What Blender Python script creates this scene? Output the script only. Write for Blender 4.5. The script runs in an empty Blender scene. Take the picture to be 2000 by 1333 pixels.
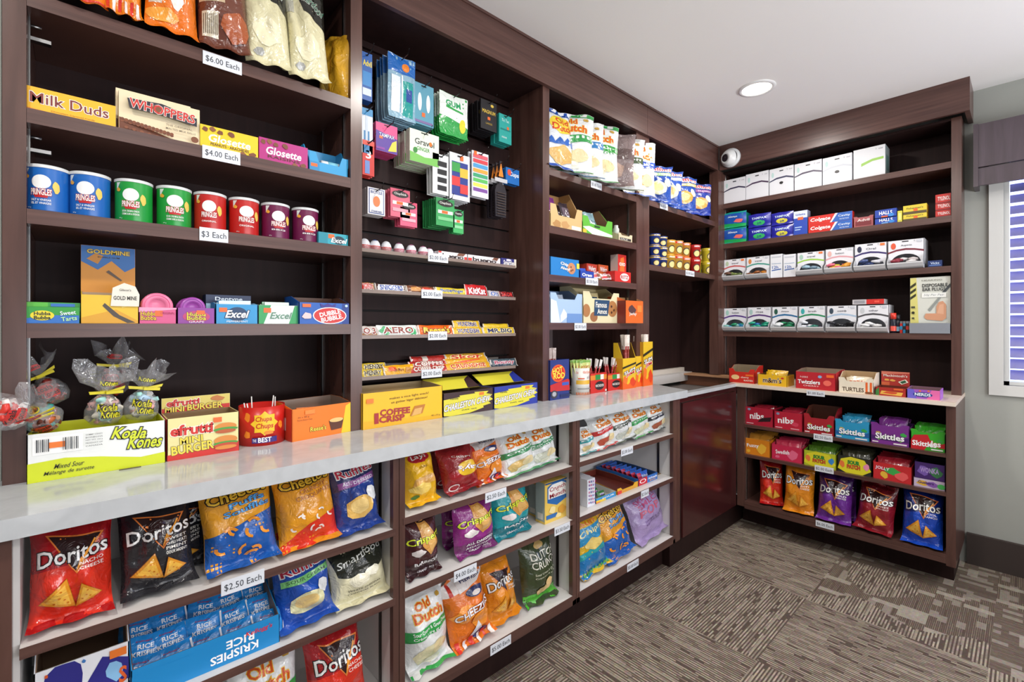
import bpy, math, random
from mathutils import Vector, Matrix
random.seed(7)
SC = bpy.context.scene
# ---------------------------------------------------------------- camera
FPX, CXP, HYP, EYE = 922.0, 1000.0, 636.3, 1.30
YAW = math.atan2(1007.0, FPX)
cam_d = bpy.data.cameras.new('camera'); cam = bpy.data.objects.new('camera', cam_d)
SC.collection.objects.link(cam)
cam_d.sensor_width = 36.0; cam_d.lens = 36.0 * FPX / 2000.0
cam_d.shift_y = (HYP - 666.5) / 2000.0
cam_d.clip_start = 0.02
cam.location = (0, 0, EYE)
cam.rotation_euler = (math.pi / 2, 0, YAW - math.pi / 2)
SC.camera = cam
# ---------------------------------------------------------------- world, exposure
w = bpy.data.worlds.new('world'); SC.world = w; w.use_nodes = True
bg = w.node_tree.nodes['Background']; bg.inputs[0].default_value = (0.93, 0.96, 1.0, 1); bg.inputs[1].default_value = 0.30
SC.view_settings.view_transform = 'Standard'; SC.view_settings.look = 'None'
SC.view_settings.exposure = 0.0; SC.view_settings.gamma = 1.0; SC.view_settings.use_curve_mapping = False
CEIL = 2.58
def area(name, loc, size, power, color, rot=(0, 0, 0), spread=math.pi, shape='DISK', sy=None):
    l = bpy.data.lights.new(name, 'AREA'); l.shape = shape; l.size = size; l.energy = power; l.color = color; l.spread = spread
    if sy: l.size_y = sy
    o = bpy.data.objects.new(name, l); o.location = loc; o.rotation_euler = rot; SC.collection.objects.link(o); return o
LAMPS = [(2.69, .985), (1.15, .55), (-.45, .55), (.2, -1.2), (2.3, -1.2)]
for i, (lx, ly) in enumerate(LAMPS):
    area('downlight_lamp', (lx, ly, CEIL - .012), .13, 13, (1.0, .95, .89))
# added fill light, unseen behind the camera, tilted up to brighten the ceiling
area('daylight', (1.6, -2.3, 1.1), 3.4, 150, (.93, .95, 1.0), rot=(math.radians(156), 0, 0), shape='RECTANGLE', sy=1.3)

# ---------------------------------------------------------------- pixel -> plane
FW = (math.cos(YAW), math.sin(YAW)); RT = (math.sin(YAW), -math.cos(YAW))
def at(px, py, **k):
    d = (FPX * FW[0] + (px - CXP) * RT[0], FPX * FW[1] + (px - CXP) * RT[1], HYP - py)
    (a, v), = k.items(); i = 'xyz'.index(a); t = (v - (0, 0, EYE)[i]) / d[i]
    return Vector((t * d[0], t * d[1], EYE + t * d[2]))

# ---------------------------------------------------------------- materials
def lin(h):
    h = h.lstrip('#'); r = [int(h[i:i + 2], 16) / 255 for i in (0, 2, 4)]
    return tuple((c / 12.92 if c <= .04045 else ((c + .055) / 1.055) ** 2.4) for c in r) + (1,)
_M = {}
def nodes(m):
    m.use_nodes = True; nt = m.node_tree; return nt, nt.nodes['Principled BSDF']
def mat(col, fin='paper'):
    k = (col, fin)
    if k in _M: return _M[k]
    m = bpy.data.materials.new(fin + '_' + col.lstrip('#')); nt, b = nodes(m)
    b.inputs['Base Color'].default_value = lin(col)
    R = dict(paper=.42, foil=.17, plastic=.3, matte=.75, metal=.3, clear=.08, film=.1, gum=.35)[fin]
    b.inputs['Roughness'].default_value = R
    if fin == 'metal': b.inputs['Metallic'].default_value = 1
    if fin == 'clear' or fin == 'film':
        b.inputs['Alpha'].default_value = .16 if fin == 'clear' else .2
        b.inputs['Specular IOR Level'].default_value = .8
    if fin == 'foil':
        b.inputs['Specular IOR Level'].default_value = .6; b.inputs['Coat Weight'].default_value = .25; b.inputs['Coat Roughness'].default_value = .08
    if fin in ('foil', 'film'):
        tc = nt.nodes.new('ShaderNodeTexCoord'); n1 = nt.nodes.new('ShaderNodeTexNoise'); bp = nt.nodes.new('ShaderNodeBump')
        n1.inputs['Scale'].default_value = 24 if fin == 'foil' else 30; n1.inputs['Detail'].default_value = 3; n1.inputs['Distortion'].default_value = 1.2
        nt.links.new(tc.outputs['Object'], n1.inputs['Vector']); nt.links.new(n1.outputs[0], bp.inputs['Height'])
        bp.inputs['Strength'].default_value = .8 if fin == 'foil' else 1.0; bp.inputs['Distance'].default_value = .010
        nt.links.new(bp.outputs[0], b.inputs['Normal'])
    _M[k] = m; return m
def wood(name, c1, c2, rough=.33, scale=1.0, vert=True):
    m = bpy.data.materials.new(name); nt, b = nodes(m); N = nt.nodes; L = nt.links
    g = N.new('ShaderNodeNewGeometry'); mp = N.new('ShaderNodeMapping'); n = N.new('ShaderNodeTexNoise'); r = N.new('ShaderNodeValToRGB')
    mp.inputs['Scale'].default_value = (1, 1, 1) if vert is None else ((14, 14, 1.2) if vert else (1.2, 1.2, 30))
    n.inputs['Scale'].default_value = 2.2 * scale; n.inputs['Detail'].default_value = 5; n.inputs['Distortion'].default_value = .6
    r.color_ramp.elements[0].color = lin(c1); r.color_ramp.elements[1].color = lin(c2)
    r.color_ramp.elements[0].position = .3; r.color_ramp.elements[1].position = .72
    L.new(g.outputs['Position'], mp.inputs['Vector']); L.new(mp.outputs[0], n.inputs['Vector']); L.new(n.outputs[0], r.inputs[0]); L.new(r.outputs[0], b.inputs['Base Color'])
    b.inputs['Roughness'].default_value = rough
    if rough > .5: b.inputs['Specular IOR Level'].default_value = .2
    return m
W_POST = wood('espresso_wood_upright', '#4b322c', '#5f423a', .26)
W_SHELF = wood('espresso_wood_shelf', '#4a302b', '#62443c', vert=False)
W_BACK = wood('espresso_back_panel', '#241514', '#2e1c1a', .55)  # darker espresso copy; shade of the bay interiors is put into its colour
W_DOOR = wood('cherry_brown_panel', '#35181a', '#451e1e', .15)
W_WHITE = wood('white_melamine', '#d3d0cd', '#d9d6d3', .4, 1, None)
W_EDGE = wood('beige_laminate', '#c9b6a3', '#ddcbb8', .4, 30, None)
QUARTZ = wood('white_quartz', '#b9bcbe', '#c6c9cb', .12, 9, None)
def carpet():
    m = bpy.data.materials.new('carpet_tiles'); nt, b = nodes(m); N = nt.nodes; L = nt.links
    T = .61
    g = N.new('ShaderNodeNewGeometry'); sp = N.new('ShaderNodeSeparateXYZ'); L.new(g.outputs['Position'], sp.inputs[0])
    def mth(op, a, c=None):
        n = N.new('ShaderNodeMath'); n.operation = op
        for i, v in enumerate((a, c)):
            if v is None: continue
            if isinstance(v, (int, float)): n.inputs[i].default_value = v
            else: L.new(v, n.inputs[i])
        return n.outputs[0]
    x = mth('ADD', sp.outputs[0], 10 * T - .105); y = mth('ADD', sp.outputs[1], 10 * T - .10)
    ix = mth('FLOOR', mth('DIVIDE', x, T)); iy = mth('FLOOR', mth('DIVIDE', y, T))
    par = mth('MODULO', mth('ADD', ix, iy), 2)
    def mixv(f, a, c):
        n = N.new('ShaderNodeMix'); n.data_type = 'FLOAT'; L.new(f, n.inputs[0])
        for i, v in ((2, a), (3, c)):
            if isinstance(v, (int, float)): n.inputs[i].default_value = v
            else: L.new(v, n.inputs[i])
        return n.outputs[0]
    s = mixv(par, x, y); t = mixv(par, y, x)
    cb = N.new('ShaderNodeCombineXYZ'); L.new(s, cb.inputs[0]); L.new(t, cb.inputs[1])
    def brick(bw, rh, off):
        n = N.new('ShaderNodeTexBrick'); n.offset = off; n.offset_frequency = 2; n.squash = 1
        n.inputs['Color1'].default_value = (0, 0, 0, 1); n.inputs['Color2'].default_value = (1, 1, 1, 1)
        n.inputs['Scale'].default_value = 1; n.inputs['Brick Width'].default_value = bw; n.inputs['Row Height'].default_value = rh
        n.inputs['Mortar Size'].default_value = 0; n.inputs['Bias'].default_value = 0
        L.new(cb.outputs[0], n.inputs['Vector']); g_ = N.new('ShaderNodeRGBToBW'); L.new(n.outputs['Color'], g_.inputs[0]); return g_.outputs[0]
    def mixc(f, a, c):
        n = N.new('ShaderNodeMix'); n.data_type = 'RGBA'; L.new(f, n.inputs[0])
        for i, v in ((6, a), (7, c)):
            if isinstance(v, str): n.inputs[i].default_value = lin(v)
            else: L.new(v, n.inputs[i])
        return n.outputs[2]
    def stripe(pitch, duty): return mth('LESS_THAN', mth('FRACT', mth('DIVIDE', t, pitch)), duty)
    yarn = N.new('ShaderNodeTexNoise'); yarn.inputs['Scale'].default_value = 55; yarn.inputs['Detail'].default_value = 4; L.new(cb.outputs[0], yarn.inputs['Vector'])
    # coarse dashes: cream segments on brown rows
    P1 = .0115; d1 = brick(.040, P1, .41); f1 = mth('MULTIPLY', stripe(P1, .5), mth('GREATER_THAN', d1, .10))
    dash = mixc(f1, '#52463f', mixc(mth('MULTIPLY', d1, 1.0), '#7a6e62', '#bdb19e'))
    # fine low contrast rows with pale blocks
    P2 = .0062; d2 = brick(.16, P2, .27); f2 = mth('MULTIPLY', stripe(P2, .45), mth('GREATER_THAN', d2, .03))
    fine = mixc(mth('MULTIPLY', f2, .8), '#54473f', mixc(d2, '#6e6055', '#978a78'))
    b1 = brick(.062, .030, .37); b2 = brick(.038, .10, .5)
    fine = mixc(mth('MULTIPLY', mth('GREATER_THAN', b1, .80), .75), fine, '#a0978a')
    fine = mixc(mth('MULTIPLY', mth('GREATER_THAN', b2, .87), .8), fine, '#b0a899')
    long_ = mth('MULTIPLY', mth('GREATER_THAN', brick(.16, P1, .3), .90), stripe(P1, .85)); dash = mixc(mth('MULTIPLY', long_, .7), dash, '#aca190')
    wn = N.new('ShaderNodeTexWhiteNoise'); wn.noise_dimensions = '2D'; cb2 = N.new('ShaderNodeCombineXYZ'); L.new(ix, cb2.inputs[0]); L.new(iy, cb2.inputs[1]); L.new(cb2.outputs[0], wn.inputs['Vector'])
    nz = N.new('ShaderNodeTexNoise'); nz.inputs['Scale'].default_value = 3.0; nz.inputs['Detail'].default_value = 0; L.new(cb.outputs[0], nz.inputs['Vector'])
    pick = mth('GREATER_THAN', mth('ADD', mth('MULTIPLY', wn.outputs[0], .6), mth('MULTIPLY', nz.outputs[0], .5)), .53)
    c = mixc(pick, fine, dash); c = mixc(mth('MULTIPLY', yarn.outputs[0], .5), c, '#65584f'); hue = N.new('ShaderNodeTexNoise'); hue.inputs['Scale'].default_value = 90; L.new(cb.outputs[0], hue.inputs['Vector']); mh = N.new('ShaderNodeMix'); mh.data_type = 'RGBA'; mh.blend_type = 'OVERLAY'; mh.inputs[0].default_value = .35; L.new(c, mh.inputs[6]); L.new(hue.outputs['Color'], mh.inputs[7]); c = mh.outputs[2]
    L.new(c, b.inputs['Base Color']); b.inputs['Roughness'].default_value = .95
    b.inputs['Specular IOR Level'].default_value = .1
    bp = N.new('ShaderNodeBump'); bp.inputs['Strength'].default_value = .4; bp.inputs['Distance'].default_value = .003
    L.new(f1, bp.inputs['Height']); L.new(bp.outputs[0], b.inputs['Normal'])
    return m
def plaster(name, col, rough=.85):
    m = bpy.data.materials.new(name); nt, b = nodes(m); b.inputs['Base Color'].default_value = lin(col); b.inputs['Roughness'].default_value = rough
    n = nt.nodes.new('ShaderNodeTexNoise'); n.inputs['Scale'].default_value = 180; bp = nt.nodes.new('ShaderNodeBump'); bp.inputs['Strength'].default_value = .12; bp.inputs['Distance'].default_value = .002
    g = nt.nodes.new('ShaderNodeNewGeometry'); nt.links.new(g.outputs['Position'], n.inputs['Vector']); nt.links.new(n.outputs[0], bp.inputs['Height']); nt.links.new(bp.outputs[0], b.inputs['Normal'])
    return m
def emis(name, col, s):
    m = bpy.data.materials.new(name); nt, b = nodes(m); b.inputs['Emission Color'].default_value = lin(col); b.inputs['Emission Strength'].default_value = s; return m

# ---------------------------------------------------------------- mesh builder
class MB:
    def __init__(s): s.v = []; s.f = []; s.m = []; s.sm = []; s.slots = []
    def slot(s, m):
        if isinstance(m, str): m = mat(m)
        if m not in s.slots: s.slots.append(m)
        return s.slots.index(m)
    def add(s, vs, fs, m, smooth=False):
        o = len(s.v); s.v += [tuple(v) for v in vs]; k = s.slot(m)
        for f in fs: s.f.append([o + i for i in f]); s.m.append(k); s.sm.append(smooth)
    def box(s, x0, y0, z0, x1, y1, z1, m):
        v = [(x, y, z) for z in (z0, z1) for y in (y0, y1) for x in (x0, x1)]
        s.add(v, [(0, 2, 3, 1), (4, 5, 7, 6), (0, 1, 5, 4), (2, 6, 7, 3), (0, 4, 6, 2), (1, 3, 7, 5)], m)
    def prism(s, poly, a, b, axis, m):          # poly in the two other axes, extruded along axis
        def mk(p, t): return {'x': (t, p[0], p[1]), 'y': (p[0], t, p[1]), 'z': (p[0], p[1], t)}[axis]
        n = len(poly); v = [mk(p, a) for p in poly] + [mk(p, b) for p in poly]
        s.add(v, [tuple(range(n))[::-1], tuple(range(n, 2 * n))] + [(i, (i + 1) % n, n + (i + 1) % n, n + i) for i in range(n)], m)
    def lathe(s, prof, m, n=28, c=(0, 0), smooth=True, a0=0):
        v = []; N = len(prof)
        for k in range(n):
            a = a0 + 2 * math.pi * k / n
            v += [(c[0] + r * math.cos(a), c[1] + r * math.sin(a), z) for r, z in prof]
        f = [(k * N + i, ((k + 1) % n) * N + i, ((k + 1) % n) * N + i + 1, k * N + i + 1) for k in range(n) for i in range(N - 1)]
        s.add(v, f, m, smooth)
    def tube(s, pts, r, m, n=8, smooth=True):
        pts = [Vector(p) for p in pts]; v = []
        for i, p in enumerate(pts):
            d = (pts[min(i + 1, len(pts) - 1)] - pts[max(i - 1, 0)]).normalized()
            u = d.orthogonal().normalized(); w_ = d.cross(u)
            rr = r[i] if isinstance(r, (list, tuple)) else r
            v += [p + rr * (math.cos(2 * math.pi * k / n) * u + math.sin(2 * math.pi * k / n) * w_) for k in range(n)]
        f = [(i * n + k, i * n + (k + 1) % n, (i + 1) * n + (k + 1) % n, (i + 1) * n + k) for i in range(len(pts) - 1) for k in range(n)]
        f += [tuple(range(n))[::-1], tuple(range((len(pts) - 1) * n, len(pts) * n))]
        s.add(v, f, m, smooth)
    def mesh(s, name):
        me = bpy.data.meshes.new(name); me.from_pydata(s.v, [], s.f)
        for m in s.slots: me.materials.append(m)
        me.polygons.foreach_set('material_index', s.m); me.polygons.foreach_set('use_smooth', s.sm); me.update()
        return me
    def build(s, name, parent=None):
        o = bpy.data.objects.new(name, s.mesh(name)); SC.collection.objects.link(o)
        if parent: o.parent = parent
        return o
def tag(o, label=None, cat=None, group=None, kind=None):
    if label: o['label'] = label
    if cat: o['category'] = cat
    if group: o['group'] = group
    if kind: o['kind'] = kind
    return o
def empty(name, loc=(0, 0, 0), rz=0):
    o = bpy.data.objects.new(name, None); SC.collection.objects.link(o); o.location = loc; o.rotation_euler = (0, 0, rz); o.empty_display_size = .05; return o
def copy_tree(o, parent=None):
    c = o.copy(); SC.collection.objects.link(c)
    if parent: c.parent = parent
    for ch in KIDS.get(o.name, []): copy_tree(ch, c)
    return c
KIDS = {}
def kid(parent, o): KIDS.setdefault(parent.name, []).append(o); o.parent = parent; return o

# ---------------------------------------------------------------- lettering and printed graphics
_T = {}
def glyphs(text, off, spacing=1.0):
    k = (text, off, spacing)
    if k in _T: return _T[k]
    cu = bpy.data.curves.new('t', 'FONT'); cu.body = text; cu.size = 1; cu.resolution_u = 2; cu.offset = off; cu.fill_mode = 'FRONT'; cu.space_character = spacing
    ob = bpy.data.objects.new('t', cu); SC.collection.objects.link(ob)
    dg = bpy.context.evaluated_depsgraph_get(); me = ob.evaluated_get(dg).to_mesh()
    r = ([(v.co.x, v.co.y) for v in me.vertices], [tuple(p.vertices) for p in me.polygons])
    ob.evaluated_get(dg).to_mesh_clear(); bpy.data.objects.remove(ob); bpy.data.curves.remove(cu)
    _T[k] = r; return r
def clip(poly, ax, val, keep_gt):
    out = []; n = len(poly)
    for i in range(n):
        a, b = poly[i], poly[(i + 1) % n]; ia = (a[ax] >= val) == keep_gt or a[ax] == val; ib = (b[ax] >= val) == keep_gt or b[ax] == val
        if ia: out.append(a)
        if ia != ib:
            t = (val - a[ax]) / (b[ax] - a[ax]); out.append((a[0] + t * (b[0] - a[0]), a[1] + t * (b[1] - a[1])))
    return out
def cut(poly, gx, gy):
    x0 = min(p[0] for p in poly); x1 = max(p[0] for p in poly)
    parts = []; cur = poly
    for g in gx:
        if g <= x0 + 1e-7: continue
        if g >= x1 - 1e-7: break
        a = clip(cur, 0, g, False); cur = clip(cur, 0, g, True)
        if len(a) > 2: parts.append(a)
    parts.append(cur); res = []
    for q in parts:
        if len(q) < 3: continue
        y0 = min(p[1] for p in q); y1 = max(p[1] for p in q); cur = q
        for g in gy:
            if g <= y0 + 1e-7: continue
            if g >= y1 - 1e-7: break
            a = clip(cur, 1, g, False); cur = clip(cur, 1, g, True)
            if len(a) > 2: res.append(a)
        if len(cur) > 2: res.append(cur)
    return res
from mathutils.geometry import tessellate_polygon
def graphics(mb, elems, surf, W, H, fin='paper', gx=None, gy=None, smooth=False, eps=.0005):
    """elems in 0..1 across and up; surf(x, z, off) -> point.  r e p t tri kinds"""
    for li, e in enumerate(elems):
        k = e[0]; polys = []; off = eps * (1 + li * .7)
        if k == 'r': polys = [[(e[1], e[2]), (e[3], e[2]), (e[3], e[4]), (e[1], e[4])]]; col = e[5]
        elif k == 'e':
            polys = [[(e[1] + e[3] * math.cos(a), e[2] + e[4] * math.sin(a)) for a in [2 * math.pi * i / 24 for i in range(24)]]]; col = e[5]
        elif k == 'p':
            tr = tessellate_polygon([[Vector((p[0], p[1], 0)) for p in e[1]]]); polys = [[e[1][i] for i in t] for t in tr]; col = e[2]
        elif k == 't':
            _, text, cu_, cv, wf, hf, col = e[:7]; op = e[7] if len(e) > 7 else {}
            b = op.get('b', .012) * .45; V0, _f = glyphs(text, 0)
            if not V0: continue
            xa = min(p[0] for p in V0); xb = max(p[0] for p in V0); ya = min(p[1] for p in V0); yb = max(p[1] for p in V0)
            rot = math.radians(op.get('rot', 0)); sh = op.get('sh', 0); arc = op.get('arc', 0)
            for oo, cc in ((((op['oo'] if 'oo' in op else .07) * .95, op['o']),) if 'o' in op else ()) + ((b, col),):
                V, F = glyphs(text, oo); pv = []
                for (x, y) in V:
                    X = ((x - xa) / (xb - xa) - .5) * wf * W; Y = ((y - ya) / (yb - ya) - .5) * hf * H
                    X += sh * Y; Y += arc * H * (1 - (2 * X / (wf * W)) ** 2)
                    pv.append(((cu_ * W + X * math.cos(rot) - Y * math.sin(rot)) / W, (cv * H + X * math.sin(rot) + Y * math.cos(rot)) / H))
                emit(mb, [[pv[i] for i in f] for f in F], surf, W, H, mat(cc, fin), gx, gy, smooth, off); off += eps * .8
            continue
        emit(mb, polys, surf, W, H, mat(col, fin), gx, gy, smooth, off)
def emit(mb, polys, surf, W, H, m, gx, gy, smooth, off):
    idx = {}; vs = []; fs = []
    for poly in polys:
        pp = [(min(max(p[0], .004), .996), min(max(p[1], .004), .996)) for p in poly]
        a = sum(pp[i][0] * pp[(i + 1) % len(pp)][1] - pp[(i + 1) % len(pp)][0] * pp[i][1] for i in range(len(pp)))
        if abs(a) < 1e-9: continue
        if a < 0: pp = pp[::-1]
        for q in (cut(pp, gx, gy) if gx else [pp]):
            f = []
            for p in q:
                k = (round(p[0], 5), round(p[1], 5))
                if k not in idx: idx[k] = len(vs); vs.append(surf(p[0] * W, p[1] * H, off))
                if not f or f[-1] != idx[k]: f.append(idx[k])
            if len(f) > 2 and f[0] != f[-1]: fs.append(f)
    if fs: mb.add(vs, fs, m, smooth)
# ================================================================ setting
FB_ = .129
YL, YB = 1.51, 1.81          # upper left cabinets: front and back
XR, XB = 3.43, 3.66          # upper far cabinet
YF, YFB = 1.26, 1.60         # lower left cabinets
XF, XFB = 3.11, 3.60         # lower far cabinet
ZC, ZC2 = .95, .93           # left counter, far counter
def slab(name, b, m, parent=None, kind=None):
    mb = MB(); mb.box(*b, m); o = mb.build(name, parent)
    if kind: o['kind'] = kind
    return o
slab('floor', (-2.2, -2.7, -.05, 3.7, 1.9, 0), carpet(), kind='structure')
slab('ceiling', (-2.2, -2.7, CEIL, 3.8, 1.9, CEIL + .05), plaster('ceiling_paint', '#f8f6f3'), kind='structure')
WALLM = plaster('greige_wall_paint', '#a8aaa3')
mb = MB()   # window wall with its opening
wy0, wy1, wz0, wz1 = -1.30, .085, .985, 2.12
for b in ((3.60, -2.7, 0, 3.72, wy0, CEIL), (3.60, wy1, 0, 3.72, .238, CEIL), (3.60, wy0, 0, 3.72, wy1, wz0), (3.60, wy0, wz1, 3.72, wy1, CEIL), (3.60, .238, 0, 3.72, 1.26, .9)): mb.box(*b, WALLM)
tag(mb.build('wall_right'), kind='structure')
slab('toe_filler', (3.282, .253, 0, 3.5745, .268, FB_), W_BACK, kind='structure').name = 'trim_1'
slab('wall_left', (-2.2, 1.56, 0, -.13, 1.66, CEIL), WALLM, kind='structure')
slab('wall_back', (3.74, .0, 0, 3.80, 1.9, CEIL), WALLM, kind='structure')
slab('wall_behind_shelves', (-.13, 1.84, 0, 3.8, 1.9, CEIL), WALLM, kind='structure')
slab('baseboard_right', (3.575, -2.7, 0, 3.60, .225, .165), plaster('carpet_base', '#3f3531', .95), kind='structure')
# window
mb = MB(); WT = mat('#d8d8d4', 'plastic')
t = .055
for b in ((3.585, wy0 - t, wz0 - t, 3.62, wy1 + t, wz0), (3.585, wy0 - t, wz1, 3.62, wy1 + t, wz1 + t), (3.585, wy1, wz0, 3.62, wy1 + t, wz1), (3.585, wy0 - t, wz0, 3.62, wy0, wz1)): mb.box(*b, WT)
mb.box(3.62, wy0, wz0, 3.70, wy1, wz0 + .02, WT); mb.box(3.62, wy1 - .02, wz0, 3.70, wy1, wz1, WT)
win = tag(mb.build('window_1'), kind='structure')
mb = MB(); mb.box(3.715, wy0, wz0, 3.72, wy1, wz1, emis('bright_overcast_view', '#a3b0f2', 3.2)); tag(mb.build('window_pane', win), 'bright overcast glazing behind the slats')
mb = MB(); SL = mat('#8684b4', 'plastic'); n = 19
for i in range(n):
    z = wz0 + .03 + i * (wz1 - wz0 - .03) / n
    mb.prism([(3.625, z), (3.658, z + .046), (3.658, z + .049), (3.625, z + .003)], wy0 + .02, wy1 - .022, 'y', SL)
for y in (wy1 - .12, wy1 - .6, wy1 - 1.1): mb.box(3.6225, y, wz0, 3.6245, y + .004, wz1, SL)
blind = tag(mb.build('window_blind'), 'lavender horizontal slat blind inside the window at right edge', 'blind')
mb = MB()
for y in (.0, -.013): mb.tube([(3.61, y, 1.9), (3.605, y + .002, 1.75), (3.61, y, 1.62)], .0012, SL, 5); mb.lathe([(0, 1.6), (.006, 1.605), (.004, 1.625), (0, 1.63)], SL, 8, (3.61, y))
kid(blind, mb.build('pull_cord'))
mb = MB(); VW = wood('valance_wood', '#453a3f', '#544850', .35)
vy1 = at(1902, 245, x=3.50)[1]; vz1 = at(1912, 243, x=3.47)[2]; vz0 = at(1912, 362, x=3.47)[2]
mb.box(3.47, -1.5, vz0 + .095, 3.49, vy1 - .018, vz1, VW); mb.box(3.478, -1.5, vz0, 3.498, vy1 - .018, vz0 + .09, VW); mb.box(3.465, vy1 - .018, vz0 - .006, 3.60, vy1, vz1 + .003, VW); mb.box(3.49, -1.5, vz1 - .02, 3.60, vy1 - .018, vz1, VW)
tag(mb.build('window_valance'), 'dark wood box valance fixed above the window blind', 'valance')

# ================================================================ cabinets
PRICES = []
def price(parent, txt, p, side, w=.105, h=.034, tilt=0):
    """paper price strip stuck on a shelf edge; p = centre in world"""
    mb = MB(); mb.box(-w / 2, -.0012, -h / 2, w / 2, 0, h / 2, mat('#dfe3ea'))
    graphics(mb, [('t', txt, .5, .47, .86, .5, '#30343c', {'b': .0})], lambda x, z, o: (x - w / 2, -.0012 - o, z - h / 2), w, h)
    o = mb.build('price_label', parent); o.location = p; o.rotation_euler = (0, tilt, 0 if side == 'L' else -math.pi / 2)
    return o
def shelf(parent, x0, x1, y0, y1, z, t, m, side='L', edge=None, lab=()):
    mb = MB(); mb.box(x0, y0, z - t, x1, y1, z, m)
    if edge:
        if side == 'L': mb.box(x0, y0 - .0015, z - t - .002, x1, y0, z + .0005, edge)
        else: mb.box(x0 - .0015, y0, z - t - .002, x0, y1, z + .0005, edge)
    o = mb.build('shelf', parent)
    for (txt, px0, px1, py0, py1) in lab:
        c = at((px0 + px1) / 2, (py0 + py1) / 2, **({'y': y0 - .0025} if side == 'L' else {'x': x0 - .0025}))
        a = at(px0, py0, **({'y': y0} if side == 'L' else {'x': x0})); b = at(px1, py0, **({'y': y0} if side == 'L' else {'x': x0}))
        price(o, txt, c, side, (a - b).length if False else abs((b[0] - a[0]) if side == 'L' else (b[1] - a[1])), .036 if t > .025 else .034)
    return o
def part(name, b, m, parent): return slab(name, b, m, parent)
TOP = 2.42
def standards(parent, xs, side, y, z0, z1, m=None):
    for (x, d) in xs:
        part('shelf_standard', (x, y, z0, x + d * .003, y + .012, z1) if side == 'L' and d > 0 else ((x - .003, y, z0, x, y + .012, z1) if side == 'L' else (y, min(x, x + d * .003), z0, y + .012, max(x, x + d * .003), z1)), m or mat('#777777', 'metal'), parent)
# --- upper bay A (sweets)
A = tag(empty('shelving_unit', (-.125, YL, ZC)), 'tall dark wood shelving bay nearest the camera, above counter left of pegboard', 'shelving unit')
def U(o, *a): o.location = Vector(o.location); return o
def rel(root):  # children were made in world space: keep them there
    for c in [c for c in SC.objects if c.parent == root and not c.get('_r')]:
        c.location = c.location - root.location; c['_r'] = 1
        del c['_r']
part('side_panel', (-.125, YL, ZC, -.088, YB, TOP), W_POST, A); part('side_panel', (.66, YL, ZC, .6995, YB, TOP), W_POST, A)
part('back_panel', (-.088, YB, ZC, .66, YB + .012, TOP), W_BACK, A)
shelf(A, -.0875, .6595, YL, YB, 2.05, .034, W_SHELF, lab=[('$6.00 Each', 397, 473, 99 + 13, 135)])
shelf(A, -.0875, .6595, YL, YB, 1.788, .033, W_SHELF, lab=[('$4.00 Each', 396, 470, 303, 304)])
shelf(A, -.0875, .6595, YL, YB, 1.562, .033, W_SHELF, lab=[('$3 Each', 390, 446, 459, 460)])
shelf(A, -.0875, .6595, YL, YB, 1.305, .033, W_SHELF)
standards(A, [(-.0875, 1), (.6595, -1)], 'L', YL + .05, ZC + .02, TOP); standards(A, [(.6595, -1)], 'L', YB - .06, ZC + .02, TOP)
mb = MB(); PIN = mat('#9a9a9a', 'metal')
for z in (2.0, 1.74):
    mb.tube([(-.0875, YL + .06, z), (-.066, YL + .06, z)], .004, PIN); 
for z in (1.965, 1.705): mb.box(-.0875, YL + .052, z, -.05, YL + .07, z + .008, PIN)
mb.build('shelf_bracket', A)
rel(A)
slab_top = part('top_panel', (-.088, YL + .0005, TOP - .012, .6595, YB, TOP), W_BACK, A); slab_top.location -= A.location  # top added to keep world light out, likewise in the other upper bays
# --- upper bay B (slatwall)
B = tag(empty('slatwall_unit', (.70, YL, ZC)), 'dark wood bay with grooved slat back for hooks and small trays', 'display unit')
part('side_panel', (1.575, YL, ZC, 1.619, YB, TOP), W_POST, B)
mb = MB(); YS = 1.74; z = ZC
while z < TOP - .01:
    z1 = min(z + .098, TOP); mb.box(.701, YS, z + .005, 1.575, YS + .018, z1, W_BACK); z = z1 + .004
mb.box(.701, YS + .018, ZC, 1.575, YS + .03, TOP, mat('#120b0a', 'matte'))
mb.build('slatwall_panel', B); part('top_panel', (.701, YL, TOP - .012, 1.5745, YS + .03, TOP), W_BACK, B); rel(B)
# --- upper bay C
Cc = tag(empty('shelving_unit', (1.62, YL, ZC)), 'narrow dark wood shelving bay between the slatwall and the corner bay', 'shelving unit')
part('side_panel', (2.347, YL, ZC, 2.413, YB, TOP), W_POST, Cc); part('back_panel', (1.6195, YB, ZC, 2.347, YB + .012, TOP), W_BACK, Cc)
part('cover_strip', (1.86, YB - .012, ZC, 1.955, YB, 1.281), mat('#5c4d4b'), Cc)
part('top_panel', (1.6195, YL, TOP - .012, 2.3465, YB, TOP), W_BACK, Cc)
shelf(Cc, 1.6195, 2.3465, YL, YB, 2.04, .034, W_SHELF, lab=[('$5.00 Each', 1154, 1175, 362, 363)])
shelf(Cc, 1.6195, 2.3465, YL, YB, 1.77, .036, W_SHELF)
shelf(Cc, 1.6195, 2.3465, YL, YB, 1.54, .033, W_SHELF, lab=[('$3.50 Each', 1144, 1168, 550, 551)])
shelf(Cc, 1.6195, 2.3465, YL, YB, 1.313, .033, W_SHELF, lab=[('$2.00 Each', 1122, 1145, 638, 639)])
standards(Cc, [(2.3465, -1)], 'L', YL + .05, ZC + .02, TOP, mat('#c9c9c9', 'metal')); rel(Cc)
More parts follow.
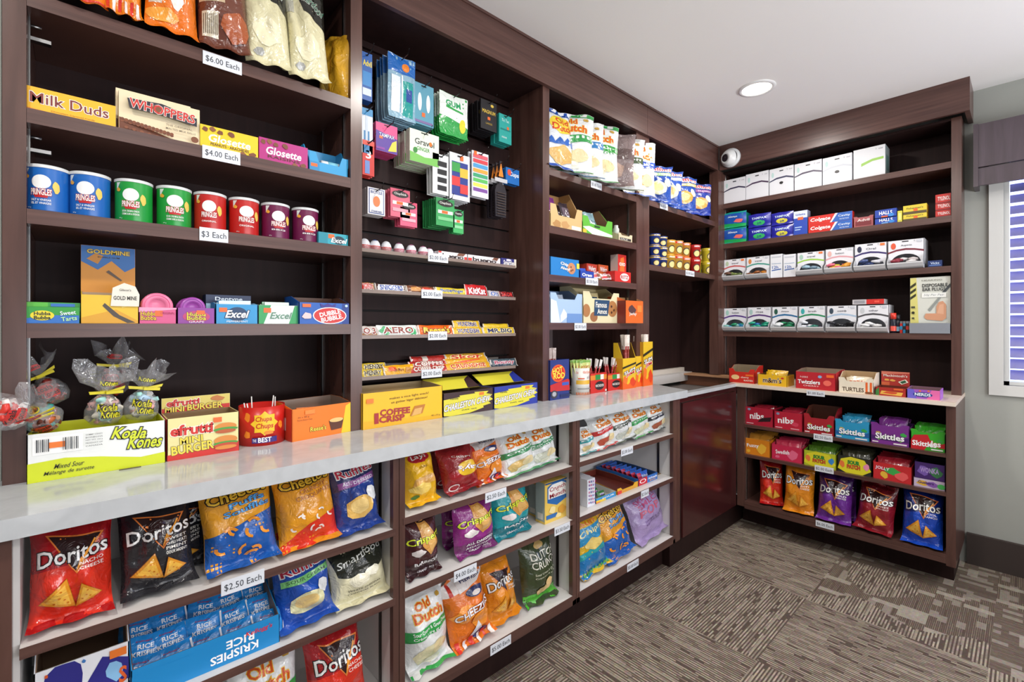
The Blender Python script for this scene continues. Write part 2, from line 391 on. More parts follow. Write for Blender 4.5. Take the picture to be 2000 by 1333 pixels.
# --- corner bay D
D = tag(empty('shelving_unit', (2.414, YL, ZC)), 'corner shelving bay with chips and stacked cups over the drink well', 'shelving unit')
part('side_panel', (2.4135, YL, ZC, 2.482, YB, TOP), W_POST, D); part('back_panel', (2.482, YB, .9, 3.44, YB + .012, TOP), W_BACK, D)
part('corner_post', (3.35, 1.485, ZC, 3.43, 1.55, 2.4065), W_POST, D)
part('top_panel', (2.4825, YL, TOP - .012, 3.4295, YB, TOP), W_BACK, D); part('back_cover', (3.425, 1.55, ZC, 3.4295, YB, TOP - .012), W_BACK, D)
shelf(D, 2.4825, 3.3495, YL, YB, 2.044, .033, W_SHELF, lab=[('$6.00 Each', 1289, 1304, 403, 404)])
shelf(D, 2.4825, 3.3495, YL, YB, 1.662, .034, W_SHELF, lab=[('$3.00 Each', 1339, 1356, 534, 535)])
mb = MB()   # lowered well of the corner counter with pale ledges
mb.box(2.56, 1.78, ZC - .03, 3.43, YB - .001, ZC + .03, mat('#cdc3b8')); mb.box(2.56, 1.72, ZC - .06, 3.43, 1.78, ZC, mat('#cfcac6'))
mb.box(2.54, 1.30, ZC - .10, 3.43, 1.78, ZC - .09, mat('#6c6460', 'matte'))
mb.box(3.36, 1.30, ZC - .09, 3.42, 1.78, ZC - .01, mat('#8b5a43')); mb.box(3.30, 1.30, ZC - .015, 3.43, 1.78, ZC - .004, mat('#b98a66'))
mb.build('corner_well', D); rel(D)
# --- upper far unit
E_ = tag(empty('shelving_unit', (XR, .235, ZC2)), 'tall dark wood shelving unit on the far wall beside the window', 'shelving unit')
part('side_panel', (XR, .235, ZC2, 3.598, .275, 2.407), W_POST, E_); part('side_panel', (XR + .001, 1.486, ZC2, XB, 1.53, 2.407), W_POST, E_)
part('back_panel', (XB, .24, ZC2, XB + .012, 1.484, TOP), W_BACK, E_)
part('top_panel', (XR + .001, .2755, 2.395, XB, 1.4855, 2.407), W_BACK, E_)
for zt in (2.178, 1.889, 1.62, 1.257): shelf(E_, XR, XB - .0005, .2755, 1.4855, zt, .034, W_SHELF, 'R')
standards(E_, [(1.4855, -1)], 'R', XR + .04, ZC2 + .02, 2.4, mat('#c9c9c9', 'metal')); rel(E_)
# --- header fascias
mb = MB(); mb.box(-.4, 1.49, 2.407, 2.43, 1.509, CEIL - .0005, W_SHELF); mb.box(-.4, 1.485, CEIL - .012, 2.43, 1.49, CEIL - .0005, W_SHELF)
tag(mb.build('header_fascia'), 'long dark wood fascia under the ceiling above the left bays', 'fascia board')
mb = MB(); mb.box(2.4315, 1.49, 2.407, 3.363, 1.509, CEIL - .0005, W_SHELF); mb.box(2.4315, 1.485, CEIL - .012, 3.363, 1.49, CEIL - .0005, W_SHELF)
tag(mb.build('header_fascia'), 'short dark wood fascia above the corner bay, after the joint', 'fascia board')
mb = MB(); mb.box(3.364, .2, 2.407, 3.384, 1.484, CEIL - .0005, W_SHELF); mb.box(3.384, .2, 2.407, 3.599, .22, CEIL - .0005, W_SHELF)
tag(mb.build('header_fascia'), 'dark wood fascia running along the top of the far unit', 'fascia board')
# --- lower units
FB = .15
def lower(label, x0, x1, shelves, posts, backx0, cat='base cabinet'):
    o = tag(empty('base_cabinet', (x0, YF, 0)), label, cat)
    for (a, b) in posts: part('front_post', (a, YF, FB, b, YF + .02, .909), W_POST, o)
    part('side_panel', (x0, YF + .0205, FB, x0 + .012, YFB, .909), W_WHITE, o); part('side_panel', (x1 - .012, YF + .0205, FB, x1, YFB, .909), W_WHITE, o)
    part('back_panel', (x0 + .012, YFB - .012, FB, x1 - .012, YFB, .909), W_WHITE, o)
    for (z, lab) in shelves: shelf(o, x0 + .0125, x1 - .0125, YF, YFB - .0125, z, .018, W_WHITE, edge=W_SHELF, lab=lab)
    part('bottom_rail', (x0, YF, FB, x1, YF + .019, .1705), W_SHELF, o)
    part('shelf_standard', (x1 - .0165, YF + .085, FB + .04, x1 - .0125, YF + .097, .9), mat('#4b4643', 'metal'), o)
    rel(o); return o
lower('lower cabinet bay nearest the camera, white inside with large chip bags', -.095, .699, [(.70, [('$2.50 Each', 433, 517, 1137, 1138)]), (.495, ()), (.19, ())], [(-.30, -.092), (.68, .6985)], 0)
lower('middle lower cabinet bay, white inside, holding bags and popcorn boxes', .7, 1.514, [(.723, [('$2.50 Each', 948, 989, 967, 968)]), (.502, [('$4.00 Each', 887, 931, 1118, 1119), ('$3.50 Each', 1083, 1113, 1033, 1034)]), (.19, [('$5.00 Each', 958, 998, 1260, 1261)])], [(.7005, .719), (1.491, 1.5135)], 0)
lower('third lower cabinet bay, white inside, beside the corner door panel', 1.515, 2.325, [(.73, [('$2.00 Each', 1213, 1236, 881, 882)]), (.500, [('$2 Each', 1252, 1267, 964, 965)]), (.19, [('$5.00 Each', 1225, 1247, 1104, 1105)])], [(1.5155, 1.537), (2.305, 2.345)], 0)
cd = tag(empty('base_cabinet', (2.346, YF, 0)), 'blank reddish brown corner cabinet panel between the two shelf runs', 'base cabinet')
mb = MB(); mb.box(2.346, YF, FB, 2.376, YF + .02, .905, W_POST); mb.box(2.395, YF - .006, FB + .005, 3.085, YF + .014, .880, W_DOOR); mb.box(2.376, YF + .004, FB, 2.395, YF + .02, .905, W_BACK); mb.box(2.376, YF, .885, 3.109, YF + .02, .909, W_DOOR); mb.box(3.085, YF + .002, FB, 3.10, YF + .02, .885, W_POST)
kid(cd, mb.build('door_panel')); rel(cd)
mb = MB(); mb.box(-.30, 1.344, 0, 3.282, 1.36, FB, W_BACK); mb.box(2.34, 1.30, 0, 3.3, 1.344, FB, W_BACK)
tag(mb.build('toe_kick'), 'dark brown plinth board along the carpet under the left cabinets', 'plinth')
mb = MB(); mb.box(3.282, .2685, 0, 3.30, 1.29, FB - .001, W_BACK)
tag(mb.build('toe_kick'), 'dark brown plinth board under the far cabinet by the window', 'plinth')
G = tag(empty('base_cabinet', (XF, .233, 0)), 'far lower cabinet with boxed sweets and large chip bags under the counter', 'base cabinet')
part('side_panel', (XF, .233, FB - .02, XFB - .001, .268, .908), W_POST, G); part('side_panel', (XF, 1.214, FB, XFB - .001, 1.258, .908), W_POST, G)
part('back_panel', (XFB - .014, .2685, FB, XFB - .001, 1.2135, .908), W_BACK, G)
shelf(G, XF, XFB - .0145, .2685, 1.2135, .674, .018, W_SHELF, 'R', lab=[('$2.50 Each', 1589, 1626, 855, 856)])
shelf(G, XF, XFB - .0145, .2685, 1.2135, .485, .018, W_SHELF, 'R', lab=[('$2.00 Each', 1591, 1628, 917, 918)])
shelf(G, XF, XFB - .0145, .2685, 1.2135, .185, .018, W_SHELF, 'R', lab=[('$6.00 Each', 1593, 1629, 1026, 1027)])
part('bottom_rail', (XF, .2685, FB - .01, XF + .019, 1.2135, .166), W_SHELF, G)
standards(G, [(1.2135, -1)], 'R', XF + .03, FB + .04, .9, mat('#bdbdbd', 'metal')); rel(G)
# --- counters
xe = at(1343, 768, y=1.243)[0]; xe2 = 2.50
mb = MB(); mb.prism([(-.36, 1.243), (xe, 1.243), (xe2 + .03, 1.50), (xe2, YB - .001), (-.124, YB - .001), (-.124, 1.559), (-.36, 1.559)], .911, ZC, 'z', QUARTZ)
tag(mb.build('countertop'), 'long glossy white stone counter over the left lower cabinets', 'countertop')
mb = MB(); mb.box(xe + .004, 1.255, ZC2 - .02, 3.089, 1.30, ZC2, QUARTZ)
tag(mb.build('countertop'), 'narrow white counter strip bridging the corner above the blank panel', 'countertop')
mb = MB(); mb.box(3.09, .233, ZC2 - .02, 3.60, 1.30, ZC2, W_EDGE); mb.box(3.60, .276, ZC2 - .02, XB, 1.30, ZC2 - .0005, W_EDGE); mb.box(3.088, .233, ZC2 - .0185, 3.09, 1.255, ZC2 - .002, mat('#e2d6c8'))
fc = tag(mb.build('countertop'), 'beige speckled laminate counter of the far cabinet with box displays', 'countertop')
price(fc, '$1.00 Each', at(1593, 769, x=3.086) , 'R', .09, .03)
# --- lamps in the ceiling
for i, (lx, ly) in enumerate(LAMPS):
    mb = MB(); mb.lathe([(.092, CEIL - .0005), (.090, CEIL - .006), (.074, CEIL - .008), (.070, CEIL - .002)], mat('#eeeeec', 'plastic'), 32, (lx, ly))
    r = mb.build('trim_ring'); e = empty('recessed_downlight', (0, 0, 0))
    tag(e, 'round recessed ceiling light over the corner, switched on' if i == 0 else 'round recessed ceiling light outside the picture, switched on', 'ceiling light', 'further ceiling lights' if i else None)
    r.parent = e
    mb = MB(); mb.lathe([(.070, CEIL - .004), (.0, CEIL - .004)], emis('lamp_lens', '#fff6ea', 9), 32, (lx, ly)); mb.build('lens', e)
# --- security camera
sc_c = at(1428, 309, x=3.364)
e = tag(empty('security_camera', sc_c, -math.pi / 2), 'white turret security camera mounted on the far fascia near the corner', 'security camera')
mb = MB(); mb.lathe([(.0, 0), (.066, 0), (.066, .012), (.060, .022), (.05, .024)], mat('#d9dcdd', 'plastic'), 32); o = mb.build('mount_ring', e); o.rotation_euler = (math.pi / 2, 0, 0)
mb = MB(); mb.lathe([(.058, .015), (.054, .035), (.040, .053), (.026, .060), (.026, .057), (0, .057)], mat('#e6e8e8', 'plastic'), 32); o = mb.build('camera_head', e); o.rotation_euler = (math.pi / 2 + .12, 0, -.35)
m2 = MB(); m2.lathe([(.0255, .0575), (.022, .063), (.019, .061), (.012, .062), (.008, .066), (0, .067)], mat('#241c24', 'plastic'), 24); q = m2.build('lens', o)
# ================================================================ goods: builders
def hp(side, c, px, py):                       # point on the plane y=c (left run) or x=c (far unit)
    return at(px, py, **({'y': c} if side == 'L' else {'x': c}))
def span(side, c, z, xl, xr, yt=None, ym=None):
    a = hp(side, c, xl, 600); b = hp(side, c, xr, 600); m = hp(side, c, (xl + xr) / 2 if ym is None else ym, yt or 600)
    if side == 'L': return Vector(((a.x + b.x) / 2, c, z)), b.x - a.x, m.z - z
    return Vector((c, (a.y + b.y) / 2, z)), a.y - b.y, m.z - z
RZ = {'L': 0.0, 'R': -math.pi / 2}
def setp(o, side, loc, yaw=0, tilt=0, roll=0):
    o.location = loc; o.rotation_euler = (math.radians(-tilt), math.radians(roll), RZ[side] + math.radians(yaw)); return o
def face(w, h, d, f):
    if f == 'F': return (lambda x, z, o: (x - w / 2, -o, z)), w, h
    if f == 'R': return (lambda x, z, o: (w / 2 + o, x, z)), d, h
    if f == 'L': return (lambda x, z, o: (-w / 2 - o, d - x, z)), d, h
    if f == 'T': return (lambda x, z, o: (x - w / 2, z, h + o)), w, d
def carton_mesh(w, h, d, col, g=(), gl=None, gr=None, gt=None, side=None, top=None):
    mb = MB(); mb.box(-w / 2, 0, 0, w / 2, d, h, mat(col))
    if side: graphics(mb, [('r', 0, 0, 1, 1, side)], *face(w, h, d, 'L')); graphics(mb, [('r', 0, 0, 1, 1, side)], *face(w, h, d, 'R'))
    if top: graphics(mb, [('r', 0, 0, 1, 1, top)], *face(w, h, d, 'T'))
    graphics(mb, g, *face(w, h, d, 'F'))
    if gl: graphics(mb, gl, *face(w, h, d, 'L'), eps=.0007)
    if gr: graphics(mb, gr, *face(w, h, d, 'R'), eps=.0007)
    if gt: graphics(mb, gt, *face(w, h, d, 'T'), eps=.0007)
    return mb
def tray_mesh(w, h, d, col, g=(), hf=None, inner='#b59a7c', gl=None, gr=None, notch=0, hs=None, t=.0018):
    """open display tray: front height hf, sides and back h"""
    hf = h if hf is None else hf; mb = MB(); I = mat(inner); Cc_ = mat(col)
    mb.box(-w / 2 + t, t, 0, w / 2 - t, d - t, t, I)
    mb.box(-w / 2 + t, d - 2 * t, t, w / 2 - t, d - t, h, I)                       # back liner
    mb.box(-w / 2, d - t, 0, w / 2, d, h, Cc_)
    hs = hs or h
    for s in (-1, 1):
        a, b = (-w / 2, -w / 2 + t) if s < 0 else (w / 2 - t, w / 2); m0, m1 = (-w / 2 + t, -w / 2 + 2 * t) if s < 0 else (w / 2 - 2 * t, w / 2 - t)
        pr = [(0, 0), (d - t, 0), (d - t, h), (d * .55, hs), (0, hf)] if hs != h or hf != h else [(0, 0), (d - t, 0), (d - t, h), (0, h)]
        mb.prism(pr, a, b, 'x', Cc_); mb.prism([(p[0] if p[0] > 0 else 2 * t, max(p[1], t)) for p in pr], m0, m1, 'x', I)
    if notch:                                                                      # raised front corners
        nw = w * .16
        mb.prism([(-w / 2, 0), (w / 2, 0), (w / 2, hf + notch), (w / 2 - nw, hf + notch), (w / 2 - nw * 1.5, hf), (-w / 2 + nw * 1.5, hf), (-w / 2 + nw, hf + notch), (-w / 2, hf + notch)], 0, t, 'y', Cc_)
    else: mb.box(-w / 2, 0, 0, w / 2, t, hf, Cc_)
    mb.box(-w / 2 + t, t, t, w / 2 - t, 2 * t, hf, I)
    graphics(mb, g, (lambda x, z, o: (x - w / 2, -o, z)), w, hf)
    if gl: graphics(mb, gl, *face(w, min(hf, hs), d, 'L'))
    if gr: graphics(mb, gr, *face(w, min(hf, hs), d, 'R'))
    return mb
def box(side, c, z, xl, xr, yt, d, col, g, name, label, cat, group=None, yaw=0, ym=None, kids=(), dx=0, **k):
    loc, w, h = span(side, c, z, xl, xr, yt, ym)
    o = carton_mesh(w, h, d, col, g, **k).build(name); setp(o, side, loc, yaw); tag(o, label, cat, group); return o
def tray(side, c, z, xl, xr, yt, d, col, g, name, label, cat, hf=None, group=None, yaw=0, ym=None, head=None, **k):
    """yt = top of the front; h (k) = height of the back as multiple of the front"""
    loc, w, h = span(side, c, z, xl, xr, yt, ym); hb = k.pop('hb', 1.0) * h
    o = tray_mesh(w, hb, d, col, g, hf=h, **k).build(name); setp(o, side, loc, yaw); tag(o, label, cat, group)
    if head:                                    # header card standing at the back: (height factor, colour, graphics, width factor)
        hh, hc, hg, wf = head; mb = MB(); H2 = hh * h; W2 = w * wf; zb = hb * .97
        mb.box(-W2 / 2, d - .0001, zb, W2 / 2, d + .0015, zb + H2, mat(hc))
        graphics(mb, hg, lambda x, zz, o_: (x - W2 / 2, d - .0001 - o_, zb + zz), W2, H2); mb.build('header_card', o)
    return o, w, h, loc
# ---- pillow bags
def bag_surf(w, h, T, seed, pinch=.05, sag=.0):
    r = random.Random(seed); ph = [r.uniform(0, 6.28) for _ in range(8)]; fr = [r.uniform(2.2, 5) for _ in range(8)]; am = [r.uniform(.5, 1) for _ in range(8)]
    cr = []
    for _ in range(6): th = r.uniform(0, math.pi); cr.append((math.cos(th), math.sin(th), r.uniform(-.8, .8), r.uniform(.05, .15)))
    def prof(u, v):
        s = math.sin(math.pi * min(max((v - .045) / .91, 0), 1)); e = max(0, 1 - abs(u) ** 2.6)
        b = (s ** .55) * (e ** .62) * (1 + sag * (.5 - v))
        n = .0
        for i in range(4): n += am[i] * math.sin(fr[i] * u * 1.7 + ph[i] + 3.1 * v * (i + 1) * .8) * .045
        n += .10 * math.sin(9 * u + ph[5] + 2 * math.sin(3 * v + ph[6])) * ((1 - s) ** 1.5) * (1 if .03 < v < .97 else .25) + .05 * math.sin(13 * u + ph[7]) * (1 - s)
        n += .05 * am[5] * math.sin(5.5 * (u * .8 + v * 2.2) + ph[4]) * s
        for (ca, cb_, cc, cd) in cr: n -= cd * math.exp(-((u * ca + (2 * v - 1) * cb_ - cc) / .13) ** 2)
        return T * (b + n * (.35 + .65 * s) * max(0, 1 - abs(u) ** 6))
    def hw(v):
        s = max(0, math.sin(math.pi * v)); return w / 2 * (1.02 - pinch * 1.5 * s ** .6 + .012 * math.sin(11 * v + ph[0]))
    def edge(u, v): return T * .16 * math.sin(7 * u + ph[2]) * ((1 - min(1, v / .12)) + (1 - min(1, (1 - v) / .12)))
    def S(x, z, o, back=False):
        u = 2 * x / w - 1; v = z / h
        fl = T * .6 * max(0, 1 - v / .09) ** 1.3
        y = edge(u, v) - fl + (prof(u, v) * .62 + o if back else -prof(u, v) - o)
        zz = z + (0.012 * h * math.sin(4 * u + ph[1])) * (v if v > .5 else 0)
        return (u * hw(v), y, zz)
    return S
NU, NV = 18, 24
def bag_mesh(w, h, T, col, g, seed=1, back=None, fin='foil', NU=NU, NV=NV, pinch=.05, seal=None, eps=.0007):
    S = bag_surf(w, h, T, seed, pinch); mb = MB()
    for bk in (False, True):
        vs = [S(w * i / NU, h * j / NV, 0, bk) for j in range(NV + 1) for i in range(NU + 1)]
        fs = []
        for j in range(NV):
            for i in range(NU):
                a = j * (NU + 1) + i; q = (a, a + 1, a + NU + 2, a + NU + 1); fs.append(q if not bk else q[::-1])
        mb.add(vs, fs, mat(back or col, fin) if bk else mat(col, fin), True)
    gx = [i / NU for i in range(1, NU)]; gy = [j / NV for j in range(1, NV)]
    graphics(mb, g, S, w, h, fin, gx, gy, True, eps)
    return mb
SEED = [11]
def bag(side, c, z, xl, xr, yt, D, label, cat='chip bag', name='chip_bag', lean=12, yaw=0, roll=0, T=.045, group=None, ym=None, fin='foil', hmul=1, pinch=.05):
    loc, w, h = span(side, c, z, xl, xr, yt, ym)
    for _ in range(3):
        cc = c + math.sin(math.radians(lean)) * h; h2 = (span(side, cc, z, xl, xr, yt, ym)[2]) / math.cos(math.radians(lean)); h = h2
    h *= hmul; SEED[0] += 1
    col, g, back = D; T *= 1.25
    o = bag_mesh(w, h, T, col, g, SEED[0], back, fin, pinch=pinch).build(name); setp(o, side, loc, yaw, lean, roll)
    o.location += Vector((0, .012, 0)) if side == 'L' else Vector((.012, 0, 0)); o.location.z += .004 + abs(math.sin(math.radians(roll))) * w / 2 ; return tag(o, label, cat, group)
# ---- designs (colour, graphics, back colour)
def blob(cx, cy, rx, ry, col, n=9, seed=0, jag=.22):
    r = random.Random(seed); return ('p', [(cx + rx * (1 + r.uniform(-jag, jag)) * math.cos(2 * math.pi * i / n), cy + ry * (1 + r.uniform(-jag, jag)) * math.sin(2 * math.pi * i / n)) for i in range(n)], col)
def nacho(cx, cy, s, rot, asp=1.0, c='#e0962a', c2='#f0b94a'):
    def tri(k): return [(cx + k * s * math.cos(math.radians(rot + a)), cy + k * s * asp * math.sin(math.radians(rot + a))) for a in (90, 205, 335)]
    return [('p', tri(1.05), '#a85f14'), ('p', tri(1), c), ('p', tri(.72), c2)] + [blob(cx + dx * s, cy + dy * s * asp, s * .07, s * .05 * asp, '#d0771c', 6, int(rot) + q) for q, (dx, dy) in enumerate(((.05, .35), (-.28, -.22), (.22, -.12), (-.02, .02), (.38, -.32)))]
def D_tortilla(bg, dark, txt2=(), bot=None, chips=((.36, .25, .25, -18), (.68, .22, .19, 20)), back=None):
    g = [('p', [(.0, .52), (1, .60), (1, 1), (0, 1)], dark)] if dark else []
    if bot: g.append(('p', [(0, 0), (1, 0), (1, .16), (0, .22)], bot))
    g += [('p', [(.18, .86), (.90, .80), (.56, .45)], '#e8813a'), ('p', [(.22, .842), (.86, .79), (.555, .475)], '#2a1416'),
          ('t', 'Doritos', .52, .655, .86, .145, '#f3f1ee', {'o': '#1c1012', 'oo': .06, 'b': .03, 'rot': 4, 'sh': .05}),
          ('p', [(.60, .60), (.80, .74), (.78, .755), (.545, .47)], '#f5a33c')]
    for (a, b, c_, r_) in chips: g += nacho(a, b, c_, r_, .72)
    for i, t_ in enumerate(txt2): g.append(('t', t_, .74, .555 - i * .05, .3, .032, '#f4efe6'))
    return (bg, g, back or bg)
def D_dutch(band, flavour=(), chip='#ddc489', top=None, white='#e9ebea', fc='#ffffff', txt='#d8571c'):
    g = []
    if top: g.append(('r', 0, .93, 1, 1, top))
    g += [('t', 'Old', .42, .84, .34, .095, txt, {'o': '#f6c431', 'b': .05}), ('t', 'Dutch', .5, .715, .66, .115, txt, {'o': '#f6c431', 'b': .05}),
         blob(.80, .88, .08, .03, '#caa042', 6, 3), ('p', [(0, .42), (1, .52), (1, .63), (0, .56)], band)]
    for i, t_ in enumerate(flavour): g.append(('t', t_, .5, .555 - i * .065, .8, .045, fc, {'rot': 5, 'b': .02}))
    g += [blob(.38, .2, .26, .13, chip, 11, 5), blob(.66, .27, .2, .1, '#ecd9a6', 10, 6), blob(.5, .12, .2, .06, '#f0ecd8', 10, 9), ('r', 0, 0, 1, .03, band)]
    return (white, g, '#d9dbd8')
def D_ridge(bg, band, btxt, chip='#e5b964', dark='#2a2f70', logo='#c8324a'):
    g = [('p', [(0, .60), (1, .72), (1, 1), (0, 1)], dark), ('t', 'Ruffles', .52, .86, .86, .12, '#ffffff', {'b': .09, 'rot': 5}), ('t', 'Ruffles', .52, .865, .84, .11, logo, {'b': .03, 'rot': 5, 'o': '#ffffff', 'oo': .06}),
         ('p', [(.08, .63), (.95, .70), (.95, .79), (.08, .72)], band), ('t', btxt, .52, .712, .72, .045, '#f5f3ff' if band != '#7cc576' else '#1d4a2a', {'rot': 3}),
         blob(.48, .34, .32, .18, chip, 14, 7, .12), blob(.46, .36, .22, .11, '#f0cf86', 12, 8, .1), blob(.8, .5, .12, .1, '#eef0f2', 9, 4)]
    return (bg, g, bg)
def D_puff(top='#e7a02a', bot='#1e5cae', sub=('Puffs', 'Soufflés'), crunchy=False):
    g = [('p', [(0, 0), (1, 0), (1, .60), (0, .42)] if not crunchy else [(0, 0), (1, 0), (1, .40), (.45, .30), (0, .08)], bot),
         ('t', 'Cheetos', .5, .875, .84, .125, '#f7c53a', {'o': '#241a16', 'oo': .09, 'b': .05, 'rot': 5, 'sh': .1})]
    for i, s_ in enumerate(sub): g.append(('t', s_, .60, .755 - i * .085, .5 if i == 0 else .66, .065, '#58a9e8' if not crunchy else '#b3541b', {'o': '#1b2f6b' if not crunchy else '#f6d77c', 'oo': .05, 'b': .03, 'rot': 5}))
    r = random.Random(5)
    for i in range(9):
        x = r.uniform(.2, .9); y = r.uniform(.08, .5) if not crunchy else r.uniform(.15, .45); a = r.uniform(0, 3.14); L_ = .12 if not crunchy else .08; t_ = .035
        pts = [(x + L_ * math.cos(a + q) * (1 if k < 5 else .62), y + L_ * .7 * math.sin(a + q) * (1 if k < 5 else .62)) for k, q in enumerate([0, .5, 1, 1.5, 2, 2, 1.5, 1, .5, 0])]
        g.append(('p', pts, '#f39a2b' if not crunchy else '#f2e7de'))
    return (top, g, bot if not crunchy else top)
def D_crisp(bg, dark, name2, lite='#e3c268'):
    g = [('p', [(0, 0), (1, 0), (1, .3), (0, .24)], dark), ('r', 0, .94, 1, 1, dark), ('p', [(.38, .95), (.62, .97), (.92, .5), (.62, .36), (.40, .56)], '#d99a4a'), ('p', [(.44, .9), (.6, .92), (.84, .52), (.62, .42)], '#e8b467'),
         ('t', 'Crispers', .5, .66, .92, .15, '#e6ef3c', {'o': '#27301a', 'oo': .05, 'b': .04, 'rot': 6, 'sh': .08}), blob(.3, .45, .16, .07, '#efe6e4', 9, 2)]
    for i, t_ in enumerate(name2): g.append(('t', t_, .55, .235 - i * .08, .7, .055, '#ffffff', {'b': .03}))
    g.append(('t', 'GRAND · BIG', .55, .07, .5, .04, '#ece7ea'))
    return (bg, g, dark)
def D_text(bg, items, back=None): return (bg, items, back or bg)
D_cheezie = ('#e8761e', [('r', 0, .8, .3, 1, '#e9e2de'), ('r', .1, .8, .18, 1, '#c8322b'), ('p', [(.3, .78), (1, .9), (1, 1), (.3, 1)], '#e3ddda'), ('t', "Hawkins", .66, .93, .5, .05, '#26305f', {'b': .03}), ('e', .66, .75, .24, .07, '#26305f'), ('e', .66, .73, .12, .035, '#f0e4da'),
    blob(.3, .5, .25, .12, '#f29a3a', 10, 1), blob(.7, .32, .25, .14, '#f0922e', 10, 2), ('t', 'CHEEZIES', .52, .50, .86, .10, '#f6f2f0', {'o': '#7c1f33', 'oo': .06, 'b': .05, 'rot': 6}),
    ('p', [(.35, .08), (.6, .3), (.72, .12)], '#dfe2ea'), ('e', .64, .1, .2, .05, '#2a2f6d')] + [('r', .04 + .16 * i, .0, .12 + .16 * i, .12, ('#d8392c', '#f0e9e4')[i % 2]) for i in range(6)], '#e8761e')
D_white = ('#e2dcb8', [('p', [(.1, .55), (.55, .42), (1, .62), (1, 1), (0, 1)], '#25281f'), ('t', 'Smartfood', .52, .83, .84, .12, '#eef0ea', {'rot': 10, 'sh': .3}), blob(.42, .42, .2, .11, '#f4efd4', 11, 4), blob(.66, .5, .14, .08, '#f7f3dd', 11, 5), ('t', 'WHITE CHEDDAR', .52, .26, .6, .035, '#3a3a2e'), ('t', 'CHEDDAR BLANC', .52, .2, .6, .03, '#3a3a2e')], '#d8d2ae')
# ---- small helpers for repeats
def place_copies(proto, poses, labels, group):
    out = []
    for i, (loc, rot) in enumerate(poses):
        o = proto if i == 0 else copy_tree(proto)
        o.location = loc; o.rotation_euler = rot
        tag(o, labels[i] if isinstance(labels, list) else labels, proto['category'], group); out.append(o)
    return out
def packets(root_tray, side, loc, w, h, d, z0, n, pm, name, label, cat, group, lean=18, rows=1, zj=.006, sc=1.0, yaw=0, y0=.022, fill=.86, top=1.16):
    """n soft packs standing one behind the other inside a tray"""
    proto = pm.build(name); tag(proto, label, cat, group); poses = []
    if z0 < h * .6 and lean < 60:                # stand on the tray floor and rise just above the front
        zs = [v[2] for v in pm.v]; mh = max(zs); z0 = .003; lean = min(lean, 20); k = max(.5, min(2.2, (h * top + .004) / (mh * math.cos(math.radians(lean))))); proto.scale = (1, 1, k)
    R_ = Matrix.Rotation(RZ[side] + math.radians(yaw), 4, 'Z')
    for r_ in range(rows):
        for i in range(n):
            x = (r_ - (rows - 1) / 2) * w * fill / rows + random.uniform(-1, 1) * .003; y = y0 + i * (d - y0 - .02) / max(n - 1, 1)
            p = Vector(loc) + (R_ @ Vector((x, y, z0 + random.uniform(0, zj)))); poses.append((p, (math.radians(-lean + random.uniform(-4, 4)), math.radians(random.uniform(-3, 3)), RZ[side] + math.radians(yaw))))
    return place_copies(proto, poses, label, group)
# ================================================================ goods: lower left cabinet, chips
Y1 = 1.305
NACHO_R = D_tortilla('#d8301c', '#a3121a', ('NACHO', 'CHEESE'), back='#b01418')
NACHO_K = D_tortilla('#2b2a2e', '#1e1b22', ('SWEET', 'CHILI HEAT!', 'PIMENT', 'DOUX ARDENT!'))
NACHO_O = D_tortilla('#e08a1c', None, ('ZESTY', 'CHEESE'))
NACHO_P = D_tortilla('#6a2c90', '#43205f', ('BOLD', 'BBQ'))
NACHO_M = D_tortilla('#8c1a26', '#5f1018', ('SWEET', 'CHILI HEAT!'))
NACHO_B = D_tortilla('#1646b4', '#0f2a78', ('COOL', 'RANCH'))
bag('L', Y1, .70, 52, 222, 1018, NACHO_R, 'bright red tortilla chip bag at the left end of the top lower shelf', lean=14, T=.05)
bag('L', Y1 + .01, .70, 236, 384, 985, NACHO_K, 'black tortilla chip bag between the red bag and the orange and blue puff bag', lean=14, roll=-2, T=.045)
bag('L', Y1 + .10, .70, 262, 405, 978, NACHO_K, 'second black tortilla chip bag, hidden behind the front black one', lean=8, T=.045)
bag('L', Y1, .70, 402, 545, 948, D_puff(), 'orange and blue cheese puff bag right of the black bag, over the price strip', lean=14, roll=-3, T=.048)
bag('L', Y1 + .11, .70, 420, 525, 945, D_puff(), 'orange and blue puff bag standing behind the front puff bag', lean=8, T=.04)
CHZ2 = D_puff('#e59a20', '#d9341f', ('CRUNCHY', 'CROQUANTS'), True)
bag('L', Y1, .70, 548, 664, 925, CHZ2, 'orange and red crunchy cheese snack bag, second from the right end of its shelf', lean=14, roll=-3, T=.045)
bag('L', Y1 + .10, .70, 540, 640, 920, CHZ2, 'orange and red cheese snack bag half hidden behind its twin', lean=8, T=.04)
bag('L', Y1, .70, 660, 746, 905, D_ridge('#23408f', '#8c4f94', 'ALL DRESSED', dark='#33386b'), 'blue and violet ridged potato chip bag at the right end beside the white panel', lean=13, roll=-3, T=.042)
bag('L', Y1 + .10, .70, 655, 720, 900, D_ridge('#20305f', '#8c4f94', 'ALL DRESSED', dark='#2a2440'), 'dark violet ridged chip bag behind the right-most bag', lean=8, T=.04)
# second shelf
bag('L', Y1, .495, 545, 655, 1090, D_ridge('#1f4fae', '#7cc576', 'SOUR CREAM', '#e0dcae', '#1d4a9e'), 'blue ridged chip bag with green band on the second lower shelf', lean=14, roll=-3, T=.045)
bag('L', Y1, .495, 652, 760, 1068, D_white, 'cream and black popcorn bag at the right end of the second shelf', 'popcorn bag', 'popcorn_bag', lean=14, roll=-3, T=.045)
bag('L', Y1 + .09, .495, 625, 725, 1075, D_white, 'cream popcorn bag peeking out behind the front popcorn bag', 'popcorn bag', 'popcorn_bag', lean=9, T=.04)
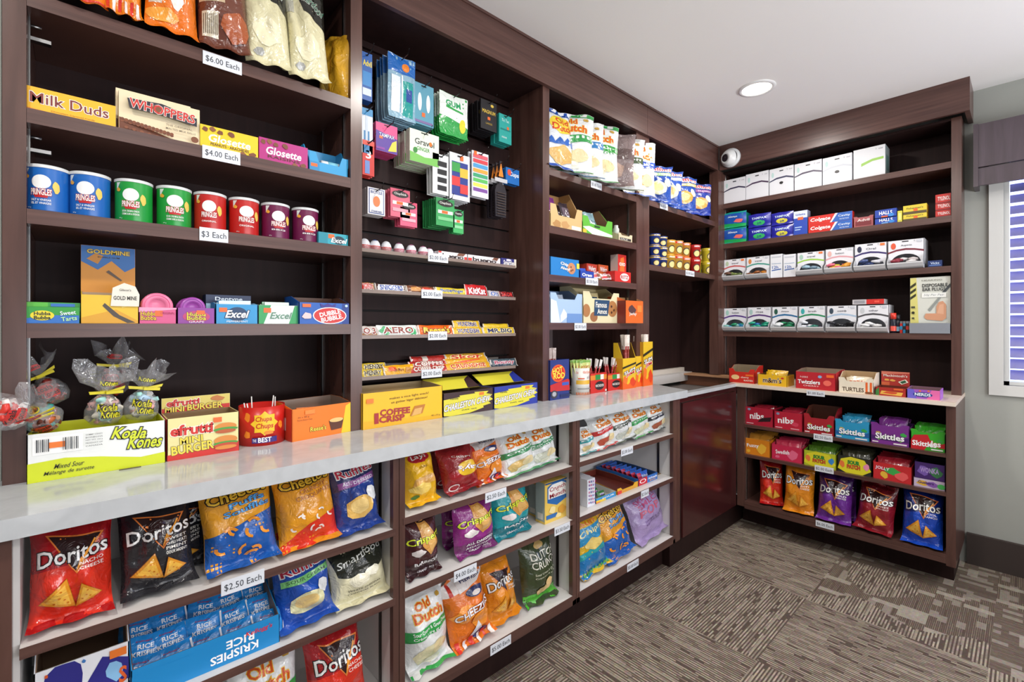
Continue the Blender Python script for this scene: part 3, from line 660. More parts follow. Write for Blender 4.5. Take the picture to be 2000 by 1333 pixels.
# bottom shelf
SCO = D_dutch('#2fa04a', ('Sour Cream & Green Onion', 'Crème sure et oignon'), '#e3dcb2')
bag('L', Y1, .19, 452, 592, 1268, SCO, 'white potato chip bag with orange lettering cut by the bottom of the picture', lean=13, T=.05)
bag('L', Y1, .19, 612, 722, 1215, NACHO_R, 'red tortilla chip bag on the bottom shelf beside the white panel', lean=13, roll=-3, T=.05)
# --- box and tray of the second shelf
loc, w, h = span('L', 1.30, .495, 66, 250, 1262, 160)
o, w, h, loc = tray('L', 1.30, .495, 66, 252, 1285, .20, '#f0f1f5', [blob(.3, .75, .2, .3, '#2c2a86', 12, 3, .1), ('p', [(.5, .5), (.7, .9), (1, .75), (1, .4), (.75, .3)], '#2c2a86'), blob(.84, .6, .1, .16, '#8cc0e8', 9, 4), ('t', 'Boulangerie', .5, .25, .8, .2, '#2c2a86', {'b': .03}), ('t', 'S', .93, .5, .08, .25, '#e0602a', {'b': .06}), blob(.12, .9, .02, .03, '#e0602a', 8, 1), blob(.5, .94, .02, .03, '#3b7ac0', 8, 2), blob(.2, .5, .02, .03, '#e0602a', 8, 1), ('r', .78, .82, .97, .95, '#ee7a2a')],
     'display_tray', 'white carton with indigo swirls at the left of the second lower shelf', 'display box', hb=1.55, inner='#8a705a', ym=160)
RK = lambda s: (lambda w_, h_: None)
loc2, w2, h2 = span('L', 1.285, .495, 258, 546, 1250, ym=545)
trk, w2, h2, loc2 = tray('L', 1.285, .495, 256, 546, 1200, .27, '#1787c8', [('p', [(0, 0), (1, 0), (1, .8), (0, .8)], '#1787c8'), ('t', 'RICE', .70, .62, .20, .26, '#ffffff', {'b': .05, 'rot': 180}), ('t', 'KRISPIES', .66, .28, .34, .26, '#ffffff', {'b': .05, 'rot': 180}), ('t', "Kellogg's", .84, .72, .2, .2, '#d8232f', {'b': .02, 'sh': .3})],
     'display_tray', 'blue carton tray full of blue wrapped crispy squares on the second shelf', 'display tray', hb=1.7, inner='#6b5140', ym=546)
pm = bag_mesh(.074, .068, .013, '#1f86d2', [('r', 0, 0, 1, .05, '#dfe6ee'), ('t', 'RICE', .5, .66, .4, .14, '#f4f7fa', {'b': .05}), ('t', 'KRISPIES', .5, .46, .66, .14, '#f4f7fa', {'b': .05}), ('t', "Kellogg's", .45, .82, .4, .07, '#b12838'), ('t', 'SQUARES', .5, .3, .4, .06, '#e8eef4'), ('r', .94, .05, 1, .95, '#e6e9ee')], 3, NU=9, NV=9, pinch=0, eps=.0004)
proto = pm.build('snack_packet'); tag(proto, 'blue', 'snack packet'); poses = []
for r_ in range(5):
    for c_ in range(5):
        x = (c_ - 2) * .063 + random.uniform(-.006, .006); y = .020 + r_ * .050
        poses.append((Vector(loc2) + Vector((x, y, .006 + r_ * .019)), (math.radians(-24 + random.uniform(-5, 5)), math.radians(random.uniform(-8, 8)), random.uniform(-.1, .1))))
place_copies(proto, poses, 'blue wrapped crispy rice square packet standing in the blue tray', 'blue square packets in the tray')

# ================================================================ middle lower bay
bag('L', Y1, .723, 796, 858, 882, D_text('#eab41c', [('e', .5, .86, .34, .10, '#b3202f'), ('t', "Lay's", .5, .86, .5, .10, '#f7f1ea', {'b': .03, 'sh': .15}), ('t', 'CLASSIC', .55, .68, .36, .035, '#6a4a18'), ('p', [(.1, .3), (.8, .38), (.75, .52), (.2, .48)], '#d9a352'), blob(.4, .3, .3, .1, '#f0cf6a', 11, 3), blob(.2, .15, .1, .04, '#3f7a3a', 9, 5)]), 'yellow potato chip bag at the left end of the middle cabinet top shelf', lean=13, roll=-3, T=.045)
RED = D_text('#8f1c22', [('p', [(.08, .45), (.92, .6), (.9, .3), (.12, .2)], '#a3202a'), ('t', 'CRISPY', .5, .72, .5, .04, '#efe6dc', {'rot': -12}), ('e', .58, .46, .30, .16, '#f0c22c'), ('t', "Lay's", .58, .46, .56, .14, '#ffffff', {'o': '#8f1c22', 'oo': .06, 'rot': 168, 'b': .04}), ('e', .2, .12, .13, .07, '#e8ddda'), ('e', .2, .12, .10, .05, '#a3202a')])
bag('L', Y1, .723, 872, 940, 872, RED, 'dark red potato chip bag with upside down round logo, second on its shelf', lean=15, roll=-6, T=.045)
bag('L', Y1 + .09, .723, 850, 905, 868, RED, 'dark red chip bag behind the one with the upside down logo', lean=9, T=.04)
bag('L', Y1 + .01, .723, 925, 986, 862, D_cheezie, 'small orange striped cheese snack bag on the middle cabinet top shelf', lean=13, roll=-5, T=.042)
bag('L', Y1 + .09, .723, 948, 995, 865, D_dutch('#3b4a7a', ('Ripple',)), 'blue banded white chip bag mostly hidden behind others on the middle top shelf', lean=8, T=.035)
bag('L', Y1, .723, 985, 1050, 846, D_dutch('#3f8f58', ('Onion',), '#d9b872'), 'white green banded chip bag with round dip picture, middle cabinet', lean=13, roll=-5, T=.04)
bag('L', Y1 + .02, .723, 1036, 1090, 832, D_dutch('#2f8a52', ('SourCream', 'Oignon'), '#cfd2c0'), 'white chip bag with green band at the right end of the middle top shelf', lean=13, roll=-5, T=.04)
CB = D_crisp('#4a2226', '#331518', ('BARBECUE',)); CM = D_crisp('#8f2a80', '#6a1c5e', ('ALL DRESSED', 'ASSAISONNÉS')); CT = D_crisp('#159aa3', '#0c6f7c', ('RANCH',))
bag('L', Y1, .502, 794, 858, 1016, CB, 'dark maroon cracker crisp pouch at the left end of the middle shelf', 'snack pouch', 'snack_pouch', lean=3, roll=-2, T=.035, pinch=.01)
bag('L', Y1, .502, 892, 966, 982, CM, 'magenta cracker crisp pouch on the middle shelf, front of the pair', 'snack pouch', 'snack_pouch', lean=3, roll=-2, T=.035, pinch=.01)
bag('L', Y1 + .09, .502, 868, 925, 990, CM, 'magenta cracker crisp pouch standing behind its front twin', 'snack pouch', 'snack_pouch', lean=3, T=.03, pinch=.01)
bag('L', Y1 + .015, .502, 968, 1034, 952, CT, 'teal cracker crisp pouch left of the blue and yellow popcorn boxes', 'snack pouch', 'snack_pouch', lean=3, roll=-2, T=.035, pinch=.01)
CNM = [('p', [(0, .0), (1, 0), (1, 1), (0, 1)], '#e5c25a'), ('p', [(.1, .5), (.5, .38), (.95, .5), (.95, .9), (.75, .96), (.3, .95), (.1, .88)], '#2a6aae'), ('p', [(.14, .58), (.9, .58), (.9, .86), (.7, .93), (.3, .92), (.14, .84)], '#f4f2ec'), ('t', 'Crunch', .52, .82, .66, .10, '#a8283c', {'b': .03, 'rot': 4}), ('t', "'n", .52, .745, .12, .05, '#a8283c'), ('t', 'Munch', .52, .66, .66, .10, '#a8283c', {'b': .03, 'rot': 4}), ('r', .05, .10, .5, .2, '#2a6aae'),
      blob(.3, .3, .14, .09, '#f0dc9a', 9, 1), blob(.7, .25, .16, .1, '#d59a3a', 9, 2), blob(.55, .12, .12, .06, '#f0dc9a', 9, 3), ('r', 0, .96, 1, 1, '#1f4f86')]
for i, (a, b, c_, l_) in enumerate(((1064, 1110, 0, 'front yellow and blue caramel popcorn box beside the white panel'), (1049, 1093, .07, 'second yellow and blue caramel popcorn box in the row'), (1040, 1077, .14, 'rear yellow and blue caramel popcorn box in the row'))):
    box('L', Y1 + .0 + c_, .502, a, b, 938 - i * -3, .05, '#e5c25a', CNM, 'popcorn_box', l_, 'popcorn box', 'caramel popcorn boxes', gl=[('r', 0, 0, 1, 1, '#a9b5b0'), ('r', .2, .1, .8, .25, '#e8e4d8'), ('r', 0, 0, 1, .06, '#e5c25a')])
bag('L', Y1 + .005, .19, 796, 880, 1150, SCO, 'large white chip bag with green band at the bottom left of the middle cabinet', lean=10, roll=-2, T=.05)
bag('L', Y1, .19, 884, 962, 1122, D_cheezie, 'tall orange cheese snack bag with red and white stripes on the bottom shelf', lean=12, roll=-5, T=.045)
bag('L', Y1 + .02, .19, 955, 1015, 1090, NACHO_O, 'orange tortilla chip bag on the bottom shelf behind the cheese snack bag', lean=13, roll=-5, T=.045)
bag('L', Y1 + .02, .19, 1024, 1086, 1050, D_text('#39452a', [('p', [(0, 0), (1, 0), (1, .2), (0, .16)], '#4fb030'), ('e', .5, .9, .14, .05, '#c9a96a'), ('t', 'DUTCH', .56, .76, .74, .11, '#ece9da', {'b': .02}), ('t', 'CRUNCH', .58, .63, .8, .11, '#ece9da', {'b': .02}), ('t', 'Sour Cream & Onion', .55, .49, .66, .035, '#d8d8c0'), ('t', 'Crème sure et oignon', .55, .43, .66, .035, '#d8d8c0'), blob(.45, .2, .18, .07, '#e3bd7c', 11, 2), blob(.66, .28, .13, .09, '#ecc98c', 11, 4)]), 'olive green kettle chip bag at the right end of the bottom shelf', lean=6, roll=-1, T=.045)

# ================================================================ third lower bay
bag('L', Y1, .73, 1133, 1163, 838, D_dutch('#2a9aa0', ('Dill',)), 'white chip bag with teal band tucked in the left corner of the third cabinet', lean=12, roll=-4, T=.035)
bag('L', Y1, .73, 1163, 1204, 814, D_dutch('#c9302c', ('Ketchup',), '#b5523c'), 'white chip bag with red band on the third cabinet top shelf', lean=13, roll=-6, T=.04)
bag('L', Y1 + .01, .73, 1199, 1240, 804, D_dutch('#33402c', ('Onion', 'Garlic'), '#ccd0c4'), 'white chip bag with dark olive band on the third cabinet top shelf', lean=13, roll=-6, T=.04)
bag('L', Y1 + .01, .73, 1235, 1271, 796, D_dutch('#2f9a48', ('Onion',), '#dcdcb8'), 'white chip bag with green band, fourth on the third cabinet top shelf', lean=13, roll=-6, T=.038)
bag('L', Y1 + .02, .73, 1270, 1304, 790, D_dutch('#22262c', ('BBQ',), '#a8583a'), 'white chip bag with black band at the right end of its shelf', lean=13, roll=-6, T=.038)
bag('L', Y1, .187, 1135, 1190, 1000, D_text('#e0b31c', [('p', [(0, 0), (1, 0), (1, .36), (0, .3)], '#1476b8'), ('p', [(0, .3), (1, .36), (1, .46), (0, .4)], '#23a0a8'), ('t', 'Sun', .5, .86, .5, .1, '#e07a1c', {'b': .05}), ('p', [(0, .52), (1, .6), (1, .8), (0, .78)], '#2a8fc0'), ('t', 'Chips', .5, .7, .7, .1, '#f5e9a0', {'b': .04, 'rot': 6}), blob(.5, .5, .26, .09, '#e8cc74', 11, 3)] + [('p', [(.05 + .1 * i, .03), (.1 + .1 * i, .1), (.15 + .1 * i, .03)], '#3f9a4a') for i in range(9)]), 'yellow and blue chip bag in the bottom left corner of the third cabinet', lean=13, roll=-6, T=.04)
bag('L', Y1, .187, 1186, 1238, 985, D_puff(), 'orange and blue puff bag leaning in the middle of the bottom shelf', lean=15, roll=-7, T=.04)
bag('L', Y1 + .01, .187, 1246, 1304, 958, D_text('#a893c0', [('t', 'SKINNY', .5, .87, .66, .09, '#b84a78', {'b': .03, 'rot': 4}), ('t', 'SMLC', .5, .76, .6, .1, '#b84a78', {'b': .03, 'rot': 4}), ('t', 'POP', .5, .6, .6, .15, '#d06a86', {'b': .05, 'rot': 4}), ('t', 'SWEET & SALTY', .55, .42, .6, .04, '#6a4a86', {'rot': 4}), ('t', 'KETTLE CORN', .55, .36, .6, .04, '#6a4a86', {'rot': 4})]), 'lilac popcorn bag with pink lettering at the right end of the bottom shelf', 'popcorn bag', 'popcorn_bag', lean=17, roll=-7, T=.045)
# sweets on the middle shelf of the third bay
def stars(): return [('r', .08, .06, .92, .94, '#e8eaf2')] + [('e', .22 + .19 * i, .14 + .13 * j, .06, .042, ('#c2487c', '#3a4f9a', '#7a3f92')[(i + j) % 3]) for i in range(4) for j in range(7)]
for i, (a, b, cc_, l_) in enumerate(((1147, 1162, 0, 'front white card of small coloured candy dots in the third cabinet'), (1139, 1153, .05, 'middle white card of candy dots in the third cabinet'), (1133, 1143, .10, 'rear white card of candy dots in the third cabinet'))):
    box('L', Y1 + cc_, .5005, a, b, 936 - 4 * i, .04, '#dfe2ea', stars(), 'candy_box', l_, 'candy box', 'candy dot boxes')
o_, w_, h_, l_ = tray('L', Y1, .5005, 1164, 1203, 968, .20, '#2f8fca', [('p', [(0, 0), (.5, 0), (.45, .5), (0, .6)], '#e9c63c'), ('t', 'SOUR', .6, .6, .6, .3, '#f4f4ee', {'b': .05}), ('r', .0, .02, .2, .2, '#ee7a2a')], 'display_tray', 'blue and yellow tray of green and purple sour sweets in the third cabinet', 'display tray', hb=1.35, inner='#d5d2c8')
packets(o_, 'L', l_, w_, h_, .2, .004, 5, bag_mesh(.055, .05, .008, '#3b7a3c', [blob(.5, .5, .3, .2, '#6a3f92', 8, 1), ('t', 'SOUR', .5, .6, .6, .2, '#f0f0f0', {'b': .05})], 4, NU=6, NV=6, eps=.0004), 'candy_packet', 'green and purple sour candy packet in the blue and yellow tray', 'candy packet', 'sour candy packets in the tray', lean=35)
o_, w_, h_, l_ = tray('L', Y1, .5005, 1206, 1246, 953, .26, '#e0a71c', [('r', 0, .0, .2, 1, '#d8392c'), ('t', 'Starburst', .55, .5, .66, .3, '#c8322b', {'o': '#f7e08a', 'b': .03})], 'display_tray', 'long nearly empty yellow tray with reddish brown inside, third cabinet', 'display tray', hb=1.9, hs=None, inner='#7a3428', notch=.012)
o_, w_, h_, l_ = tray('L', Y1, .5005, 1247, 1284, 930, .26, '#2b6fc0', [('r', 0, 0, .45, 1, '#c8202e'), ('e', .22, .55, .16, .3, '#ffffff'), ('e', .22, .55, .12, .22, '#c8202e'), ('t', 'Airheads', .72, .6, .46, .3, '#ffffff', {'b': .04}), ('t', 'BARS', .72, .25, .3, .2, '#f0b03c')], 'display_tray', 'blue and red tray of taffy bars right of the empty yellow tray', 'display tray', hb=1.25, inner='#35507a')
packets(o_, 'L', l_, w_, h_, .26, .02, 8, bag_mesh(.10, .045, .008, '#2a62c4', [('r', 0, .1, .3, .9, '#c8202e'), ('t', 'Airheads', .6, .5, .6, .35, '#ffffff', {'b': .04})], 6, NU=6, NV=6, eps=.0004), 'candy_bar', 'blue and red wrapped taffy bar lying in the blue tray', 'candy bar', 'taffy bars in the blue tray', lean=50)
tray('L', Y1 + .03, .5005, 1286, 1309, 912 + 14, .16, '#e0b060', [('r', .05, .2, .95, .8, '#f0d9a0'), ('t', 'MINTS', .5, .5, .7, .35, '#a8642c')], 'display_tray', 'small tan box at the right end of the third cabinet middle shelf', 'display box', hb=1.1)
# ================================================================ bay A
YA = 1.525
D_hawk = D_text('#e57a1c', [blob(.3, .35, .3, .14, '#f0a040', 10, 1), blob(.7, .2, .25, .1, '#f3e3cf', 10, 3), ('e', .3, .12, .35, .07, '#2b3a8c'), ('t', 'Hawkins', .35, .12, .5, .06, '#ffffff'), ('r', 0, .02, 1, .05, '#d03a2a')])
D_strp = D_text('#e8861e', [blob(.5, .5, .3, .1, '#f6c25c', 10, 1)] + [('r', .02 + .16 * i, .0, .10 + .16 * i, .13, ('#d8392c', '#f0e9e4')[i % 2]) for i in range(6)])
D_popo = D_text('#e5751a', [('r', .05, .2, .28, .42, '#d9c7b8'), blob(.55, .3, .16, .1, '#f6efe4', 10, 1), blob(.8, .42, .12, .08, '#f6efe4', 10, 4), blob(.3, .12, .3, .05, '#f0a23c', 10, 5), ('r', 0, .5, 1, 1, '#c2331f')])
D_choc = D_text('#6b3b2c', [('r', .02, .38, .5, .72, '#c9b090'), ('r', .06, .10, .36, .30, '#d8cdb4')] + [('r', .08 + .035 * i, .12, .09 + .035 * i, .28, '#3a2a20') for i in range(8)] + [blob(.7, .2, .26, .12, '#a8552c', 10, 5), ('r', 0, .8, 1, 1, '#3a221c')])
D_wpop = D_text('#ddd6ae', [('p', [(.15, 1), (.4, .62), (1, .5), (1, 1)], '#24241f'), ('t', 'Smartfood', .66, .74, .62, .1, '#1f6a4a', {'o': '#f0f0e8', 'oo': .04, 'rot': -24}), ('r', .02, .62, .2, .9, '#b9b7a6'), blob(.5, .3, .3, .12, '#efe8c4', 12, 3), blob(.3, .12, .12, .04, '#a9a9a4', 6, 4)])
for a, b, D, l_, yw in ((112, 208, D_hawk, 'orange snack bag with blue oval at the left end of the top shelf', 0), (206, 276, D_strp, 'orange bag with red and white striped hem on the top shelf', -6), (284, 384, D_popo, 'deep orange popcorn bag with white patch, third on the top shelf', -4),
                     (392, 488, D_choc, 'brown snack bag with cream barcode panel above the $6.00 strip', 8), (482, 566, D_wpop, 'first of two cream popcorn bags with black tops on the top shelf', 14), (566, 640, D_wpop, 'second cream popcorn bag with black top, nearest the upright', 16)):
    loc, w, h = span('L', YA - .01, 2.05, a, b)
    SEED[0] += 1; o = bag_mesh(w * 1.05, .325, .045, D[0], D[1], SEED[0], D[2]).build('popcorn_bag' if 'popcorn' in l_ else 'snack_bag'); setp(o, 'L', loc + Vector((0, .0, .006)), yw * -.5, 4, -3 if a > 380 else 0); tag(o, l_, 'snack bag')
loc, w, h = span('L', YA + .01, 2.05, 644, 676)
o = bag_mesh(.13, .225, .028, '#e0a92c', [blob(.3, .3, .2, .15, '#f0c964', 10, 3), ('r', .45, 0, .48, 1, '#b57a1c')], 77).build('snack_bag'); setp(o, 'L', loc + Vector((.004, .05, .004)), -62, 2, 4); tag(o, 'small golden yellow bag standing edge on beside the upright', 'snack bag')
# theatre boxes
z = 1.788
box('L', YA, z, 53, 226, 187, .03, '#f2b61e', [('t', 'Milk Duds', .47, .58, .88, .42, '#7c2a22', {'o': '#f8f3ea', 'oo': .05, 'b': .02}), ('t', 'Chocolate Caramel Candy', .5, .14, .5, .07, '#a8601c'), ('p', [(0, .0), (.5, .0), (.2, .08), (0, .12)], '#e88a1c')], 'theatre_candy_box', 'yellow caramel candy box with big maroon lettering, left end of its shelf', 'candy box', ym=140)
balls = [('e', .04 + .045 * i, .12 + .05 * (j % 2) + .09 * j - .012 * i, .024, .035, ('#6e3a20', '#84492a')[(i + j) % 2]) for i in range(14) for j in range(3) if .12 + .09 * j - .012 * i > .0]
WH = [('p', [(0, .34), (.0, 0), (.75, 0), (.5, .12)], '#6e3a20')] + balls + [('p', [(.09, .80), (.5, .86), (.95, .70), (.95, .48), (.5, .58), (.12, .56)], '#2a2430'), ('t', 'WHOPPERS', .52, .685, .80, .22, '#c9312a', {'o': '#f8f2e8', 'oo': .06, 'b': .05, 'rot': -2}), ('e', .44, .70, .055, .09, '#7a4a2a'), ('t', 'THE ORIGINAL', .72, .36, .34, .05, '#6a5a48'), ('t', 'MALTED MILK BALLS', .74, .27, .38, .05, '#6a5a48'), ('e', .92, .12, .05, .08, '#7a4628')]
box('L', YA + .005, z, 232, 390, 195, .03, '#ead9b4', WH, 'theatre_candy_box', 'cream malted ball candy box with red lettering, in front of its twin', 'candy box', ym=310)
box('L', YA + .04, z, 226, 372, 190, .03, '#ead9b4', WH, 'theatre_candy_box', 'cream candy box standing directly behind the front cream box', 'candy box', ym=300)
GL = lambda t2: [('t', 'Glosette', .5, .50, .72, .32, '#ffffff', {'b': .05, 'sh': .15}), ('t', t2, .5, .24, .66, .12, '#5a2a1c', {'b': .03}), blob(.08, .82, .05, .1, '#7a4426', 9, 1), blob(.2, .88, .05, .1, '#8a5430', 9, 2), blob(.33, .80, .05, .1, '#7a4426', 9, 3), blob(.52, .82, .06, .11, '#7a4426', 9, 4), blob(.9, .12, .06, .1, '#7a4426', 9, 5), blob(.72, .06, .06, .1, '#8a5430', 9, 6)]
box('L', YA, z, 391, 504, 255, .03, '#eccb1c', GL('PEANUTS · ARACHIDES'), 'theatre_candy_box', 'yellow chocolate peanut box left of the magenta box', 'candy box', ym=447)
box('L', YA, z, 506, 601, 278, .03, '#b5257e', GL('RAISINS'), 'theatre_candy_box', 'magenta chocolate raisin box right of the yellow box', 'candy box', ym=553)
o, w, h, loc = tray('L', YA, z, 604, 680, 313, .10, '#2a9ad0', [('p', [(0, 0), (.25, 0), (.25, 1), (0, 1)], '#2487bd'), ('r', .04, .5, .2, .8, '#ee6a2a')], 'display_tray', 'cyan open tray with white mint rolls at the right end of the second shelf', 'display tray', hb=3.0, ym=606, notch=.03, inner='#2a86b8')
mb = MB(); mb.tube([(-.032, 0, 0), (.032, 0, 0)], .011, mat('#e8eef2'), 14); mb.tube([(-.012, 0, 0), (.02, 0, 0)], .0113, mat('#7fc4d8'), 14)
pr = mb.build('mint_roll'); tag(pr, 'x', 'mint roll'); place_copies(pr, [(loc + Vector((.012, .018 + .023 * (i % 4), .014 + .022 * (i // 4))), (0, 0, 0)) for i in range(8)], 'white wrapped mint roll lying in the cyan tray', 'mint rolls in the cyan tray')
# crisp canisters
z = 1.562
def canister(col, dark, flav, px0, px1, label, sw=0):
    loc, w, h = span('L', YA + .04, z, px0, px1); R_ = .0385; H_ = .107
    mb = MB(); mb.lathe([(0, 0), (R_ * .98, 0), (R_, .003), (R_, H_ - .004)], mat(col, 'plastic'), 40); mb.lathe([(R_ * 1.005, 0), (R_ * 1.005, .003)], mat('#b9bcc0', 'metal'), 40)
    A0 = math.radians(100 + sw)
    def S(x, zz, o): a = -math.pi / 2 - A0 / 2 + A0 * x / .07 + math.radians(-14 + sw); return ((R_ + o) * math.cos(a), (R_ + o) * math.sin(a), zz)
    g = [('r', 0, .0, 1, .04, dark), ('p', [(0, .92), (.16, .92), (0, .72)], '#dfe6e0'), ('e', .5, .64, .25, .15, '#f4f4f2'), ('p', [(.30, .42), (.70, .42), (.66, .30), (.34, .30)], '#c22a2e'), ('t', 'PRINGLES', .5, .42, .52, .13, '#f6f3ee', {'o': '#b3222c', 'oo': .09, 'b': .05}), blob(.88, .55, .10, .12, '#e6c65a', 10, 4), blob(.1, .75, .07, .05, '#e8a83a', 8, 2)] + [('t', f, .5, .25 - .07 * i, .5, .045, '#f0f2ee', {'b': .03}) for i, f in enumerate(flav)] + [('t', '68 g', .2, .08, .1, .03, '#dfe6e0')]
    graphics(mb, g, S, .07, H_, 'plastic', [i / 16 for i in range(1, 16)], [.5], True, .0003)
    o = mb.build('crisp_canister'); o.location = loc; tag(o, label, 'canister', 'crisp canisters')
    m2 = MB(); m2.lathe([(R_ + .0012, H_ - .006), (R_ + .0015, H_ + .001), (R_ - .002, H_ + .0025), (R_ - .005, H_), (0, H_)], mat('#d6d9da', 'plastic'), 36); m2.build('lid', o)
cans = [('#1d66b8', '#174f92', ('SALT & VINEGAR', 'SEL ET VINAIGRE'), 53, 131, 'blue canister at the left end of the canister row'), ('#1d66b8', '#174f92', ('SALT & VINEGAR', 'SEL ET VINAIGRE'), 132, 218, 'second blue canister, touching the first green one'),
        ('#1f9a3c', '#177a30', ('SOUR CREAM & ONION', 'CREME SURE & OIGNON'), 222, 300, 'green canister directly right of the blue ones'), ('#1f9a3c', '#177a30', ('SOUR CREAM & ONION', 'CREME SURE & OIGNON'), 303, 376, 'green canister directly left of the red ones'),
        ('#c0241f', '#981a18', ('ORIGINAL',), 377, 443, 'red canister above the $3 price strip'), ('#c0241f', '#981a18', ('ORIGINAL',), 444, 508, 'red canister touching the first maroon one'),
        ('#6e1a48', '#551238', ('BBQ',), 508, 567, 'maroon canister directly right of the red ones'), ('#6e1a48', '#551238', ('BBQ',), 568, 623, 'last maroon canister beside the teal mint box')]
for i, (c1, c2, f, a, b, l_) in enumerate(cans): canister(c1, c2, f, a, b, l_, (0, 0, 0, 10, 0, 12, 12, 14)[i])
box('L', YA, z, 622, 680, 456, .06, '#2aa3b5', [('r', .0, 0, .3, 1, '#1b8a9e'), ('r', .32, .55, .52, .9, '#ee6a2a'), ('e', .68, .45, .2, .35, '#163a4a'), ('t', 'Excel', .68, .42, .5, .4, '#ffffff', {'b': .05, 'sh': .3})], 'mint_box', 'small teal gum box at the right end of the canister shelf', 'gum box', ym=650)
# gum and novelty shelf
z = 1.305
SP = [('r', 0, 0, 1, .5, '#2a6fc0'), ('p', [(0, .3), (.4, .5), (.4, 1), (0, 1)], '#2f9a3a'), ('e', .3, .48, .22, .3, '#e9d52a'), ('t', 'Hubba', .3, .6, .3, .2, '#1f2a20', {'b': .06}), ('t', 'Bubba', .3, .35, .3, .2, '#1f2a20', {'b': .06}), ('t', 'Sweet', .78, .66, .3, .25, '#e8f0fa', {'b': .03, 'rot': 8}), ('t', 'Tarts', .8, .3, .3, .25, '#bff0a0', {'b': .03, 'rot': 8})]
pr = carton_mesh(.092, .012, .07, '#2f9a3a', [('r', 0, 0, .4, 1, '#58b83a'), ('r', .45, .2, .9, .8, '#2a6fc0')], top='#c8c23a').build('gum_pack'); tag(pr, 'x', 'gum pack')
l0 = span('L', YA, z, 52, 153)[0]; poses = [(l0 + Vector((random.uniform(-.003, .003), .012, .0001 + .0123 * k)), (0, 0, random.uniform(-.03, .03))) for k in range(4)]
poses += [(l0 + Vector((random.uniform(-.003, .003), .086, .0001 + .0123 * k)), (0, 0, random.uniform(-.03, .03))) for k in range(4)]
place_copies(pr, poses, 'flat green and blue gum pack stacked behind the green display face', 'stacked green gum packs')
box('L', YA - .004, z, 50, 155, 600, .008, '#2f9a3a', SP, 'gum_box', 'green and blue bubble gum display face at the left end of the gum shelf', 'gum box', ym=100)
# mountain display
o, w, h, loc = tray('L', YA, z, 158, 270, 577, .09, '#e8bd2a', [('r', 0, 0, 1, 1, '#e8bd2a'), ('p', [(.0, .2), (.6, .5), (1, .1), (1, 0), (0, 0)], '#dba023'), ('p', [(.40, .72), (.66, .30), (.95, .04), (.80, .02), (.55, .26), (.36, .62)], '#4a4038'), ('p', [(.70, .55), (1, .75), (1, 1), (.7, 1)], '#f0d060')], 'display_box', 'yellow gold nugget gum display with a tall mountain picture card', 'display box', ym=214, hb=1.15,
     head=(1.75, '#d98e2a', [('p', [(0, .0), (1, 0), (1, .62), (.8, .5), (.55, .72), (.3, .55), (0, .7)], '#d9902c'), ('p', [(0, .66), (.3, .5), (.55, .70), (.8, .48), (1, .6), (1, 1), (0, 1)], '#2a6db4'), ('p', [(.1, .72), (.3, .62), (.4, .8), (.25, .84)], '#c98428'), ('t', 'GOLDMINE', .5, .88, .78, .085, '#f0cf4a', {'o': '#6a4a1c', 'b': .04}), ('t', 'BUBBLE GUM', .5, .77, .4, .03, '#3a2a1c'), ('p', [(.5, .5), (.75, .3), (.72, .28), (.45, .46)], '#5a4636')], 1.0))
mb = MB(); mb.prism([(-.03, 0), (.025, 0), (.026, .03), (.018, .05), (-.004, .058), (-.026, .045)], 0, .003, 'y', mat('#e6e2d4'))
graphics(mb, [('t', 'GOLD MINE', .5, .35, .8, .16, '#3a352c', {'b': .05}), ('t', "Gibson's", .5, .7, .4, .1, '#5a544a')], lambda x, zz, q: (x - .03, -q, zz), .056, .058)
o2 = mb.build('sign_card', o); o2.location = (.03, -.004, h * .62)
# tape gum trays
def discs(loc, w, d, n, c1, c2, R_, name, label, group, z0=.012):
    mb = MB(); mb.lathe([(0, -.009), (R_ * .9, -.009), (R_, -.006), (R_, .006), (R_ * .9, .009), (R_ * .55, .009), (R_ * .5, .006), (0, .006)], mat(c1, 'plastic'), 32)
    mb.lathe([(R_ * .5, .0065), (R_ * .8, .0095)], mat(c2, 'plastic'), 32)
    pr = mb.build(name); tag(pr, 'x', 'gum tape roll')
    place_copies(pr, [(loc + Vector((random.uniform(-.002, .002), .016 + i * (d - .03) / (n - 1), z0 + R_)), (math.pi / 2 - .12, 0, random.uniform(-.04, .04))) for i in range(n)], label, group)
o, w, h, loc = tray('L', YA, z, 271, 345, 601, .085, '#d9588c', [('p', [(0, .7), (1, .9), (1, 1), (0, 1)], '#f0a0c0'), ('t', 'Hubba', .25, .62, .4, .25, '#e9c52a', {'o': '#6a1c3a', 'b': .04}), ('t', 'Bubba', .25, .35, .4, .25, '#e9c52a', {'o': '#6a1c3a', 'b': .04}), ('r', .42, .45, .62, .8, '#ee6a2a'), ('t', 'ORIGINAL', .76, .66, .4, .14, '#b0285e')], 'display_tray', 'pink tray holding round pink gum tape rolls', 'display tray', ym=308)
discs(loc, w, .085, 4, '#e87aa0', '#d8507e', .034, 'gum_tape_roll', 'round pink gum tape roll standing in the pink tray', 'pink gum tape rolls')
o, w, h, loc = tray('L', YA, z, 346, 420, 602, .085, '#8f3a9a', [('e', .5, .45, .36, .36, '#c23a72'), ('t', 'Hubba', .5, .6, .5, .24, '#e9d52a', {'o': '#3a1c5a', 'b': .04}), ('t', 'Bubba', .5, .36, .5, .24, '#e9d52a', {'o': '#3a1c5a', 'b': .04}), ('r', .5, .6, .72, .85, '#ee6a2a'), ('t', 'GRAPE', .5, .12, .4, .13, '#e8dff0')], 'display_tray', 'purple tray holding a round violet gum tape roll', 'display tray', ym=383)
discs(loc + Vector((-.006, 0, 0)), w, .085, 3, '#a04aa8', '#7a2f8a', .030, 'gum_tape_roll', 'round violet gum tape roll standing in the purple tray', 'violet gum tape rolls')
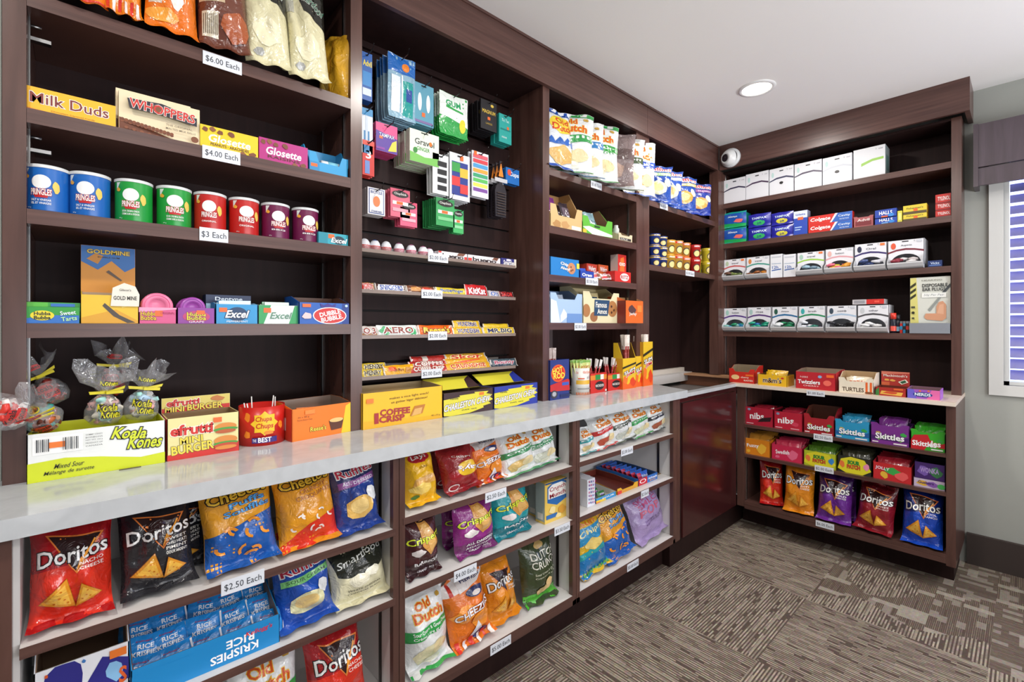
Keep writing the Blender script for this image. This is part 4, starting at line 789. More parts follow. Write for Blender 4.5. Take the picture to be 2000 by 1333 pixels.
XL = lambda c: [('e', .5, .5, .24, .36, c), ('t', 'Excel', .5, .5, .5, .36, '#ffffff', {'b': .06, 'sh': .3, 'o': c, 'oo': .1}), ('r', .08, .6, .26, .82, '#ee6a2a'), ('t', 'PEPPERMINT', .5, .12, .5, .09, '#eaf4f8')]
o, w, h, loc = tray('L', YA, z, 421, 504, 595, .07, '#2a95cf', XL('#143a62'), 'display_tray', 'sky blue gum tray between the purple tray and the green one', 'display tray', ym=462, hb=1.1, inner='#a9cfe4')
packets(o, 'L', loc, w, h, .07, .006, 5, carton_mesh(.08, .045, .008, '#4fb0dc', [('r', 0, .7, 1, 1, '#dfeef6')]), 'gum_pack', 'thin light blue gum pack standing in the sky blue tray', 'gum pack', 'light blue gum packs', lean=6, top=.98)
box('L', YA + .085, z, 402, 490, 577, .05, '#1c2c4e', [('t', 'Dentyne', .5, .85, .6, .16, '#e4eef8', {'b': .03}), ('r', 0, 0, 1, .7, '#9fc4dc')], 'gum_box', 'navy gum box standing behind the sky blue tray', 'gum box', ym=446)
o, w, h, loc = tray('L', YA, z, 505, 583, 597, .07, '#e4ece8', [('p', [(.75, 0), (1, 0), (1, 1), (.9, 1)], '#2fa05a'), ('p', [(0, .0), (.12, 0), (.3, 1), (.0, 1)], '#2fa05a'), ('t', 'Excel', .55, .45, .5, .34, '#5a8a72', {'b': .03, 'sh': .3}), ('r', .12, .6, .3, .85, '#ee6a2a')], 'display_tray', 'white and green gum tray left of the blue bubble gum carton', 'display tray', ym=544, hb=1.05, inner='#dfe6e2')
packets(o, 'L', loc, w, h, .07, .006, 4, carton_mesh(.07, .04, .008, '#3aa860', [('r', 0, .7, 1, 1, '#dfeee6')]), 'gum_pack', 'thin green gum pack standing in the white and green tray', 'gum pack', 'green gum packs', lean=10, top=.98)
o, w, h, loc = tray('L', YA - .01, z, 584, 682, 592, .14, '#1c5cb4', [('r', .85, 0, 1, 1, '#163a8c'), ('e', .6, .40, .34, .40, '#ffffff'), ('e', .6, .40, .32, .36, '#cf2a26'), ('t', 'DUBBLE', .6, .52, .42, .2, '#ffffff', {'b': .06, 'rot': 12}), ('t', 'BUBBLE.', .64, .28, .44, .2, '#ffffff', {'b': .06, 'rot': 12}), ('p', [(.42, .80), (.40, .97), (.48, .88), (.56, .98), (.64, .88), (.72, .98), (.70, .80)], '#3a2a86'), ('r', .06, .78, .22, .93, '#ee6a2a'), blob(.15, .38, .09, .16, '#e8c8c8', 9, 3), ('e', .93, .88, .03, .06, '#bfe0f4')], 'display_tray', 'blue and red bubble gum carton with open flaps, right end of the gum shelf', 'display carton', ym=633, hb=1.32, inner='#6a4636', hs=None)
# ---- counter, bay A
z = ZC
kk, w, h, loc = tray('L', 1.487, z, 52, 323, 836, .16, '#e9ebe8', [('p', [(0, 0), (1, 0), (1, .26), (.8, .22), (.5, .36), (.25, .44), (0, .40)], '#cdd81c'), ('r', .035, .56, .37, .92, '#f7f7f4'), ('t', 'Koala', .72, .80, .26, .24, '#d4de2a', {'o': '#2c2c26', 'oo': .09, 'b': .05, 'sh': .2, 'rot': -8}), ('t', 'Kones', .84, .56, .26, .26, '#d4de2a', {'o': '#2c2c26', 'oo': .09, 'b': .05, 'sh': .2, 'rot': -4}), ('t', 'Mixed Sour', .28, .285, .2, .10, '#3a3c24', {'sh': .3}), ('t', 'Mélange de surette', .28, .15, .34, .10, '#3a3c24', {'sh': .3}), ('r', .14, .68, .25, .80, '#ee7a2a')]
     + [('r', .06 + .0125 * i, .62, .064 + .0125 * i + (.004 if i % 3 == 0 else 0), .88, '#33363c') for i in range(23) if not 6 < i < 14] + [('t', t_, .45, .88 - .06 * i, .12, .028, '#4a4c4a') for i, t_ in enumerate(('GUMMY CANDY', 'BONBONS', 'NET WT 150 g', 'PRODUCT OF', 'CANADA'))] + [('r', .63, 0, .8, .03, '#5a5240')], 'candy_carton', 'white and lime carton topped with cellophane candy bags, nearest on the counter', 'display carton', ym=187, inner='#d2d62e', hb=1.0)
# cellophane bags of gummies
CLR = bpy.data.materials.new('clear_cellophane'); nt, b_ = nodes(CLR)
for n_ in list(nt.nodes): nt.nodes.remove(n_)
_o = nt.nodes.new('ShaderNodeOutputMaterial'); _t = nt.nodes.new('ShaderNodeBsdfTransparent'); _g = nt.nodes.new('ShaderNodeBsdfGlossy'); _d = nt.nodes.new('ShaderNodeBsdfDiffuse'); _m = nt.nodes.new('ShaderNodeMixShader'); _m2 = nt.nodes.new('ShaderNodeMixShader')
_g.inputs['Roughness'].default_value = .12; _d.inputs[0].default_value = (.85, .85, .88, 1); _m.inputs[0].default_value = .4; _m2.inputs[0].default_value = .26; _t.inputs[0].default_value = (.97, .97, .97, 1)
_n = nt.nodes.new('ShaderNodeTexNoise'); _n.inputs['Scale'].default_value = 38; _n.inputs['Distortion'].default_value = 1.5; _b = nt.nodes.new('ShaderNodeBump'); _b.inputs['Distance'].default_value = .01; _tc = nt.nodes.new('ShaderNodeTexCoord')
for a_, c_ in ((_tc.outputs['Object'], _n.inputs['Vector']), (_n.outputs[0], _b.inputs['Height']), (_b.outputs[0], _g.inputs['Normal']), (_g.outputs[0], _m.inputs[2]), (_d.outputs[0], _m.inputs[1]), (_t.outputs[0], _m2.inputs[1]), (_m.outputs[0], _m2.inputs[2]), (_m2.outputs[0], _o.inputs['Surface'])): nt.links.new(a_, c_)
def celo(loc, R_, H_, tiltx, tilty, label, word='Koala', cols=('#e9a8a0', '#a8dcd4', '#f2ead8', '#e8b48a'), seed=1, dark=False):
    r = random.Random(seed); root = empty('candy_bag', loc); root.rotation_euler = (tiltx, tilty, r.uniform(-.3, .3)); tag(root, label, 'candy bag')
    prof = [(0, .0), (R_ * .7, .002), (R_, R_ * .5), (R_ * 1.02, R_ * 1.0), (R_ * .8, R_ * 1.6), (R_ * .34, R_ * 2.05), (R_ * .2, R_ * 2.2), (R_ * .45, R_ * 2.55), (R_ * .95, R_ * 2.95), (R_ * 1.3, H_)]
    n = 36; vs = []; fs = []
    ph = [r.uniform(0, 6.28) for _ in range(4)]
    for k in range(n):
        a = 2 * math.pi * k / n
        for i, (rr, zz) in enumerate(prof):
            m_ = .05 if i < 6 else .34 * (i - 5) / 4; q = rr * (1 + m_ * math.sin(5 * a + ph[0]) + m_ * .7 * math.sin(9 * a + ph[1] + i)); vs.append((q * math.cos(a), q * math.sin(a), zz + (.02 * math.sin(3 * a + ph[2]) + .012 * math.sin(8 * a) if i == len(prof) - 1 else 0)))
    N_ = len(prof); fs = [(k * N_ + i, ((k + 1) % n) * N_ + i, ((k + 1) % n) * N_ + i + 1, k * N_ + i + 1) for k in range(n) for i in range(N_ - 1)]
    mb = MB(); mb.add(vs, fs, CLR, True); mb.build('cellophane', root)
    for (aa, zz, t_, hh, ww) in ((-1.7, R_ * 1.0, 'Koala', .02, 1.0), (-1.5, R_ * .55, 'Kones', .02, 1.0), (-1.6, R_ * 2.75, 'Kones', .013, .8)):
        mb = MB()
        def S(x, q, o, aa=aa, zz=zz): a = aa + (x / .04 - .5) * 1.1; rr = R_ * 1.05 if zz < R_ * 2 else R_ * .95; return (rr * math.cos(a), rr * math.sin(a), zz + q)
        if dark: graphics(mb, [blob(.5, .5, .5, .6, '#c22a26', 9, 3), ('t', t_, .5, .5, .8, .6, '#2a2a26', {'b': .05})], S, .04, hh, 'plastic', [i / 8 for i in range(1, 8)], [.5], True)
        else: graphics(mb, [('t', t_, .5, .5, 1, 1, '#e0d82a', {'o': '#26261e', 'oo': .12, 'b': .06, 'rot': -8})], S, .04, hh, 'plastic', [i / 8 for i in range(1, 8)], [.5], True)
        mb.build('printed_logo', root)
    mb = MB(); mb.lathe([(R_ * .26, R_ * 2.1), (R_ * .30, R_ * 2.22), (R_ * .26, R_ * 2.34)], mat('#e2d21c', 'plastic'), 12); mb.box(-.004, -R_ * .3 - .012, R_ * 2.14, .03, -R_ * .3 - .010, R_ * 2.34, mat('#e2d21c', 'plastic'))
    for s in (-1, 1): mb.prism([(s * .002, R_ * 2.16), (s * .034, R_ * 2.30 + s * .004), (s * .036, R_ * 2.5 + s * .004), (s * .002, R_ * 2.34)], -R_ * .3 - .006, -R_ * .3 - .0045, 'y', mat('#e2d21c', 'plastic'))
    mb.build('twist_tie', root)
    for q in range(34):
        mb = MB(); a = r.uniform(0, 6.28); rr = R_ * .62 * math.sqrt(r.random()); zz = .012 + r.random() * R_ * 1.35; p = Vector((rr * math.cos(a), rr * math.sin(a), zz)); d = Vector((r.uniform(-1, 1), r.uniform(-1, 1), r.uniform(-.6, .6))).normalized() * .016; e_ = d.orthogonal().normalized() * .005
        mb.tube([p - d, p - d * .3 + e_, p + d * .4 - e_ * .5, p + d], [.0055, .0085, .0085, .0055], mat(cols[q % len(cols)], 'gum'), 7); g_ = mb.build('gummy_candy', root)
ztop = z + h
celo((.045, 1.56, ztop - .004), .036, .135, .05, .0, 'cellophane bag of pastel sour gummies, middle one on the lime carton', seed=2)
celo((.115, 1.57, ztop - .004), .037, .135, .03, .12, 'cellophane bag of pastel gummies, rightmost on the lime carton', cols=('#f0b0a8', '#a8e0d8', '#f4f0ea', '#b8d8f0'), seed=5)
celo((-.055, 1.545, ztop + .016), .033, .125, 1.0, -.35, 'cellophane bag of dark orange gummies lying at the left of the lime carton', cols=('#b85a2a', '#2a9a90', '#c98a4a', '#7a3a2a'), seed=7, dark=True)
celo((.06, 1.65, z + .165), .034, .125, -.15, .1, 'cellophane bag with dark red print, behind the middle gummy bag', cols=('#7a2a26', '#3a2a2a', '#b8322c'), seed=9, dark=True)
celo((-.04, 1.64, z + .155), .034, .125, -.1, -.45, 'cellophane bag with red and black print at the back left of the carton', cols=('#8a2a26', '#2f2a2a', '#c8322c'), seed=12, dark=True)
celo((-.09, 1.50, z + .150), .034, .115, .3, -1.25, 'cellophane bag with red print hanging over the left upright', cols=('#e8e0dc', '#d83a30', '#f0f0f0'), seed=15, dark=True)
# mini burger box
MBG = [('p', [(0, 0), (1, 0), (1, .25), (0, .14)], '#cf2a22'), ('t', 'efrutti', .33, .70, .56, .24, '#cf2a22', {'b': .07, 'o': '#f4eed8', 'oo': .1}), ('t', 'MINI', .32, .45, .30, .15, '#f0d64a', {'o': '#6a5a1c', 'oo': .06, 'b': .06, 'rot': 3}), ('t', 'BURGER', .34, .25, .56, .2, '#f0d64a', {'o': '#6a5a1c', 'oo': .06, 'b': .06, 'rot': 3}),
       ('e', .80, .66, .16, .10, '#d98a3a'), ('e', .80, .60, .18, .05, '#4a9a3a'), ('e', .80, .55, .15, .05, '#b85a2a'), ('e', .80, .33, .17, .11, '#d98a3a'), ('e', .80, .25, .18, .05, '#4a9a3a'), ('e', .80, .20, .17, .06, '#c0482a'), ('e', .80, .15, .16, .05, '#d98a3a'), ('r', .62, .80, .74, .92, '#ee6a2a')]
o, w, h, loc = tray('L', 1.492, z, 326, 467, 812, .11, '#e8dd9a', MBG, 'display_carton', 'open yellow and red gummy burger box with a raised header card', 'display carton', ym=397, inner='#8f7250', head=(.40, '#e9dfae', [('r', 0, 0, 1, .34, '#cf2a22'), ('r', 0, .34, 1, 1, '#e2cf6a'), ('t', 'efrutti', .3, .66, .46, .42, '#cf2a22', {'b': .07, 'o': '#f6f0dc', 'oo': .08}), ('t', 'MINI', .18, .25, .26, .3, '#f0d64a', {'b': .06, 'o': '#5a1c14'}), ('t', 'BURGER', .62, .30, .52, .38, '#f0d64a', {'b': .06, 'o': '#5a1c14'}), blob(.8, .75, .1, .18, '#c87a3a', 8, 2)], 1.0), gl=[('r', 0, 0, 1, 1, '#cf2a22')])
# lollipop tub
loc, w, h = span('L', 1.56, z, 457, 563, 775); R_ = .062; H_ = .112
mb = MB(); mb.lathe([(0, 0.001), (R_, 0), (R_, H_), (R_ - .0015, H_), (R_ - .0015, .004), (0, .004)], mat('#c8241e', 'plastic'), 40)
def S(x, q, o): a = -math.pi / 2 - .95 + 1.9 * x / .118; return ((R_ + o) * math.cos(a - .18), (R_ + o) * math.sin(a - .18), q)
fl = lambda cx, cy, r1, r2, n, c: ('p', [(cx + (r1 if i % 2 else r2) * math.cos(math.pi * i / n), cy + (r1 if i % 2 else r2) * 1.0 * math.sin(math.pi * i / n)) for i in range(2 * n)], c)
graphics(mb, [blob(.12, .75, .08, .12, '#ef8a2a', 9, 1), blob(.12, .3, .08, .1, '#ef8a2a', 9, 3), blob(.92, .5, .07, .1, '#ef8a2a', 9, 4), fl(.52, .58, .24, .32, 8, '#f2c62c'), ('t', 'Chupa', .5, .68, .36, .16, '#c8241e', {'b': .04, 'sh': .1}), ('t', 'Chups', .52, .50, .38, .17, '#c8241e', {'b': .04, 'sh': .1}), ('r', .24, .08, .8, .22, '#3a2a7a'), ('t', 'THE', .3, .15, .08, .07, '#ffffff'), ('t', 'BEST', .52, .16, .28, .12, '#ffffff', {'b': .05}), blob(.6, .34, .12, .05, '#ef8a2a', 9, 7)], S, .118, H_, 'plastic', [i / 16 for i in range(1, 16)], [.5], True, .0004)
tub = mb.build('lollipop_tub'); tub.location = loc; tag(tub, 'red round lollipop tub with white sticks poking out of the top', 'lollipop tub')
for i, (x, y, dx, dz) in enumerate(((-.035, -.01, -.016, .125), (-.02, .02, -.004, .138), (.02, -.0, .012, .138), (.038, .012, .002, .132), (-.028, -.022, -.018, .124))):
    mb = MB(); mb.tube([(0, 0, 0), (dx, 0, dz - .02)], .0017, mat('#e8e6e2', 'plastic'), 8); mb2 = MB(); mb2.lathe([(0, -.013)] + [(.013 * math.cos(t_), .013 * math.sin(t_)) for t_ in [-1.2, -.6, 0, .6, 1.2]] + [(0, .013)], mat(('#e86a8a', '#f0a83a', '#8ac84a')[i % 3], 'gum'), 12)
    lp = empty('lollipop', loc + Vector((x, y, .018))); tag(lp, 'lollipop standing stick up in the red round tub', 'lollipop', 'lollipops in the red tub'); mb.build('stick', lp); mb2.build('candy_head', lp)
o, w, h, loc = tray('L', 1.50, z, 567, 689, 793, .13, '#ee7a1c', [('p', [(.82, 0), (1, 0), (1, 1), (.9, .9)], '#e8c62a'), ('r', .0, .0, .02, 1, '#d86a14'), ('t', "Reese's", .42, .30, .26, .14, '#f0d040', {'o': '#4a2a1c', 'b': .05}), ('p', [(.60, .48), (.86, .50), (.82, .18), (.64, .16)], '#5a2f1c'), ('e', .73, .48, .12, .07, '#e8c07a'), ('t', '36 x 46 g', .18, .72, .18, .05, '#6a3a1c'), ('t', 'Peanut Butter Cups', .2, .63, .24, .05, '#6a3a1c'), ('r', .2, .8, .36, .93, '#f08a3a')], 'display_carton', 'orange peanut butter cup carton, open on top, beside the red tub', 'display carton', yaw=7, ym=630, hb=1.12, inner='#7a6a5e', gl=[('r', 0, 0, 1, 1, '#c8402a'), ('r', .3, .3, .7, .7, '#e8e2da')])
packets(o, 'L', loc, w, h, .13, .03, 6, carton_mesh(.10, .035, .012, '#e87a1c', [('t', "Reese's", .5, .5, .7, .5, '#f0d040', {'b': .05})]), 'candy_bar', 'orange wrapped peanut butter cup pack inside the orange carton', 'candy bar', 'peanut butter cup packs', lean=20)
# ================================================================ bay B: counter boxes, bar trays, hooks
z = ZC; YB_ = 1.50
o, w, h, loc = tray('L', YB_, z, 708, 864, 762, .15, '#eab81c', [('p', [(0, 0), (1, 0), (1, .1), (0, .22)], '#e3ab14'), ('t', 'makes a nice light snack!', .56, .80, .5, .085, '#5a3c14', {'rot': 2}), ('t', 'un goûter léger délicieux!', .56, .68, .46, .085, '#5a3c14', {'rot': 2}), ('t', 'COFFEE', .38, .40, .36, .17, '#a3282c', {'b': .09, 'rot': -1}), ('t', 'CRISP', .34, .21, .30, .17, '#a3282c', {'b': .09, 'rot': -1}), ('r', .13, .12, .18, .42, '#a3282c'), ('p', [(.56, .2), (.62, .48), (.76, .5), (.72, .24)], '#b8742c'), ('p', [(.58, .2), (.62, .40), (.72, .42), (.70, .24)], '#d9a860'), ('r', .04, .72, .12, .84, '#f07a2a'), ('t', '48 x 50 g', .9, .12, .12, .06, '#5a3c14')], 'display_carton', 'yellow wafer bar carton with red lettering beside the left upright of the slatwall', 'display carton', ym=786, hb=1.06, inner='#a08a64')
BARG = lambda c, t_, tc: bag_mesh(.13, .034, .009, c, [('t', t_, .5, .5, .7, .55, tc, {'b': .06}), ('r', 0, 0, .04, 1, '#e8e0d0'), ('r', .96, 0, 1, 1, '#e8e0d0')], 3, NU=10, NV=5, pinch=0, eps=.0004)
packets(o, 'L', loc, w, h, .15, h - .04, 6, BARG('#e0b42a', 'COFFEE CRISP', '#a3282c'), 'candy_bar', 'yellow wrapped wafer bar lying in the top of the yellow carton', 'candy bar', 'wafer bars in the carton', lean=70, zj=.002, y0=.03)
def zig(c): return ('p', [(.0, .05), (.12, .0), (.5, .03), (.8, .18), (.78, .25), (.95, .32), (.9, .42), (1, .5), (.93, .62), (.98, .72), (.85, .8), (.9, .9), (.6, .92), (.62, .86), (.3, .84), (.32, .78), (.0, .72)], c)
for a, b, yt, c_, l_, hx in ((866, 963, 764, '#3b2326', 'yellow and dark brown chewy nougat carton, left one of the pair', '#3b2326'), (965, 1050, 752, '#2a3a9a', 'yellow and blue chewy nougat carton next to the slatwall side panel', '#2a3a9a')):
    o, w, h, loc = tray('L', YB_, z, a, b, yt, .16, c_, [zig('#d9cf3c'), ('t', 'CHARLESTON CHEW', .47, .46, .92, .26, '#eceaf2', {'o': '#2a2448', 'oo': .07, 'b': .05, 'rot': 5, 'sh': .3}), ('r', .70, .75, .80, .88, '#ee7a2a'), ('t', 'Vanilla', .2, .74, .16, .09, '#4a4a3a'), ('t', 'net wt', .5, .2, .3, .05, '#4a4a3a')], 'display_carton', l_, 'display carton', ym=(a + b) / 2, inner='#6a5a4c', hb=1.0)
    mb = MB(); mb.prism([(-w / 2, 0), (w / 2 * .9, 0), (w / 2 * .85, .085), (-w / 2, .085)], 0, .0015, 'z', mat('#d9cf3c')); mb.prism([(w / 2 * .4, .0), (w / 2 * .9, 0), (w / 2 * .85, .085), (w / 2 * .55, .06)], .0016, .0022, 'z', mat(hx))
    f = mb.build('lid_flap', o); f.location = (0, .075, h); f.rotation_euler = (math.radians(28), 0, 0)
    graphics_ = None
# trays on the slatwall
YT = 1.615
TZ = [at(860, 506, y=YT).z, at(860, 577, y=YT).z, at(860, 657, y=YT).z, at(860, 729, y=YT).z]
TRAYM = mat('#6a5550', 'clear')
CL2 = mat('#c9bdb8', 'plastic')
for i, tz in enumerate(TZ):
    mb = MB(); mb.box(.704, YT, tz - .004, 1.50, YS - .0005, tz, mat('#8f8a86', 'plastic')); mb.box(.704, YT - .002, tz - .005, 1.50, YT, tz + .008, mat('#8c7a70', 'plastic')); mb.box(.704, YS - .003, tz, 1.50, YS - .0005, tz + .04, mat('#8f8a86', 'plastic'))
    t_ = tag(mb.build('slatwall_tray'), 'narrow %s bar tray hung on the slatwall' % ('topmost', 'second', 'third', 'lowest')[i], 'wall tray')
    KIDS.setdefault(t_.name, [])
    x0, x1 = ((835, 874), (822, 863), (835, 872), (822, 862))[i]; a = at(x0, 600, y=YT).x; b = at(x1, 600, y=YT).x
    price(t_, '$2.00 Each', Vector(((a + b) / 2, YT - .0035, tz + .002)), 'L', b - a, .034, 0)
def bars(c, px0, px1, tzi, col, text, tcol, label, hgt=.036, tilt=20, lay=0, dy=0, d2=(), grp=None, T=.010, yaw=0, boxy=False):
    loc, w, h = span('L', YT + .012 + dy, TZ[tzi], px0, px1); SEED[0] += 1
    g = list(d2) + ([('t', text, .5, .5, .72, .52, tcol[0], {'o': tcol[1], 'b': .06, 'oo': .1})] if text else [])
    if boxy: mb = carton_mesh(w, hgt, .03, col, g)
    else: mb = bag_mesh(w, hgt, T, col, [('r', 0, 0, .035, 1, '#d8d0c8'), ('r', .965, 0, 1, 1, '#d8d0c8')] + g, SEED[0], NU=14, NV=5, pinch=0, eps=.0005)
    o = mb.build('candy_bar' if not boxy else 'candy_box'); setp(o, 'L', loc + Vector((0, T * .8 if not boxy else 0, .001 + lay)), yaw, tilt if not boxy else 0, 0); tag(o, label, 'candy bar', grp); return o
# eggs
EGG = [(0, 0), (.008, .001), (.015, .006), (.0195, .015), (.0205, .023), (.018, .034), (.012, .043), (.005, .047), (0, .0475)]
for i, px in enumerate((712, 732, 754, 779, 803, 826, 838)):
    loc, w, h = span('L', YT + (.03 if i < 6 else .055), TZ[0], px - 10, px + 10); e = empty('chocolate_egg', loc + Vector((0, 0, .001)))
    tag(e, ('white and red foil egg standing on the topmost wall tray' if i < 3 else 'pink and white egg in clear shell on the topmost wall tray'), 'chocolate egg', 'white and red eggs' if i < 3 else 'pink topped eggs')
    mb = MB(); mb.lathe(EGG, mat('#e6e8ee', 'foil'), 24); mb.lathe([(r_ + .0004, z_) for r_, z_ in EGG[1:5]], mat('#c8403a' if i < 3 else '#c8506a', 'foil'), 24)
    if i in (1, 3, 4, 5, 6): mb.lathe([(r_ + .0004, z_) for r_, z_ in EGG[6:]], mat('#3a6ab0' if i == 1 else '#b05a8a', 'foil'), 24)
    mb.build('egg', e); mb = MB(); mb.lathe([(0.022, -.0005), (.0225, .012), (.0215, .02)], CLR, 20); mb.build('clear_cup', e)
bars(0, 856, 912, 0, '#e6e0e2', 'bueno', ('#3a2a2a', '#f4f0ee'), 'white and red chocolate bar box left of its twin on the topmost tray', .034, boxy=True, d2=[('p', [(.5, 0), (.7, 0), (.95, 1), (.7, 1)], '#7a4a34'), ('r', .9, 0, 1, .6, '#d83a30'), ('r', 0, .8, .1, 1, '#d83a30')])
bars(0, 914, 977, 0, '#e6e0e2', 'bueno', ('#3a2a2a', '#f4f0ee'), 'white and red chocolate bar box second on the topmost tray', .034, boxy=True, d2=[('p', [(.6, 0), (.8, 0), (.95, 1), (.8, 1)], '#7a4a34'), ('r', .0, 0, .12, .6, '#d83a30')])
bars(0, 979, 1008, 0, '#2f2f7a', 'Smarties', ('#f4f0ee', '#2f2f7a'), 'dark blue and white candy box at the right end of the topmost tray', .038, boxy=True, d2=[blob(.5, .8, .2, .15, '#e8e4f0', 8, 1), blob(.5, .2, .3, .15, '#58a0d8', 8, 4), ('r', .85, 0, 1, 1, '#e8e0d0')])
bars(0, 708, 734, 1, '#b88a4a', 'TWIX', ('#cf2a22', '#f4f0ee'), 'gold caramel cookie bar at the left end of the second tray', d2=[('p', [(0, .2), (.7, .2), (.6, .9), (0, .9)], '#cf2a22')])
bars(0, 736, 795, 1, '#4a2c24', 'SNICKERS', ('#2f50a8', '#eef0f4'), 'dark brown nougat bar with blue on white lettering, second tray', d2=[('p', [(.06, .2), (.88, .2), (.94, .85), (.1, .85)], '#eef0f4')])
bars(0, 797, 853, 1, '#7a4a34', '', ('#fff', '#000'), 'brown and gold striped bar behind the price strip on the second tray', d2=[blob(.3, .5, .2, .3, '#d89a5a', 8, 1), blob(.7, .5, .2, .3, '#c8402a', 8, 4)])
bars(0, 855, 914, 1, '#e0c83a', 'Butterfinger', ('#2a5ab0', '#f0e060'), 'yellow peanut bar with blue lettering on the second tray')
for k in range(2): bars(0, 912, 955 - k * 2, 1, '#cf2a2e', 'KitKat', ('#ffffff', '#b01c22'), ('red wafer bar in front of its twin on the second tray', 'red wafer bar standing behind its front twin on the second tray')[k], .052 + .008 * k, dy=.03 * k, tilt=14)
bars(0, 958, 977, 1, '#c9bfc8', 'Oh', ('#3a5ab0', '#f0f0f0'), 'small pale bar between the red wafer bars and the last red bar')
bars(0, 978, 1006, 1, '#7a2a2e', 'SKOR', ('#e03a3a', '#3a1a1c'), 'dark red toffee bar at the right end of the second tray')
bars(0, 708, 739, 2, '#e6dcd4', 'O 3', ('#9a3a2a', '#f4f0ee'), 'white and brown bar at the left end of the third tray', .042, d2=[('r', 0, 0, 1, .3, '#a8744a')])
bars(0, 740, 819, 2, '#e4ebe6', 'AERO', ('#8a3a2c', '#f2f4f0'), 'white bubbly chocolate bar with green bubbles, third tray', .046, d2=[blob(.2, .5, .14, .35, '#4ab070', 10, 1), blob(.85, .4, .1, .35, '#4ab070', 10, 4)])
bars(0, 821, 888, 2, '#e8661c', "Reese's", ('#f0d040', '#7a3414'), 'bright orange peanut butter bar on the third tray', .046, d2=[('p', [(.55, .2), (.9, .2), (.9, .6), (.6, .6)], '#8a4a24')])
for k in range(2): bars(0, 888, 946 - 6 * k, 2, '#e4b92a', 'WUNDERBAR', ('#3a2a86', '#f4ecc0'), ('yellow peanut caramel bar with purple lettering, front of two', 'yellow bar with purple lettering behind and above its twin')[k], .036 + .0 * k, lay=.0 + .030 * k, dy=.03 * k, tilt=20)
for k in range(2): bars(0, 947, 1008 - 12 * k, 2, '#e6c22c', 'MR.BIG' if k == 0 else '', ('#2a2a5a', '#f4ecc0'), ('long yellow bar with dark lettering at the right end of the third tray', 'plain yellow bar lying behind the long yellow one')[k], .036 - .01 * k, lay=.026 * k, dy=.03 * k)
for k in range(2): bars(0, 708, 752 + 4 * k, 3, '#e3c22a', 'HENRY', ('#3a2a1c', '#f0e8c0'), ('yellow nut bar, front of two at the left end of the lowest tray', 'yellow nut bar, rear of two at the left end of the lowest tray')[k], .032, lay=.02 * k, dy=.03 * k)
bars(0, 752, 815, 3, '#e5a71c', '', ('#fff', '#000'), 'orange and yellow bar with peanut picture on the lowest tray', .042, d2=[blob(.25, .6, .14, .25, '#e05a1c', 8, 1), ('t', 'Eat-More', .45, .5, .3, .3, '#7a2a1c'), blob(.75, .45, .12, .3, '#c98a3a', 8, 3)], yaw=4)
for k in range(3): bars(0, 800 + 3 * k, 880 - k * 3, 3, '#b8302a', ('COFFEE CRISP', 'COFFEE', '')[k], ('#f0e4d8', '#8a1c1c'), ('red wafer bar lowest of the stack on the lowest tray', 'red wafer bar in the middle of the stack on the lowest tray', 'red wafer bar on top of the stack on the lowest tray')[k], .034, lay=.018 * k, dy=.02 * k, tilt=30, d2=[('r', .3, .1, .45, .9, '#d9cfc4')])
for k in range(3): bars(0, 870 + 2 * k, 962 - k * 5, 3, '#e2a92a', ('CRUNCHIE', '', 'Skor')[k], ('#c8322a', '#f4e4a0'), ('gold honeycomb bar lowest of its stack beside the red bars', 'gold bar in the middle of its stack beside the red bars', 'gold bar on top of its stack beside the red bars')[k], .036, lay=.018 * k, dy=.02 * k, tilt=30, d2=[('p', [(.2, .1), (.8, .6), (.78, .8), (.2, .4)], '#e8622a')])
bars(0, 962, 1012, 3, '#4a5a64', 'Bounty', ('#b8405a', '#dfe6ea'), 'dark grey blue bar with pink lettering at the right end of the lowest tray', .040, d2=[('r', 0, 0, .4, .4, '#2a3a44')])
# ---------------- hooks and hanging goods
BLK = mat('#1a1a1c', 'plastic')
def hook(px, pytip, ytip=1.60, name_l=''):
    p = at(px, pytip, y=ytip); zz = p.z; e = tag(empty('display_hook', (p.x, YS, zz)), 'black metal peg hook %s' % name_l, 'peg hook')
    mb = MB(); mb.tube([(0, -.002, -.012), (0, ytip - YS + .02, -.012), (0, ytip - YS + .004, -.010), (0, ytip - YS, .004)], .0022, BLK, 8); mb.build('prong', e)
    mb = MB(); mb.box(-.012, -.004, -.03, .012, -.0005, .008, BLK); mb.build('back_plate', e); return p.x, zz - .012
def hang(px0, px1, py0, py1, n, mk, name, labels, cat, group, front=1.615, step=.012, jit=.0, hk=True, hl='', hpx=None):
    a = at(px0, (py0 + py1) / 2, y=front); b = at(px1, (py0 + py1) / 2, y=front); m = (px0 + px1) / 2; zt = at(m, py0, y=front).z; zb = at(m, py1, y=front).z
    w = b.x - a.x; h = zt - zb; mb = mk(w, h); pr = mb.build(name); tag(pr, 'x', cat)
    x = (a.x + b.x) / 2; poses = [(Vector((x + random.uniform(-jit, jit), front + i * step, zb + random.uniform(-jit, jit) * .5)), (random.uniform(-.03, .0), random.uniform(-.02, .02) * (1 if jit else 0), random.uniform(-.06, .03) if jit else 0)) for i in range(n)]
    poses[0] = (poses[0][0], (0, 0, 0)); place_copies(pr, poses, labels, group if n > 1 else None)
    if hk:
        e = tag(empty('display_hook', (x, YS, zt - .012)), 'black metal peg hook %s' % hl, 'peg hook'); ln = YS - front + .045
        mb = MB(); mb.tube([(0, -.002, 0), (0, -ln * .6, .0), (0, -ln, .004), (0, -ln - .012, .022)], .002, BLK, 8); mb.build('prong', e)
        mb = MB(); mb.box(-.012, -.004, -.02, .012, -.0005, .02, BLK); mb.build('back_plate', e)
